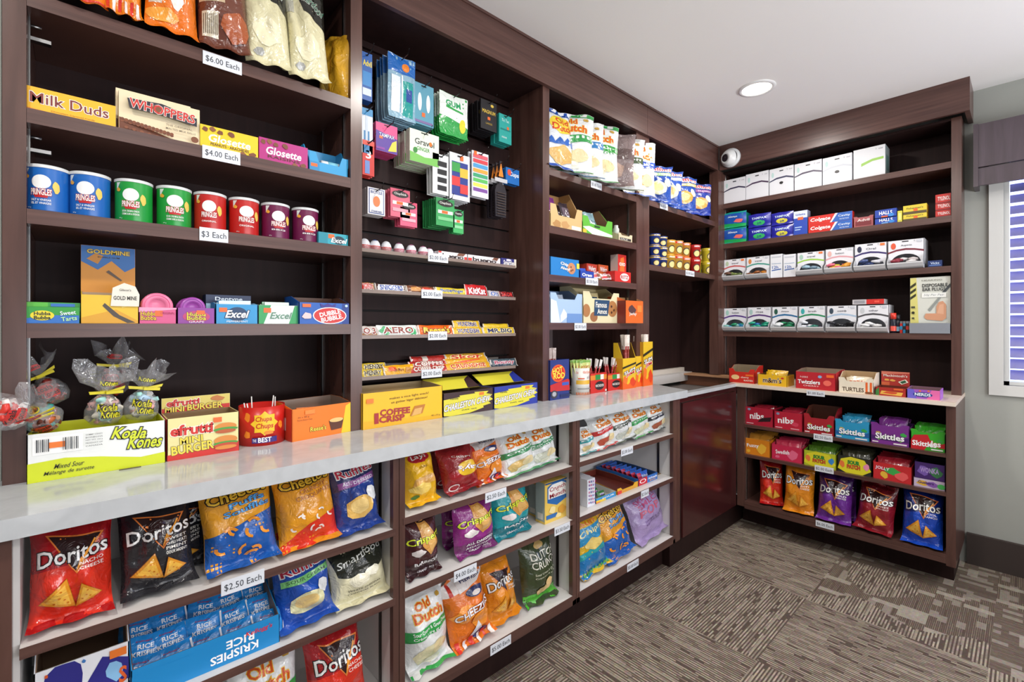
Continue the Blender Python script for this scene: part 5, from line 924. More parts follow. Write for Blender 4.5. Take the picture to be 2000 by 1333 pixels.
def card(col, g, t=.004, blister=None):
    def mk(w, h):
        mb = MB(); mb.box(-w / 2, 0, 0, w / 2, t, h, mat(col)); graphics(mb, g, lambda x, z_, o: (x - w / 2, -o, z_), w, h)
        graphics(mb, [('r', .38, .93, .62, .96, '#151515')], lambda x, z_, o: (x - w / 2, -o, z_), w, h, eps=.0012)
        if blister:
            x0, z0, x1, z1, bd, bc = blister; mb.box(-w / 2 + x0 * w, -bd, z0 * h, -w / 2 + x1 * w, -.0003, z1 * h, mat(bc, 'plastic'))
        return mb
    return mk
def pouch(col, g, T=.010, fin='foil'):
    return lambda w, h: bag_mesh(w, h, T, col, g, 5, NU=8, NV=10, pinch=0, fin=fin, eps=.0004)
OS = lambda x, y: ('r', x, y, x + .16, y + .10, '#ee6a2a')
hang(706, 727, 103, 196, 3, card('#1c5aa8', [('t', 'Advil', .55, .78, .8, .12, '#f0d83a', {'b': .05}), ('r', .1, .3, .9, .6, '#2f86c8'), ('r', .1, .1, .9, .25, '#d8e4ee')], .015), 'medicine_packet', 'blue painkiller packet hanging at the upper left beside the upright', 'medicine packet', 'blue painkiller packets', hl='with blue packets at the upper left')
TK = [('r', 0, .72, 1, 1, '#2a6ab8'), ('e', .62, .84, .14, .07, '#ee8a3a'), ('r', .1, .1, .4, .66, '#e6eef4'), ('r', .5, .06, .9, .62, '#1f9a94'), ('r', .62, .3, .84, .5, '#2a4a9a'), ('r', .45, .1, .5, .7, '#f4f6f8')]
hang(758, 810, 112, 235, 7, pouch('#8fb4c8', TK, .010), 'travel_kit_pouch', 'clear and blue travel toothbrush kit pouch on the big upper hook', 'travel kit', 'travel toothbrush kits', step=.0165, jit=.003, hl='carrying the travel toothbrush kits')
hang(808, 847, 165, 245, 4, card('#5a9ab0', [('e', .3, .55, .1, .22, '#e0ecf0'), ('e', .72, .55, .1, .22, '#e0ecf0'), OS(.4, .2), ('r', .05, .04, .95, .1, '#7a6a9a')], .012), 'floss_packet', 'teal blue hair tie card right of the travel kits', 'packet', 'teal blue cards', step=.016, jit=.002, hl='carrying the teal blue cards')
hang(858, 912, 186, 268, 5, pouch('#2fa04a', [('p', [(0, .45), (1, .3), (1, 1), (0, 1)], '#e6ece6'), ('t', 'GUM', .45, .76, .5, .13, '#1f9a5a', {'b': .08}), ('e', .78, .3, .12, .16, '#e8d83a'), ('p', [(.2, .7), (.8, .62), (.8, .58), (.2, .64)], '#2fa04a')], .011), 'floss_pouch', 'green and white dental floss pick pouch on the upper hooks', 'floss pouch', 'green floss pouches', step=.016, jit=.002, hl='carrying the green floss pouches')
hang(939, 970, 198, 255, 6, card('#1c1a1e', [('t', 'MAGNUM', .5, .62, .8, .12, '#d8b848', {'b': .04}), OS(.42, .35), ('e', .7, .86, .1, .05, '#d8b848'), ('t', 'LARGE', .5, .22, .4, .06, '#b89a3a')], .010), 'small_black_packet', 'small black and gold packet at the upper right hook', 'packet', 'black and gold packets', step=.017, jit=.002, hl='carrying the black and gold packets')
hang(975, 999, 225, 280, 4, card('#2aa39a', [('t', 'Tic Tac', .5, .8, .6, .1, '#d8f0ec'), OS(.62, .5), ('r', .1, .45, .9, .5, '#1c7a74'), ('t', 'mint', .4, .2, .4, .08, '#d8f0ec')], .012), 'small_teal_packet', 'small teal packet on the rightmost upper hook', 'packet', 'teal packets', step=.016, jit=.002, hl='carrying the teal packets')
hang(706, 728, 212, 300, 2, card('#dbe4ee', [('r', .2, .0, .7, .5, '#2a7ab0'), ('r', .35, .2, .55, .9, '#c8d4e0'), ('r', 0, .84, 1, 1, '#2a8ac0')], .006), 'toothbrush_card', 'white and blue toothbrush card beside the upright', 'toothbrush', 'white and blue toothbrush cards', hl='with toothbrush cards beside the upright', step=.015)
hang(708, 731, 275, 343, 3, card('#cf3028', [('t', '3', .5, .6, .4, .22, '#ffffff', {'b': .05}), ('r', .2, .05, .6, .42, '#6a8ac8'), ('r', 0, .86, 1, 1, '#e04a3a')], .006), 'toothbrush_card', 'red toothbrush card below the white and blue ones', 'toothbrush', 'red toothbrush cards', hl='with red toothbrush cards', step=.018)
hang(735, 777, 243, 298, 5, card('#e0508a', [('p', [(0, .0), (1, 0), (1, .55), (0, .72)], '#5a3a9a'), ('t', 'TAMPAX', .5, .58, .7, .13, '#e8f0f8', {'o': '#2a3a8a'}), OS(.15, .44), ('p', [(.55, .05), (.95, .1), (.95, .5), (.75, .4)], '#e6d24a'), ('r', .0, .06, .4, .14, '#8a3a9a')], .014), 'tampon_box', 'pink and purple small box on the hook left of the white and green boxes', 'small box', 'pink and purple boxes', step=.018, jit=.002, hl='carrying the pink and purple boxes')
hang(800, 857, 258, 320, 8, card('#e4ecd8', [('t', 'Gravol', .5, .66, .66, .18, '#33363a', {'b': .03}), ('t', 'GINGER', .45, .44, .44, .12, '#4a9a4a', {'b': .02}), ('p', [(0, 0), (1, 0), (1, .26), (.5, .2), (0, .3)], '#7ac05a'), ('e', .70, .66, .05, .07, '#ee7a2a'), ('e', .18, .36, .07, .09, '#3a8a3a')], .012), 'medicine_packet', 'white and green ginger tablet box on the middle hook', 'medicine box', 'white and green tablet boxes', step=.0165, jit=.001, hl='carrying the white and green tablet boxes')
hang(845, 876, 302, 380, 3, card('#e0e2e2', [('r', .3, .10 + .2 * i, .88, .23 + .2 * i, '#1c1c20') for i in range(4)], .003), 'comb_card', 'white card of black hair combs below the tablet boxes', 'comb card', 'hair comb cards', step=.02, hl='carrying the hair comb cards')
ST = [('r', .06, .12 + .105 * i, .94, .12 + .105 * i + .08, c) for i, c in enumerate(('#7a4a9a', '#f0e05a', '#5ab85a', '#3aa070', '#e8a03a', '#4a9ad0', '#d8404a', '#e85a6a'))] + [OS(.1, .9)]
hang(922, 954, 298, 386, 2, card('#dfe2ea', ST, .008), 'hair_tie_card', 'white card of rainbow coloured hair ties on the right of the slatwall', 'hair tie card', 'rainbow hair tie cards', step=.02, hl='carrying the rainbow hair tie cards')
hang(879, 918, 302, 392, 6, card('#d8dade', [('r', .1, .1, .9, .82, '#2a3a8a'), ('r', .1, .3, .5, .5, '#d83a3a'), ('r', .5, .5, .9, .7, '#e8b83a'), ('r', .1, .6, .5, .8, '#3a9a4a'), ('r', .5, .15, .9, .35, '#d83a3a'), OS(.5, .86)], .006), 'toy_brick_card', 'narrow card with red, blue, green and yellow blocks beside the combs', 'hair clip card', 'multicoloured block cards', step=.017, jit=.002, hl='carrying the multicoloured block cards')
# hair brushes
def brush(w, h):
    mb = MB(); mb.prism([(-w * .42, 0), (w * .42, 0), (w * .46, h * .46), (w * .34, h * .55), (w * .12, h * .6), (w * .12, h * .8), (-w * .12, h * .8), (-w * .12, h * .6), (-w * .34, h * .55), (-w * .46, h * .46)], 0, .012, 'y', mat('#29242a', 'plastic'))
    for j in range(9): mb.box(-w * .34, -.008, h * (.04 + .047 * j), w * .34, 0, h * (.04 + .047 * j) + .002, mat('#5a4a42', 'plastic'))
    mb.box(-w * .5, -.003, h * .62, w * .5, .0, h * .69, mat('#c9c9cc')); mb.prism([(-w * .2, h * .72), (w * .2, h * .72), (.0, h * .97)], -.002, 0, 'y', mat('#ee8a2a')); mb.box(-w * .1, 0, h * .8, w * .1, .006, h, mat('#29242a', 'plastic')); return mb
hang(966, 990, 315, 424, 3, brush, 'hair_brush', 'black paddle hair brush with orange tag hanging at the right', 'hair brush', 'black hair brushes', step=.025, hl='carrying the black hair brushes')
hang(988, 1014, 330, 360, 2, card('#1c6ab8', [('t', 'Cups', .6, .6, .7, .35, '#f0f4f8', {'b': .05}), ('e', .25, .7, .14, .2, '#e8523a')], .012), 'small_blue_packet', 'small blue packet beside the hair brushes near the side panel', 'packet', 'small blue packets', step=.02, hl='carrying the small blue packets')
hang(718, 752, 368, 420, 3, card('#e4e2e4', [('r', .07, .04, .93, .96, '#2a4a8c'), ('r', .11, .07, .89, .93, '#e8e6e6'), ('t', 'BICYCLE', .5, .84, .66, .1, '#2a4a8c', {'b': .05}), ('e', .5, .5, .2, .2, '#e8824a'), ('t', 'STANDARD', .5, .12, .6, .07, '#2a4a8c', {'b': .03})], .016), 'playing_card_box', 'white and blue playing card box at the lower left of the slatwall', 'playing cards', 'playing card boxes', step=.018, hl='carrying the playing card boxes')
CS = lambda c, c2: [('r', 0, 0, 1, .75, c), ('e', .5, .82, .42, .12, '#26221f'), ('t', 'ChapStick', .5, .82, .62, .10, '#f0eee8', {'b': .02}), ('r', .1, .44, .9, .56, '#e8e4e0'), ('r', .3, .45, .62, .55, '#ee6a2a'), ('r', .1, .2, .9, .32, c2)]
hang(762, 800, 370, 425, 4, card('#c8506a', CS('#d8687e', '#e8a0ac'), .006), 'lip_balm_card', 'pink lip balm blister card beside the playing cards', 'lip balm card', 'pink lip balm cards', step=.018, jit=.002, hl='carrying the pink lip balm cards')
hang(782, 815, 395, 443, 3, card('#d8486a', CS('#e06080', '#f0b0bc'), .006), 'lip_balm_card', 'deeper pink lip balm card hanging low at the right of the pink ones', 'lip balm card', 'deep pink lip balm cards', step=.018, jit=.002, hl='carrying the deeper pink lip balm cards')
hang(852, 888, 388, 442, 7, card('#2a8a4a', CS('#38a058', '#7ac88a'), .006), 'lip_balm_card', 'green lip balm blister card on the lower middle hook', 'lip balm card', 'green lip balm cards', step=.016, jit=.002, hl='carrying the green lip balm cards')
hang(886, 906, 410, 456, 3, card('#2fa05a', CS('#40b060', '#8ad09a'), .006), 'lip_balm_card', 'bright green lip balm card right of the main green stack', 'lip balm card', 'bright green lip balm cards', step=.016, jit=.002, hl='carrying the bright green lip balm cards')
# ================================================================ bay C
YC = 1.525
def bigbag(side, c, z, pxc, W_, H_, D, label, yaw, cat='chip bag', lean=5, roll=0, T=.045, dy=0, nm='chip_bag'):
    p = hp(side, c + dy, pxc, 600); SEED[0] += 1
    o = bag_mesh(W_, H_, T, D[0], D[1], SEED[0], D[2]).build(nm)
    setp(o, side, Vector((p.x, p.y, z + .006)), yaw, lean, roll); return tag(o, label, cat)
RP = D_text('#dfe3e8', [('r', 0, .9, 1, 1, '#2450a8'), ('e', .5, .72, .42, .16, '#f0d23a'), ('t', 'Old', .5, .78, .5, .1, '#d8421c', {'b': .05}), ('t', 'Dutch', .5, .66, .7, .11, '#d8421c', {'b': .05}), ('p', [(0, .42), (.12, .5), (.25, .42), (.38, .5), (.5, .42), (.62, .5), (.75, .42), (.88, .5), (1, .42), (1, .38), (0, .38)], '#2a62b8'), blob(.5, .22, .4, .14, '#dfb468', 12, 3), ('r', 0, 0, 1, .06, '#2450a8')])
z = 2.04
for px, D, l_, yw, hh in ((1092, RP, 'white bag with blue zigzag and yellow sun, leftmost on upper chip shelf', -6, .30), (1114, D_dutch('#2f9a4a', ('Dill',), '#d8cf9a', '#3aa050'), 'white chip bag with green band, second on the upper chip shelf', -34, .31),
                     (1138, D_dutch('#2f7ab8', ('Salt',), '#d8b06a'), 'white chip bag with light blue band, third on the upper chip shelf', -30, .30), (1168, D_dutch('#2f9a3c', ('Sour', 'Onion'), '#d6cfa0', '#3aa050'), 'white chip bag with bright green band, fourth on the upper chip shelf', -30, .32),
                     (1196, D_text('#8c7a78', [('r', 0, .5, 1, .7, '#6a5654'), blob(.5, .3, .3, .14, '#b89a8a', 9, 1)]), 'dull silver brown bag seen almost edge on, fifth on the upper chip shelf', -52, .30), (1216, D_dutch('#4a5a3a', ('Onion',), '#d6c89a'), 'white and green chip bag half hidden, sixth on the upper chip shelf', -40, .30),
                     (1247, D_dutch('#2a50b0', ('Ripple', 'BBQ'), '#dfae5c'), 'white chip bag with royal blue band hanging at the right end of its shelf', -22, .33)):
    bigbag('L', YC - .005, z, px, .225 if yw != -6 else .18, hh, D, l_, yw, lean=2 + (3 if px < 1200 else 0), roll=3, T=.04)
z = 1.77
def ctray(a, b, yt, c, col, g, l_, **k): return tray('L', YC, c, a, b, yt, k.pop('d', .16), col, g, k.pop('nm', 'display_tray'), l_, 'display tray', **k)
o, w, h, loc = ctray(1075, 1137, 424, z, '#d9b77e', [blob(.2, .3, .12, .3, '#b98a52', 10, 1), blob(.45, .35, .12, .3, '#c89a62', 10, 2), ('r', .65, .1, .95, .4, '#eee8de')], 'tan wood look tray holding purple and black candy bags', hb=3.4, inner='#b58a58', notch=.05)
packets(o, 'L', loc, w, h, .16, .006, 4, bag_mesh(.072, .095, .014, '#8a3f8c', [('t', 'Gummy', .5, .7, .7, .15, '#f0e4f0', {'b': .04}), blob(.5, .35, .25, .15, '#d85a7a', 8, 2)], 3, NU=8, NV=8, eps=.0004), 'candy_bag', 'purple foil candy bag in the left part of the tan tray', 'candy bag', 'purple bags in the tan tray', top=2.7)
for q in SC.objects:
    if q.get('group') == 'purple bags in the tan tray': q.location.x -= .045
packets(o, 'L', loc + Vector((.05, 0, 0)), w, h, .16, .006, 3, bag_mesh(.066, .085, .014, '#3a2f36', [('r', .1, .5, .9, .8, '#6a5a66')], 3, NU=8, NV=8, eps=.0004), 'candy_bag', 'dark grey foil candy bag in the right part of the tan tray', 'candy bag', 'dark bags in the tan tray', top=2.3)
o, w, h, loc = ctray(1138, 1196, 440, z, '#62b83a', [('p', [(.35, 0), (1, 0), (1, .35), (.2, .75), (0, .6)], '#eef0e6'), ('p', [(0, 0), (.35, 0), (1, .0), (1, .14)], '#62b83a'), ('r', .0, .1, .12, .4, '#e9c03a'), ('r', .38, .74, .56, .92, '#2a4a2a')], 'green and white curved tray with clear blue bags inside', hb=2.9, inner='#8a6a4a', notch=.035)
packets(o, 'L', loc, w, h, .16, .006, 4, bag_mesh(.09, .085, .014, '#8fb0b8', [('r', .2, .3, .8, .6, '#5a7a86')], 3, NU=8, NV=8, eps=.0004), 'candy_bag', 'pale blue clear candy bag in the green and white tray', 'candy bag', 'pale blue bags in the green tray', top=2.2)
mb = MB(); mb.lathe([(0, 0), (.018, 0), (.018, .07), (.012, .078), (.012, .09), (0, .09)], mat('#c9ccc4', 'plastic'), 20); pr = mb.build('candy_jar'); tag(pr, 'x', 'jar')
j0 = hp('L', YC + .03, 1203, 600); place_copies(pr, [(Vector((j0.x, j0.y, z)), (0, 0, 0)), (Vector((j0.x + .01, j0.y + .06, z)), (0, 0, 0))], 'small grey white jar between the green tray and the beige tray', 'small jars on the second shelf')
ctray(1208, 1235, 461, z, '#d8c9a8', [('r', .1, .2, .9, .6, '#3a3430'), ('t', 'SALE', .4, .4, .5, .25, '#e8e4dc')], 'small beige tray, nearly empty, at the right end of the second shelf', hb=2.3, inner='#a88a66', notch=.01)
z = 1.54
CA = [('t', 'Chips', .5, .66, .32, .2, '#ffffff', {'b': .06, 'o': '#14407c', 'oo': .08, 'rot': -6}), ('t', 'Ahoy!', .5, .42, .32, .2, '#ffffff', {'b': .06, 'o': '#14407c', 'oo': .08, 'rot': -6}), ('e', .72, .48, .14, .32, '#c98a62'), ('e', .70, .56, .02, .05, '#5a3422'), ('e', .76, .4, .02, .05, '#5a3422'), ('e', .70, .35, .02, .05, '#5a3422'), ('r', .9, .5, 1, .8, '#e8e04a')]
o, w, h, loc = ctray(1075, 1131, 505, z, '#2380c8', CA, 'bright blue cookie carton with round cookie picture, left on the third shelf', hb=1.2, inner='#8a6a4a', gl=[('r', 0, 0, 1, 1, '#1d6cac')])
o, w, h, loc = ctray(1133, 1160, 530, z, '#2444a8', [('t', 'Oreo', .5, .5, .7, .4, '#ffffff', {'b': .06})], 'royal blue cookie tray right of the bright blue carton', hb=1.5, inner='#1a2a6a')
packets(o, 'L', loc, w, h, .16, .006, 4, carton_mesh(.05, .04, .012, '#2a50b8', [('t', 'OREO', .5, .5, .7, .4, '#ffffff')]), 'cookie_pack', 'royal blue cookie pack in the blue tray', 'cookie pack', 'blue cookie packs', lean=12)
for k, (a, b, yy, c1, t_) in enumerate(((1146, 1166, 516, '#c8402a', 'red and orange wafer box at the back left of the third shelf'), (1169, 1188, 518, '#d05a2c', 'red and orange wafer box at the back right of the third shelf'))):
    box('L', YC + .08, z, a, b, yy, .06, c1, [('r', 0, .0, 1, .5, '#e8b03a'), ('t', 'Wafers', .5, .75, .7, .25, '#ffffff', {'b': .04})], 'wafer_box', t_, 'wafer box')
for k, (a, b, yy, l_) in enumerate(((1161, 1178, 534, 'white and brown wafer pouch, left one at the front of the third shelf'), (1180, 1199, 538, 'white and brown wafer pouch, right one at the front of the third shelf'))):
    bag('L', YC + .01, z, a, b, yy, D_text('#e3dde0', [('r', 0, .2, .5, .5, '#d8464a'), blob(.6, .4, .25, .2, '#8a5a42', 9, 1), ('t', 'Loacker', .5, .75, .8, .16, '#c8323a', {'b': .04})]), l_, 'wafer pouch', 'wafer_pouch', lean=25, T=.012, roll=-4)
box('L', YC, z, 1201, 1232, 531, .06, '#cf2a24', [('e', .6, .5, .28, .36, '#e8e4e0'), ('t', 'RITZ', .6, .5, .44, .3, '#b81c1c', {'b': .05})], 'cracker_box', 'low red cracker box under the tall red box', 'cracker box')
box('L', YC + .02, at(1215, 534, y=YC).z, 1207, 1223, 498, .05, '#c8281f', [('p', [(.2, .1), (.8, .1), (.7, .9), (.3, .8)], '#e8702a'), ('t', 'OXO', .5, .5, .7, .16, '#ffffff', {'b': .05})], 'cracker_box', 'tall red and orange box standing on the low red box', 'cracker box', gl=[('r', 0, 0, 1, 1, '#c9bdb4')])
z = 1.313
o, w, h, loc = ctray(1075, 1137, 585, z, '#a9c4e4', [('p', [(.0, 0), (.3, 0), (.18, .9), (0, 1)], '#dfe8f4'), ('p', [(.3, 0), (.55, .3), (.4, .6), (.3, .3)], '#e8eef6'), ('r', .5, .0, 1, .4, '#6f95cc')], 'pale blue tray of white marshmallow cookie bags on the lowest shelf of its bay', hb=1.45, inner='#7a92b4', notch=.03)
packets(o, 'L', loc, w, h, .16, .006, 4, bag_mesh(.10, .085, .016, '#c8d4e4', [blob(.6, .5, .3, .25, '#dfe6f0', 9, 1), ('t', 'Rice', .6, .6, .4, .14, '#3a4a9a', {'b': .04}), blob(.5, .3, .2, .1, '#c8928a', 8, 2)], 3, NU=8, NV=8, eps=.0004), 'cookie_bag', 'silvery blue cookie bag standing in the pale blue tray', 'cookie bag', 'silvery cookie bags')
o, w, h, loc = ctray(1139, 1209, 584, z, '#e4d9b0', [('e', .8, .6, .14, .34, '#b07a48'), ('e', .28, .25, .1, .2, '#a06a40'), ('e', .08, .5, .1, .26, '#b07a48'), ('p', [(.28, .3), (.66, .3), (.72, .95), (.3, .95)], '#2a4a6a'), ('t', 'Famous', .48, .75, .3, .22, '#f0ece0', {'b': .05}), ('t', 'Amos', .5, .48, .26, .2, '#f0ece0', {'b': .05}), ('e', .77, .7, .02, .05, '#4a2c1c'), ('e', .84, .55, .02, .05, '#4a2c1c'), ('e', .77, .45, .02, .05, '#4a2c1c')], 'cream tray with cookie pictures and dark blue logo', hb=1.5, inner='#c9b98a', notch=.035)
packets(o, 'L', loc, w, h, .16, .006, 5, bag_mesh(.115, .082, .016, '#d8c690', [blob(.5, .4, .3, .2, '#b98a5a', 9, 1), ('r', .2, .6, .8, .85, '#2a4a6a')], 3, NU=8, NV=8, eps=.0004), 'cookie_bag', 'cream coloured cookie bag standing in the cream tray', 'cookie bag', 'cream cookie bags')
o, w, h, loc = tray('L', 1.47, z, 1222, 1256, 588, .12, '#d8622a', [('r', 0, 0, 1, 1, '#e06a24'), blob(.35, .6, .2, .2, '#5a3a3a', 8, 2), ('t', 'Jerky', .4, .4, .4, .16, '#f4ece4', {'b': .04}), ('r', .65, .5, .9, .8, '#f08a3a')], 'display_carton', 'orange carton at the right end of the lowest shelf, above the tall stick display', 'display carton', hb=1.2, inner='#b08a5a', gl=[('r', 0, 0, 1, 1, '#7a2a24')])
# ---- counter under bay C
z = ZC
def sticks(loc, n, R_, h0, h1, col, tip, label, group, r=.005, lean=.12, name='meat_stick', cat='meat stick'):
    mb = MB(); mb.tube([(0, 0, 0), (0, 0, h1 * .78)], r, mat(col, 'foil'), 8); mb.prism([(-r * 1.5, h1 * .72), (r * 1.5, h1 * .72), (r * 1.8, h1), (-r * 1.8, h1)], -.0012, .0012, 'y', mat(tip, 'foil'))
    pr = mb.build(name); tag(pr, 'x', cat); rr = random.Random(n)
    place_copies(pr, [(loc + Vector((rr.uniform(-R_, R_), rr.uniform(-R_, R_) * .8, h0)), (rr.uniform(-lean, lean), rr.uniform(-lean, lean), rr.uniform(-.6, .6))) for _ in range(n)], label, group)
hr, w, h, loc = tray('L', 1.50, z, 1074, 1112, 703, .085, '#27367a', [('e', .42, .66, .36, .22, '#e85a1c'), ('e', .42, .66, .30, .18, '#cf2a1c'), ('t', 'HOT', .38, .74, .5, .13, '#f0dc4a', {'b': .07, 'rot': 8}), ('t', 'ROD', .46, .60, .56, .14, '#f0dc4a', {'b': .07}), ('p', [(0, .38), (.9, .50), (1, .46), (1, .2), (0, .22)], '#c02a2c'), ('r', .6, .34, .95, .42, '#3a5ab0'), ('e', .2, .14, .17, .10, '#3a3a42'), ('e', .2, .15, .1, .06, '#a9a9b0'), ('r', .5, .05, 1, .12, '#1c2a5a')], 'display_carton', 'dark blue and red meat stick box with a car picture against the upright', 'display carton', inner='#1c2450')
sticks(loc + Vector((-.02, .045, 0)), 7, .02, .01, .235, '#7a2a24', '#b9a9a4', 'long dark red meat stick standing in the dark blue box', 'meat sticks in the blue box')
loc, w, h = span('L', 1.545, z, 1114, 1152); R_ = .046; H_ = .135
mb = MB(); mb.lathe([(0, 0), (R_, 0), (R_, H_), (R_ - .002, H_), (R_ - .002, .004), (0, .004)], mat('#e4e2da'), 36)
def S(x, q, o): a = -math.pi / 2 - 1.0 + 2.0 * x / .09 - .35; return ((R_ + o) * math.cos(a), (R_ + o) * math.sin(a), q)
graphics(mb, [('r', 0, .4, 1, .55, '#e0b03a')] + [('r', .1 * i, 0, .1 * i + .05, .1, '#d86a2a') for i in range(10)] + [('t', 'Old Dutch', .62, .86, .5, .09, '#d8572c', {'b': .04}), ('t', 'Old', .06, .84, .14, .08, '#d8572c'), ('t', '¢25', .75, .66, .3, .12, '#6a6a6a'), ('r', .12, .6, .45, .64, '#d8572c'), ('r', .1, .22, .9, .26, '#8a8a86')], S, .09, H_, 'paper', [i / 16 for i in range(1, 16)], [.5], True)
tb = mb.build('snack_tub'); tb.location = loc; tag(tb, 'round white and yellow striped tub full of green snack packets', 'snack tub')
pm = bag_mesh(.034, .09, .008, '#c9d07a', [('r', 0, .86, 1, 1, '#7aa84a'), ('t', 'P2', .5, .62, .6, .14, '#c8622a', {'b': .03}), ('r', .2, .2, .8, .5, '#e4e4b8')], 4, NU=5, NV=6, pinch=0, eps=.0004); pr = pm.build('snack_packet'); tag(pr, 'x', 'snack packet')
place_copies(pr, [(loc + Vector((-.026 + .017 * (i % 4), -.018 + .018 * (i // 4), .085)), (random.uniform(-.12, .12), random.uniform(-.15, .15), random.uniform(-.3, .3))) for i in range(12)], 'yellow green snack packet standing in the round striped tub', 'green packets in the striped tub')
for k, (a, b, l_) in enumerate(((1153, 1185, 'red meat stick tub with round black logo, left of the pair'), (1187, 1216, 'red meat stick tub with round black logo, right of the pair'))):
    o, w, h, loc = tray('L', 1.51, z, a, b, 729, .07, '#c9281f', [('r', 0, .66, 1, .9, '#d8822a'), ('r', .3, .66, .6, .92, '#2a8a42'), ('r', .6, .66, .8, .92, '#e6e2da'), ('e', .55, .36, .28, .22, '#1f1a1a'), ('t', 'MATADOR', .55, .36, .5, .13, '#e8e0d8', {'b': .04}), ('r', .88, .04, .97, .14, '#e8e4dc')], 'display_carton', l_, 'display carton', inner='#8a1c18', gl=[('r', 0, 0, 1, 1, '#a8201a')])
    sticks(loc + Vector((0, .035, 0)), 8, .02, .008, .17, '#a8282a', '#d8cfca', ('thin red meat stick in the left red tub', 'thin red meat stick in the right red tub')[k], ('meat sticks in the left red tub', 'meat sticks in the right red tub')[k], r=.004, lean=.3)
FL = [('p', [(0, 0), (1, 0), (1, .16), (.7, .28), (.4, .14), (0, .3)], '#e8601c'), blob(.2, .3, .2, .12, '#e8702a', 9, 1), blob(.75, .22, .2, .14, '#d8401c', 9, 2)]
SJ = lambda r_: [('p', [(0, .66), (1, .80), (1, .86), (0, .72)], '#2a2a1c'), ('t', 'SLIM', .5, .58, .8, .09, '#f4f0e8', {'o': '#3a1c1c', 'oo': .1, 'b': .06, 'rot': 14}), ('t', 'JIM', .55, .48, .6, .09, '#d8281f', {'o': '#f4f0e8', 'oo': .1, 'b': .06, 'rot': 14})]
for k, (a, b, yt, dy, l_) in enumerate(((1216, 1242, 700, .0, 'yellow flame printed tall meat stick carton, left of three'), (1240, 1258, 696, .012, 'yellow flame printed tall meat stick carton, middle of three'), (1256, 1275, 668, .0, 'yellow flame printed tall meat stick carton, right of three'))):
    o, w, h, loc = tray('L', 1.49 + dy, z, a, b, yt, .06, '#e2b82a', FL + SJ(0), 'display_carton', l_, 'display carton', inner='#6a4a1c', hb=(1.5, 1.0, 1.0)[k], gl=[('r', 0, 0, 1, 1, '#d89a22')] + FL)
    sticks(loc + Vector((0, .03, 0)), (7, 6, 7)[k], .016, .01, (.29, .28, .29)[k], '#8a2a22', '#e6d9cc', 'long brown meat stick with white tip in %s' % ('the left flame carton', 'the middle flame carton', 'the right flame carton')[k], 'meat sticks in the %s flame carton' % ('left', 'middle', 'right')[k], lean=.10)
# ================================================================ corner bay D
z = 2.044; YD = 1.53
RF = [('#23489c', '#9cc98a'), ('#23489c', '#c9d4dc'), ('#23489c', '#e8c06a'), ('#2a3f9c', '#8c4f94')]
for k, (px, l_) in enumerate(((1281, 'blue ridged chip bag with green band, left of four on the corner shelf'), (1303, 'blue ridged chip bag with pale band, second of four on the corner shelf'), (1332, 'blue ridged chip bag with orange band, third of four on the corner shelf'), (1362, 'blue ridged chip bag with violet band, right of four on the corner shelf'))):
    D = D_ridge(RF[k][0], RF[k][1], ('ONION', 'REGULAR', 'BBQ', 'ALL DRESSED')[k], ('#e2e0b8', '#ecdfae', '#e0953c', '#e0a050')[k], dark='#22408f', logo='#d8303a')
    bigbag('L', YD, z, px, .20, .235, D, l_, -36, lean=6, roll=4, T=.045)
z = 1.662
def cup(c1, c2, t_, R_=.044, H_=.075, lid='#d8d0b8'):
    mb = MB(); r0 = R_ * .78
    mb.lathe([(0, 0), (r0, 0), (R_, H_ - .004), (R_ + .002, H_ - .003), (R_ + .002, H_), (0, H_)], mat(c1), 28)
    def S(x, q, o): a = -math.pi / 2 - 1.5 + 3.0 * x / .09 - .55; rr = r0 + (R_ - r0) * q / H_ + o; return (rr * math.cos(a), rr * math.sin(a), q)
    graphics(mb, [('r', 0, .82, 1, .96, c2), ('e', .5, .40, .22, .26, '#3a2f24'), ('e', .5, .38, .18, .20, '#e8d08a'), ('t', t_, .5, .89, .3, .1, '#ffffff', {'b': .05}), ('r', 0, 0, 1, .06, c2)], S, .09, H_, 'paper', [i / 16 for i in range(1, 16)], [.5], True)
    return mb
def cups(pxs, dy, rows, mk, label, group, R_=.044, H_=.075):
    pr = mk.build('noodle_cup'); tag(pr, 'x', 'cup'); poses = []
    for px in pxs:
        p = hp('L', YD + dy, px, 600)
        for r_ in range(rows): poses.append((Vector((p.x, p.y, z + .0005 + r_ * (H_ + .0008))), (0, 0, random.uniform(-.2, .2))))
    place_copies(pr, poses, label, group)
def bluecup(c2): 
    mb = cup('#2a449c', '#1c3280', 'KD', .035, .062); return mb
cups((1278,), .045, 3, cup('#2a449c', '#e0b83a', 'KD', .037, .068), 'dark blue macaroni cup in the left stack on the corner shelf', 'blue cups, left stack', .037, .068)
cups((1292,), .06, 3, cup('#24408f', '#f0c43a', 'KD', .037, .068), 'dark blue macaroni cup in the stack beside the yellow cups', 'blue cups, second stack', .037, .068)
H2 = .098
cups((1306,), .07, 2, cup('#e0a93a', '#d8a22c', 'Noodle', .043, H2), 'plain golden noodle cup between the blue and red banded cups', 'golden noodle cups', .043, H2)
cups((1321,), .05, 2, cup('#e2b04a', '#cf302a', 'NISSIN', .043, H2), 'golden noodle cup with red band, first stack of three', 'red banded cups, first stack', .043, H2)
cups((1336,), .055, 2, cup('#e09a3a', '#d84a2a', 'NISSIN', .043, H2), 'orange noodle cup with red band, second stack of three', 'red banded cups, second stack', .043, H2)
cups((1356,), .045, 2, cup('#cf2a24', '#b01c1c', 'NISSIN', .043, H2), 'bright red noodle cup in the middle right of the corner shelf', 'red noodle cups', .043, H2)
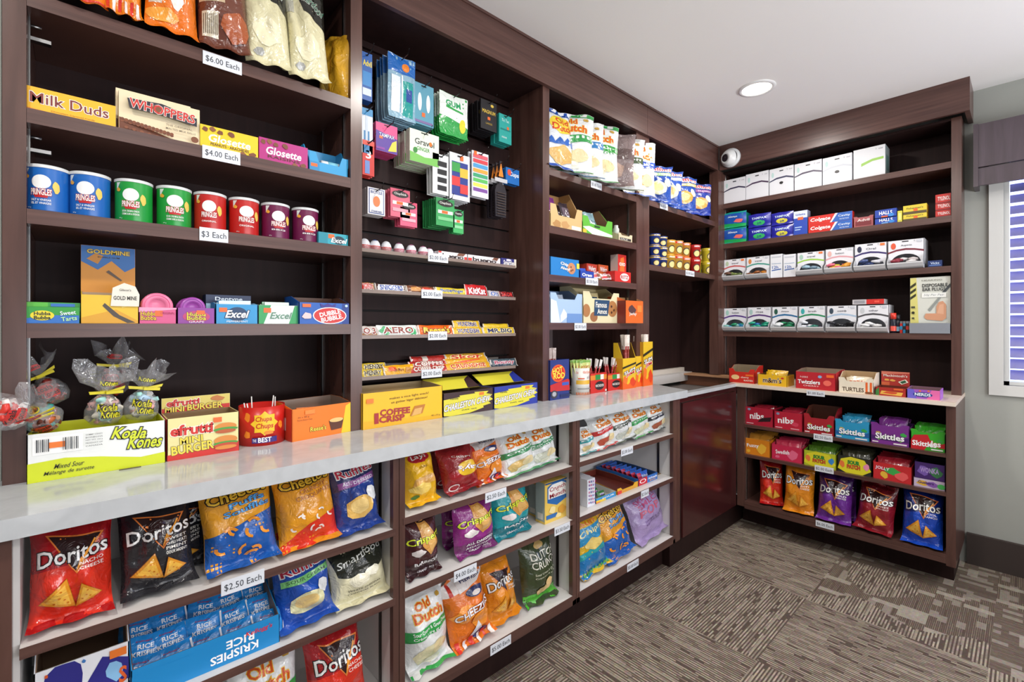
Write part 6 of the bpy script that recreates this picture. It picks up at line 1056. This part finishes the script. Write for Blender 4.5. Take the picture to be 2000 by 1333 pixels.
cups((1369,), .10, 2, cup('#e2d23a', '#c8a82a', 'NISSIN', .043, H2), 'yellow noodle cup standing behind the front right cups', 'rear yellow cups', .043, H2)
cups((1381,), .05, 2, cup('#e4cf3a', '#c8b02a', 'NISSIN', .043, H2), 'yellow noodle cup at the right end of the corner shelf', 'front yellow cups', .043, H2)
# ================================================================ far unit, upper shelves
XU = 3.445
def fbox(z, a, b, yt, d, col, g, name, l_, cat, c=XU, **k): return box('R', c, z, a, b, yt, d, col, g, name, l_, cat, **k)
z = 2.178
HB = lambda c, w2: [('p', [(0, .50), (.3, .58), (.7, .60), (1, .52), (1, .58), (.7, .66), (.3, .64), (0, .54)], c), ('r', .42, .86, .58, .90, '#2a2a30'), ('e', .14, .76, .05, .10, '#b9d8d4'), ('t', 'T', .74, .88, .03, .05, '#3a3a44'), ('t', 'travel', .88, .88, .12, .04, '#8a8a94')] + ([('e', .5, .42, .08, .05, '#1a1416')] if w2 else [])
for k, (a, b, yt, c_, e2, w_) in enumerate(((1414, 1456, 349, '#3a3550', 0, 'first'), (1457, 1501, 337, '#4a3550', 0, 'second'), (1503, 1550, 327, '#3a3a5a', 1, 'third'), (1552, 1605, 316, '#4a4058', 0, 'fourth'), (1607, 1664, 304, '#c8ccd4', 1, 'fifth'))):
    fbox(z, a, b, yt, .12, '#e2e3e8', HB(c_, e2), 'dispenser_box', '%s white closed box from the left on the top far shelf' % w_, 'white box', group=None, yaw=0, ym=(a + b) / 2)
fbox(z, 1667, 1729, 288, .12, '#e6e7ea', [('p', [(.25, .40), (.6, .52), (.95, .54), (.95, .62), (.6, .60), (.25, .50)], '#9aca5a'), ('t', 'T', .72, .90, .03, .05, '#3a3a44'), ('t', 'travel', .86, .90, .12, .04, '#6a6a74')], 'dispenser_box', 'rightmost white box with green swoosh on the top far shelf', 'white box', gr=[('r', 0, 0, 1, 1, '#8a9494'), ('r', .2, .2, .8, .7, '#5a7a74')])
z = 1.889
def pads(a, b, yt, col, g, lab, grp, n=2, d=.09, nm='soft_pack'):
    loc, w, h = span('R', XU, z, a, b, yt); hh = h / n - .0006
    pr = bag_mesh(w, hh, .014, col, g, 9, NU=10, NV=8, pinch=0, fin='plastic', eps=.0005); mb = pr; mb.box(-w * .46, .004, hh * .08, w * .46, d, hh * .92, mat(col, 'plastic'))
    p0 = mb.build(nm); tag(p0, 'x', 'pack'); place_copies(p0, [(loc + Vector((.012, 0, .0006 + i * (hh + .0006))), (0, 0, RZ['R'])) for i in range(n)], lab, grp)
pads(1411, 1456, 414, '#189a8c', [('p', [(.0, .3), (1, .2), (1, .9), (0, .9)], '#1c50a8'), ('t', 'Always', .45, .68, .4, .14, '#e8f4f4', {'b': .03}), blob(.7, .4, .2, .12, '#e8706a', 9, 1), ('p', [(0, .0), (1, 0), (1, .2), (0, .3)], '#20a85a')], ['lower teal and blue soft pack at the left end of the far shelf', 'upper teal and blue soft pack at the left end of the far shelf'], 'teal soft packs', d=.10)
pads(1461, 1504, 417, '#2a2a9c', [('e', .5, .30, .26, .2, '#3ab86a'), ('t', 'TAMPAX', .5, .66, .66, .16, '#d0e4f4', {'b': .04}), ('t', '20', .5, .28, .2, .14, '#1c3a7a')], ['lower blue box with green oval on the far shelf', 'upper blue box with green oval on the far shelf'], 'blue packs with green oval')
pads(1506, 1548, 414, '#2a2a9c', [('e', .5, .30, .26, .2, '#d8d04a'), ('t', 'TAMPAX', .5, .66, .66, .16, '#d0e4f4', {'b': .04}), ('t', '20', .5, .28, .2, .14, '#1c3a7a')], ['lower blue box with yellow oval on the far shelf', 'upper blue box with yellow oval on the far shelf'], 'blue packs with yellow oval')
fbox(z, 1550, 1577, 412, .06, '#2a4ab0', [('r', 0, .7, 1, 1, '#d8e0f0'), ('r', .3, .62, .7, .74, '#ee6a3a'), ('r', .1, .3, .6, .34, '#b8d0f0'), ('r', .1, .2, .5, .24, '#b8d0f0'), ('t', 'Gillette', .5, .85, .7, .08, '#2a4ab0')], 'razor_box', 'tall blue and white box left of the red and blue toothpaste', 'box', gr=[('r', 0, 0, 1, 1, '#9aa4c0')])
loc, w, h = span('R', XU, z, 1579, 1665, 418)
pr = carton_mesh(w, h / 2 - .0006, .045, '#d0281f', [('p', [(.52, 0), (1, 0), (1, 1), (.66, 1)], '#2a62b8'), ('p', [(.50, 0), (.54, 0), (.68, 1), (.62, 1)], '#e8e4e8'), ('t', 'Colgate', .28, .5, .46, .5, '#ffffff', {'b': .05, 'sh': .15}), ('t', 'Cavity', .82, .6, .26, .3, '#e0ecf8', {'b': .03}), ('t', 'PROTECTION', .82, .25, .2, .14, '#e0ecf8')]).build('toothpaste_box'); tag(pr, 'x', 'toothpaste')
place_copies(pr, [(loc + Vector((0, 0, .0004 + i * (h / 2))), (0, 0, RZ['R'])) for i in range(2)], ['lower red and blue toothpaste carton of the two', 'upper red and blue toothpaste carton lying on its twin'], 'toothpaste cartons')
o, w, h, loc = tray('R', XU, z, 1667, 1706, 424, .08, '#a85a5c', [('r', .1, .15, .9, .6, '#7a2a30'), ('t', 'Advil', .5, .7, .6, .25, '#e4dcd8', {'b': .04})], 'display_tray', 'dusky red tray between the toothpaste and the blue boxes', 'display tray', inner='#8a6a60', notch=.006)
for i in range(2): fbox(z + i * .036, 1709, 1752 - i, (424, 409)[i], .06, '#2446a8', [('t', 'HALLS', .5, .6, .6, .4, '#ffffff', {'b': .05}), ('e', .75, .3, .14, .2, '#3a8ad8'), ('r', .3, .1, .6, .25, '#ee6a3a' if i else '#7ab0e8')], 'lozenge_box', ('lower blue lozenge box on the far shelf', 'upper blue lozenge box resting on its twin')[i], 'lozenge box', group='blue lozenge boxes')
fbox(z, 1753, 1762, 412, .03, '#d8d04a', [('r', .2, .2, .8, .8, '#eae48a')], 'small_box', 'narrow yellow green box between the blue and yellow boxes', 'small box')
for i in range(2): fbox(z + i * .037, 1764, 1810, (416, 400)[i], .08, '#e0c83a', [('t', "Fisherman's", .5, .66, .7, .2, '#4a3a2a', {'b': .02}), ('r', .0, .0, 1, .3, '#5a4a2a'), ('r', .45, .3, .62, .6, '#ee6a2a')], 'lozenge_box', ('lower yellow lozenge box of two on the far shelf', 'upper yellow lozenge box of two on the far shelf')[i], 'lozenge box', group='yellow lozenge boxes')
for i in range(3): fbox(z + i * .036, 1827, 1857, (411, 395, 379)[i], .06, '#c0302a', [('t', 'TYLENOL', .55, .55, .8, .4, '#f0e4e0', {'b': .04}), ('r', 0, .0, 1, .16, '#8a2020')], 'medicine_box', ('lowest red medicine box of the stack by the far upright', 'middle red medicine box of the stack by the far upright', 'top red medicine box of the stack by the far upright')[i], 'medicine box', group='red medicine boxes')
# gravity dispensers
def dispenser(z, a, b, yt, band, cont, label, cols, icon='#b9d8d4', t2='', seed=1):
    loc, w, h = span('R', XU, z, a, b, yt); d = .15; e = empty('dispenser_box', loc, RZ['R']); tag(e, label, 'dispenser box')
    mb = MB(); WM = mat('#e4e5ea'); t = .002; zo = h * .52     # opening below zo
    mb.box(-w / 2, d - t, 0, w / 2, d, h, WM); mb.box(-w / 2, .0, h - t, w / 2, d - t, h, WM)
    for s in (-1, 1): x0 = s * w / 2; mb.box(min(x0, x0 - s * t), 0, 0, max(x0, x0 - s * t), d - t, h - t, WM)
    mb.box(-w / 2 + t, t, 0, w / 2 - t, d - t, t, mat('#d8d8dc'))
    pts = [(-w / 2, h), (w / 2, h), (w / 2, h * .12)]; pts += [(w * .42 * math.cos(q) * 1.0, h * .12 + (zo - h * .12) * math.sin(q) ** .7) for q in [math.pi * i / 12 for i in range(13)]]; pts += [(-w / 2, h * .12)]
    tri = tessellate_polygon([[Vector((p[0], p[1], 0)) for p in pts]]); vs = [(p[0], 0, p[1]) for p in pts]
    mb.add(vs, [tuple(t_) for t_ in tri], WM); mb.add([(p[0], t, p[1]) for p in pts], [tuple(t_) for t_ in tri], WM)
    g = [('p', [(.0, .60), (.25, .68), (.5, .71), (.75, .68), (1, .62), (1, .56), (.75, .62), (.5, .645), (.25, .62), (0, .54)], band), ('r', .40, .92, .58, .955, '#25252c'), ('t', t2 or 'travel', .52, .80, .3, .07, '#4a4a56', {'b': .02}), ('e', .16, .80, .07, .11, icon), ('t', 'T', .74, .93, .03, .05, '#30303a'), ('r', .80, .88, .94, .96, '#ee7a3a' if seed % 2 else '#c9ccd4')]
    graphics(mb, g, lambda x, q, o: (x - w / 2, -o, q), w, h)
    mb.build('carton', e)
    mb = MB(); LM = mat('#cfd0d2', 'plastic')                                # moulded white lip in front
    pr = [(-.004, 0), (-.03, .010), (-.044, .028), (-.044, .034), (-.040, .034), (-.028, .014), (-.002, .004)]
    mb.prism([(p[0] + .003, p[1] + .001) for p in pr], -w / 2 + .002, w / 2 - .002, 'x', LM)
    for s in (-1, 1): mb.prism([(0, .002), (-.040, .030), (-.040, .045), (0, h * .46)], s * (w / 2 - .004) - .0012, s * (w / 2 - .004) + .0012, 'x', LM)
    mb.build('catch_lip', e)
    r = random.Random(seed)
    for i in range(10):
        mb = MB(); x = r.uniform(-.34, .34) * w; y = r.uniform(-.018, .02); q = .016 + r.uniform(0, h * .28); c = cols[i % len(cols)]; dx = r.uniform(-.4, .4)
        mb.tube([(x - .022 * math.cos(dx), y, q - .012 * math.sin(dx)), (x, y, q + .002), (x + .022 * math.cos(dx), y, q + .012 * math.sin(dx))], [.006, .010, .006], mat(c, 'plastic'), 8)
        o = mb.build('travel_item', e)
    return e
Z3 = 1.62; Z4 = 1.257
for k, (a, b, yt, band, l_, cols, t2) in enumerate(((1414, 1456, 506, '#c85a5a', 'dispenser with olive items and red band, leftmost on its shelf', ('#5a6a3a', '#7a8a4a', '#6a4a3a'), ''), (1458, 1503, 501, '#4a9a8a', 'dispenser with amber items and green band, second from left', ('#9a5a2a', '#c8822a', '#7a4a2a'), ''),
        (1557, 1610, 492, '#9aca4a', 'dispenser with pale blue items and lime band', ('#9ab8c8', '#c8d4dc', '#7a92a4'), ''), (1612, 1667, 485, '#d8a0a8', 'dispenser with pink and yellow items', ('#e8a03a', '#e8708a', '#d8c83a'), 'lotion'),
        (1669, 1732, 475, '#3a2f6a', 'dispenser with navy items and purple band', ('#2a3a6a', '#4a5a8a', '#d8d8e0'), 'Oral'), (1734, 1805, 468, '#7a2a3a', 'dispenser with white and maroon items, rightmost of the row', ('#e8e4e4', '#8a2a3a', '#d8d0d0'), 'Aspirin'))):
    dispenser(Z3, a, b, yt, band, None, 'white ' + l_ + ', third far shelf', cols, t2=t2, seed=k + 1, icon=('#b8c8a8', '#d88a4a', '#a8c8b8', '#e0b0a8', '#2a2f4a', '#e05a3a')[k])
for i, (a, b) in enumerate(((1505, 1528), (1530, 1554))): fbox(Z3, a, b, 497, .10, '#e3e5ea', [('t', '12h', .4, .45, .5, .12, '#2a5aa8', {'b': .04}), ('p', [(.1, .30), (.9, .34), (.9, .38), (.1, .34)], '#2a5aa8'), ('r', .1, .86, .9, .92, '#c8ccd4'), ('r', .1, .6, .9, .62, '#9ab0c8')], 'medicine_box', ('white and blue box left of its twin in the dispenser row', 'white and blue box right of its twin in the dispenser row')[i], 'medicine box', group='white and blue medicine boxes')
fbox(Z3, 1812, 1840, 509, .07, '#1f3468', [('t', 'Vicks', .5, .6, .6, .3, '#c8d8f0', {'b': .04}), ('r', .1, .2, .9, .35, '#5a7ab8')], 'small_box', 'small navy box alone at the right end of the third far shelf', 'small box')
for k, (a, b, yt, band, l_, cols, ic) in enumerate(((1414, 1458, 602, '#5a3a8a', 'dispenser with small green bottles, leftmost', ('#2a9a6a', '#2a8ab8', '#8ac8c0'), '#a8d4c8'), (1460, 1506, 600, '#5a3a7a', 'dispenser with teal bottles and purple band', ('#1f9a7a', '#2aa88a', '#2a6ab0'), '#a8c8c4'),
        (1508, 1558, 599, '#2a6a9a', 'dispenser with green bottles and white tags', ('#1f8a5a', '#e4e8ea', '#2a7a5a'), '#2a5a4a'), (1560, 1612, 598, '#2a8a5a', 'dispenser with blue and white packs', ('#2a3a9a', '#e4e8f0', '#2a7a6a'), '#3aa8a8'),
        (1615, 1673, 597, '#a8c0d8', 'dispenser with black combs and brushes', ('#1c1c20', '#2a2a30', '#4a4a50'), '#3a4a5a'), (1675, 1736, 596, '#4a4a4e', 'dispenser with plain white packs, rightmost', ('#e4e4e4', '#d8d8d4', '#e8e8e8'), '#c8ccd0'))):
    dispenser(Z4, a, b, yt, band, None, 'white ' + l_ + ', fourth far shelf', cols, icon=ic, seed=(k + 1) * 2, t2=('lotion', 'rinse', 'shampoo', 'brush', 'comb', 'other')[k])
fbox(at(1705, 594.5, x=XU).z + .001, 1665, 1727, 585, .10, '#c9c4c8', [('r', .45, 0, 1, 1, '#cf2a24'), ('r', .05, .2, .4, .8, '#9a9aa0'), ('r', .7, .3, .85, .7, '#e85a4a')], 'flat_box', 'flat red and grey box lying on top of the rightmost dispenser', 'flat box')
pr = None
for i, (px, hh, c1, l_) in enumerate(((1744, .115, '#d83a2a', 'small bottle with red cap directly right of the dispensers'), (1752, .105, '#2a2a30', 'slim black bottle with dark cap beside the ear plug display'))):
    loc, w, h = span('R', XU + .02 * i, Z4, px - 6, px + 6); mb = MB(); mb.lathe([(0, 0), (.014, 0), (.014, hh * .62), (.010, hh * .7), (.010, hh * .74), (0, hh * .74)], mat('#1e2230', 'plastic'), 16); mb.lathe([(.0142, hh * .1), (.0142, hh * .35)], mat('#e85a4a' if i == 0 else '#8ac0d8', 'plastic'), 16)
    o = mb.build('small_bottle'); o.location = loc + Vector((.014, 0, 0)); tag(o, l_, 'bottle'); mb = MB(); mb.lathe([(0, hh * .7), (.0135, hh * .7), (.0135, hh), (0, hh)], mat(c1, 'plastic'), 16); mb.build('cap', o)
LC = ['#c8322a', '#e8a83a', '#2a8ab8', '#d8d8dc', '#2a2a2e', '#e8622a']
for i in range(6):
    loc, w, h = span('R', XU + .015 * (i % 2) + .012, Z4, 1757 + 3 * i, 1763 + 3 * i); mb = MB(); mb.box(-.0055, 0, 0, .0055, .010, .055, mat('#1f1f24' if i % 2 else LC[i], 'plastic')); mb.box(-.005, .001, .055, .005, .009, .068, mat('#b0b0b4', 'metal')); mb.box(-.0056, -.0004, .02, .0056, 0, .04, mat(LC[(i + 2) % 6], 'plastic'))
    o = mb.build('pocket_lighter'); setp(o, 'R', loc); tag(o, 'small pocket lighter standing between the bottles and the ear plug display', 'lighter', 'pocket lighters')
loc, w, h = span('R', XU - .01, Z4, 1777, 1856, 541)
e = tag(empty('ear_plug_display', loc, RZ['R']), 'large disposable ear plug display with picture of orange ear plug', 'display box')
mb = MB(); h0 = h * .17
mb.box(-w / 2, .012, h0, w / 2, .07, h, mat('#d4d6cc'))
graphics(mb, [('p', [(0, 0), (.22, 0), (.16, 1), (0, 1)], '#d6cf7a')] + [('p', [(.0, .58 + .12 * i), (.0, .52 + .12 * i), (.15, .60 + .12 * i), (.15, .66 + .12 * i)], '#33321c') for i in range(3)] + [('p', [(.75, .62), (1, .85), (1, .78), (.8, .58)], '#4a4f52'), ('p', [(.45, .30), (.78, .62), (.82, .60), (.5, .26)], '#8f9490'),
     ('t', 'DISPOSABLE', .62, .82, .62, .07, '#26282a', {'b': .04}), ('t', 'EAR PLUGS', .60, .735, .56, .07, '#26282a', {'b': .04}), ('r', .3, .56, .9, .66, '#eceee8'), ('t', '50¢ Per Pair', .6, .61, .5, .055, '#9a9ca0', {'sh': .2}), ('p', [(.36, .14), (.42, .09), (.80, .06), (.90, .12), (.90, .40), (.82, .48), (.72, .46), (.66, .36), (.66, .22), (.40, .22)], '#cf9674'), ('p', [(.68, .22), (.74, .40), (.84, .42), (.84, .2)], '#dba888'), ('t', 'HEARING', .55, .93, .5, .03, '#6a6c60'), ('r', .03, .34, .13, .38, '#4a4a3a'), ('e', .08, .24, .04, .03, '#2a2a1c'), ('r', .05, .1, .11, .14, '#4a4a3a')], lambda x, q, o: (x - w / 2, .012 - o, h0 + q), w, h - h0)
mb.build('picture_card', e)
mb = MB(); mb.prism([(-.02, h0 + .004), (-.012, .0), (.10, .0), (.10, h0 + .004), (.098, h0 + .004), (.098, .003), (-.010, .003), (-.017, h0 + .004)], -w / 2, w / 2, 'x', mat('#8f949c', 'plastic'))
for s in (-1, 1): mb.box(s * (w / 2 - .001) - .001, -.012, .003, s * (w / 2 - .001) + .001, .098, h0, mat('#8f949c', 'plastic'))
mb.build('clear_bin', e)
for i in range(8):
    mb = MB(); a = -w / 2 + .02 + i * (w - .04) / 7; mb.tube([(a, .01 + .03 * (i % 2), .014), (a + .008, .012 + .03 * (i % 2), .018)], .007, mat(('#d8c83a', '#e8843a', '#2a4a9a')[i % 3], 'gum'), 8); mb.build('ear_plug', e)
# ================================================================ far counter
XC = 3.15; z = ZC2
def ft(z, a, b, yt, d, col, g, l_, c=XC, **k): return tray('R', c, z, a, b, yt, d, col, g, k.pop('nm', 'display_tray'), l_, k.pop('cat', 'display tray'), **k)
ft(z, 1424, 1474, 727, .14, '#c8281c', [('e', .25, .5, .16, .22, '#e8c48a'), ('t', 'cherry', .62, .5, .3, .2, '#f0e0d0', {'b': .03}), ('r', .65, .65, .95, .8, '#e8722a'), ('t', 'BLASTERS', .76, .25, .34, .14, '#f4e8d8', {'b': .03})], 'red open carton at the left end of the far counter', hb=1.55, hs=None, inner='#8a7a62', notch=.02, gr=[('r', .3, 0, .6, 1, '#e6e2dc')])
o, w, h, loc = ft(z, 1480, 1537, 733, .13, '#e2b21c', [('t', "m&m's", .5, .5, .62, .44, '#3a2018', {'b': .05, 'o': '#f4f0e0', 'oo': .06}), ('e', .85, .75, .05, .08, '#c8302a')], 'yellow tray with brown lettering, second on the far counter', c=XC - .015, inner='#5a3a1c')
packets(o, 'R', loc, w, h, .13, .012, 6, bag_mesh(.10, .055, .012, '#d8aa1c', [('t', "m&m's", .5, .6, .6, .4, '#3a2018', {'b': .05})], 4, NU=7, NV=6, eps=.0004), 'candy_packet', 'yellow candy packet standing in the yellow tray', 'candy packet', 'yellow packets in the tray', lean=30)
ft(z, 1554, 1632, 728, .20, '#b8202c', [('t', 'Twizzlers', .34, .42, .56, .22, '#ffffff', {'b': .05, 'o': '#8a1420', 'oo': .06}), ('e', .80, .42, .10, .16, '#e86a5a'), ('t', 'NIBS', .22, .70, .2, .1, '#f0c8c8'), ('e', .62, .76, .05, .08, '#8ab0d8'), ('r', .78, .74, .96, .9, '#ee6a2a'), ('t', 'CHERRY', .4, .2, .4, .08, '#f4d8d8')], 'large red licorice carton in the middle of the far counter', c=XC - .02, hb=1.12, inner='#8f7c68')
o, w, h, loc = ft(z, 1638, 1706, 746, .15, '#e6ddc8', [('t', 'TURTLES', .42, .30, .62, .34, '#4a3420', {'b': .05}), ('r', .78, 0, .84, 1, '#e0642a'), ('r', .90, 0, .96, 1, '#e0642a'), ('e', .88, .10, .12, .1, '#7a4a2a')], 'cream and orange striped chocolate tray on the far counter', c=XC - .02, hb=1.75, hs=None, inner='#b5966e', notch=.02)
packets(o, 'R', loc, w, h, .15, .02, 5, bag_mesh(.10, .05, .012, '#e0d4b8', [('t', 'TURTLES', .5, .6, .7, .3, '#c8502a', {'b': .04})], 4, NU=7, NV=6, eps=.0004), 'candy_packet', 'cream wrapped chocolate packet in the cream and orange tray', 'candy packet', 'cream chocolate packets', lean=30)
ft(z, 1710, 1770, 758, .13, '#a82a22', [('p', [(0, 0), (.12, 0), (.12, 1), (0, .6)], '#3a7a3a'), ('p', [(.15, .2), (.85, .1), (.9, .5), (.2, .6)], '#e0b04a'), blob(.5, .4, .25, .15, '#c8502a', 9, 1), ('r', .6, .75, .9, .95, '#d8642a')], 'red toffee tray with a tall red picture card behind it', c=XC - .02, hb=1.0, inner='#6a2a1c',
   head=(1.75, '#a8322a', [('p', [(0, .78), (1, .9), (1, 1), (0, 1)], '#c8705a'), ('t', "Mackintosh's", .5, .72, .84, .17, '#e8ddd0', {'b': .03}), blob(.2, .4, .1, .08, '#d8a04a', 8, 1), blob(.4, .38, .1, .08, '#d8a04a', 8, 2), ('p', [(.6, .3), (.86, .5), (.96, .3), (.72, .12)], '#e8dcc8'), ('p', [(.66, .3), (.84, .44), (.9, .3), (.74, .18)], '#2a5a3a'), ('r', .0, .0, .3, .25, '#c8603a')], .95))
ft(z, 1772, 1836, 762, .13, '#a05ac0', [('p', [(.6, 0), (1, 0), (1, 1), (.75, 1)], '#e06aa8'), ('p', [(0, 0), (.3, 0), (.2, 1), (0, 1)], '#6a62c8'), ('e', .48, .46, .30, .26, '#1c3f8a'), ('t', 'NERDS', .48, .48, .48, .3, '#e8f4fa', {'b': .06, 'o': '#1c3f8a', 'oo': .08}), ('e', .4, .85, .04, .08, '#e8742a'), ('e', .66, .9, .04, .08, '#e8742a')], 'purple and pink candy tray at the right end of the far counter', c=XC - .02, hb=1.1, inner='#7a5a62')
# ================================================================ far lower shelves
XL_ = 3.135; z = .674
def skit(c1, c2, tcol='#ffffff', extra=()): return [('p', [(0, .45), (.3, .3), (.7, .3), (1, .5), (1, .2), (0, .2)], c2), blob(.2, .55, .08, .1, '#e8c83a', 8, 1), blob(.85, .6, .08, .1, '#3aa84a', 8, 2), ('p', [(.15, .3), (.5, .5), (.85, .3), (.8, .2), (.5, .4), (.2, .2)], '#7ac84a'), ('t', 'Skittles', .5, .42, .74, .3, '#ffffff', {'b': .06, 'o': c2, 'oo': .07}), ('r', .04, .06, .2, .12, '#f0e8e8'), ('r', .6, .05, .94, .12, '#f0e8e8')] + list(extra)
def skp(c1, c2): return bag_mesh(.115, .075, .012, c1, [('t', 'Skittles', .5, .55, .78, .3, '#ffffff', {'b': .06, 'o': c2, 'oo': .07}), blob(.2, .2, .12, .1, '#e8c83a', 7, 1), blob(.8, .25, .12, .1, '#3aa84a', 7, 2)], 4, NU=8, NV=7, eps=.0004)
o, w, h, loc = ft(z, 1456, 1510, 797, .17, '#b01c34', [('t', 'nibs', .42, .52, .5, .34, '#ffffff', {'b': .05, 'rot': 3}), ('p', [(.45, .2), (.9, .3), (.95, .55), (.6, .45)], '#2a1418'), ('e', .14, .86, .06, .07, '#8a9ab8'), ('r', .05, .06, .3, .1, '#e8c8cc')], 'crimson licorice tray with black patch, leftmost on its shelf', c=XL_, inner='#3a0c14')
packets(o, 'R', loc, w, h, .17, .045, 6, bag_mesh(.10, .05, .012, '#a01c30', [('t', 'nibs', .5, .5, .5, .4, '#f0e0e4', {'b': .05})], 4, NU=7, NV=6, eps=.0004), 'candy_packet', 'crimson licorice packet in the leftmost tray', 'candy packet', 'crimson licorice packets', lean=45)
o, w, h, loc = ft(z, 1512, 1567, 806, .17, '#c02038', [('t', 'nibs', .42, .52, .56, .34, '#ffffff', {'b': .05, 'rot': 3}), blob(.75, .35, .14, .12, '#d8405a', 9, 1), ('e', .14, .86, .06, .07, '#8a9ab8'), ('r', .05, .06, .3, .1, '#e8c8cc'), ('r', .6, .06, .9, .12, '#e8a0a8')], 'bright red licorice tray, second on its shelf', c=XL_, inner='#3a0c14')
packets(o, 'R', loc, w, h, .17, .045, 6, bag_mesh(.10, .05, .012, '#c02844', [('t', 'nibs', .5, .5, .5, .4, '#f0e0e4', {'b': .05})], 4, NU=7, NV=6, eps=.0004), 'candy_packet', 'bright red licorice packet in the second tray', 'candy packet', 'bright red licorice packets', lean=45)
ft(z, 1570, 1629, 818, .17, '#b0202c', skit('', '#8a1420'), 'half empty red candy tray with raised corners, third on its shelf', c=XL_, inner='#6a3a2a', notch=.022, hb=1.6, hs=None)
for a, b, yt, c1, c2, l_, n in ((1631, 1698, 826, '#2a9ac8', '#1c5a9a', 'sky blue candy tray full of packets beside the purple one', 'sky blue'), (1701, 1776, 833, '#7a2f8c', '#4a1c6a', 'purple candy tray full of packets between blue and green', 'purple'), (1779, 1846, 846, '#3ab02c', '#c8202a', 'green and red candy tray full of packets at the right end', 'green')):
    o, w, h, loc = ft(z, a, b, yt, .17, c1, skit(c1, c2, extra=([('p', [(0, 0), (.4, 0), (.6, .5), (.5, .9), (.1, .8), (0, .5)], '#c8202a'), ('t', 'Skittles', .4, .35, .7, .28, '#ffffff', {'b': .06})] if n == 'green' else ())), l_, c=XL_, inner=c2, notch=.012)
    packets(o, 'R', loc, w, h, .17, .028, 6, skp(c1, c2), 'candy_packet', '%s candy packet standing in the %s tray' % (n, n), 'candy packet', '%s candy packets' % n, lean=22)
z = .485
J = lambda t_, c: [blob(.7, .45, .18, .3, c, 11, 1), ('t', t_, .36, .55, .44, .26, '#ffffff', {'b': .04, 'rot': 5}), blob(.2, .2, .08, .1, c, 8, 3)]
SPK = lambda c: [('p', [(.0, .2), (.25, .0), (.75, .0), (1, .3), (.8, .9), (.4, 1), (.1, .8)], '#e4da2a'), ('t', 'SOUR', .48, .66, .34, .2, '#3a9a3a', {'b': .07, 'o': '#1c2a1c', 'oo': .08}), ('t', 'PATCH', .48, .40, .38, .22, '#e0462a', {'b': .07, 'o': '#1c2a1c', 'oo': .08}), blob(.14, .5, .08, .2, '#e8783a', 9, 4), blob(.86, .5, .08, .2, c, 9, 5)]
for a, b, yt, c1, g, l_, pc, n in ((1452, 1504, 859, '#e0861c', J('Fuzzy', '#f0b83a'), 'orange peach ring tray, leftmost on its shelf', '#e09a3a', 'orange'), (1507, 1567, 872, '#d02a50', J('Swedish', '#e86a8a'), 'pink red berry tray, second on its shelf', '#d83a5a', 'pink'), (1570, 1633, 884, '#b8c42a', SPK('#3a8ad0'), 'lime yellow sour gummy tray, third on its shelf', '#5a8a2a', 'lime'), (1636, 1702, 894, '#2a2a24', SPK('#e890b0'), 'yellow and black sour gummy tray, fourth on its shelf', '#3a3a2a', 'black'), (1705, 1781, 908, '#c8282c', [blob(.5, .6, .2, .2, '#3aa84a', 9, 2), blob(.3, .3, .1, .2, '#e8b83a', 9, 4), blob(.75, .35, .16, .25, '#e85a5a', 9, 5), ('t', 'JOLLY', .25, .66, .36, .22, '#f4e8f4', {'b': .05, 'rot': -5})], 'red fruit candy tray, fifth on its shelf', '#b82a3a', 'red')):
    o, w, h, loc = ft(z, a, b, yt, .17, c1, g, l_, c=XL_, inner=pc, hb=1.1)
    packets(o, 'R', loc, w, h, .17, h * .45, 6, bag_mesh(w * .86, .055, .012, pc, [blob(.3, .5, .15, .2, c1, 8, 1), ('t', 'SOUR', .6, .5, .5, .3, '#f0ece0', {'b': .05})], 4, NU=7, NV=6, eps=.0004), 'candy_packet', '%s candy packet in the matching tray below the candy shelf' % n, 'candy packet', '%s gummy packets' % n, lean=40)
o, w, h, loc = ft(z, 1784, 1846, 938, .17, '#c9b8d0', [blob(.3, .5, .2, .3, '#e8b83a', 9, 1), blob(.6, .5, .2, .3, '#8a5ab0', 9, 2), ('e', .88, .4, .12, .3, '#4ab85a'), ('t', 'Gushers', .4, .6, .5, .3, '#3a2a6a', {'b': .05})], 'pale multicoloured candy tray under the dark purple tray', c=XL_, inner='#5a3a6a')
zt2 = z + h + .002
ft(zt2, 1786, 1846, 906, .17, '#43246a', [blob(.3, .5, .2, .3, '#7a5ab0', 9, 1), blob(.7, .5, .2, .3, '#3a7a4a', 9, 2), ('t', 'WONKA', .5, .55, .6, .3, '#b8a0d8', {'b': .05})], 'dark purple candy tray stacked on the pale tray at the right end', c=XL_, inner='#2a1c3a')
z = .187
bag('R', XL_ + .02, z, 1484, 1528, 898, NACHO_R, 'red tortilla chip bag, leftmost on the bottom far shelf', lean=12, yaw=22, T=.045)
bag('R', XL_, z, 1530, 1588, 908, NACHO_O, 'orange tortilla chip bag, second on the bottom far shelf', lean=12, yaw=6, T=.045)
bag('R', XL_ + .10, z, 1605, 1672, 920, NACHO_P, 'purple tortilla chip bag hidden behind the front purple one', lean=6, T=.04)
bag('R', XL_, z, 1594, 1662, 925, NACHO_P, 'purple tortilla chip bag, front one, third on the bottom far shelf', lean=12, T=.045)
bag('R', XL_, z, 1668, 1744, 946, NACHO_M, 'dark maroon tortilla chip bag, fourth on the bottom far shelf', lean=13, yaw=-6, roll=3, T=.05)
bag('R', XL_, z, 1760, 1842, 952, NACHO_B, 'royal blue tortilla chip bag, rightmost on the bottom far shelf', lean=11, T=.05)
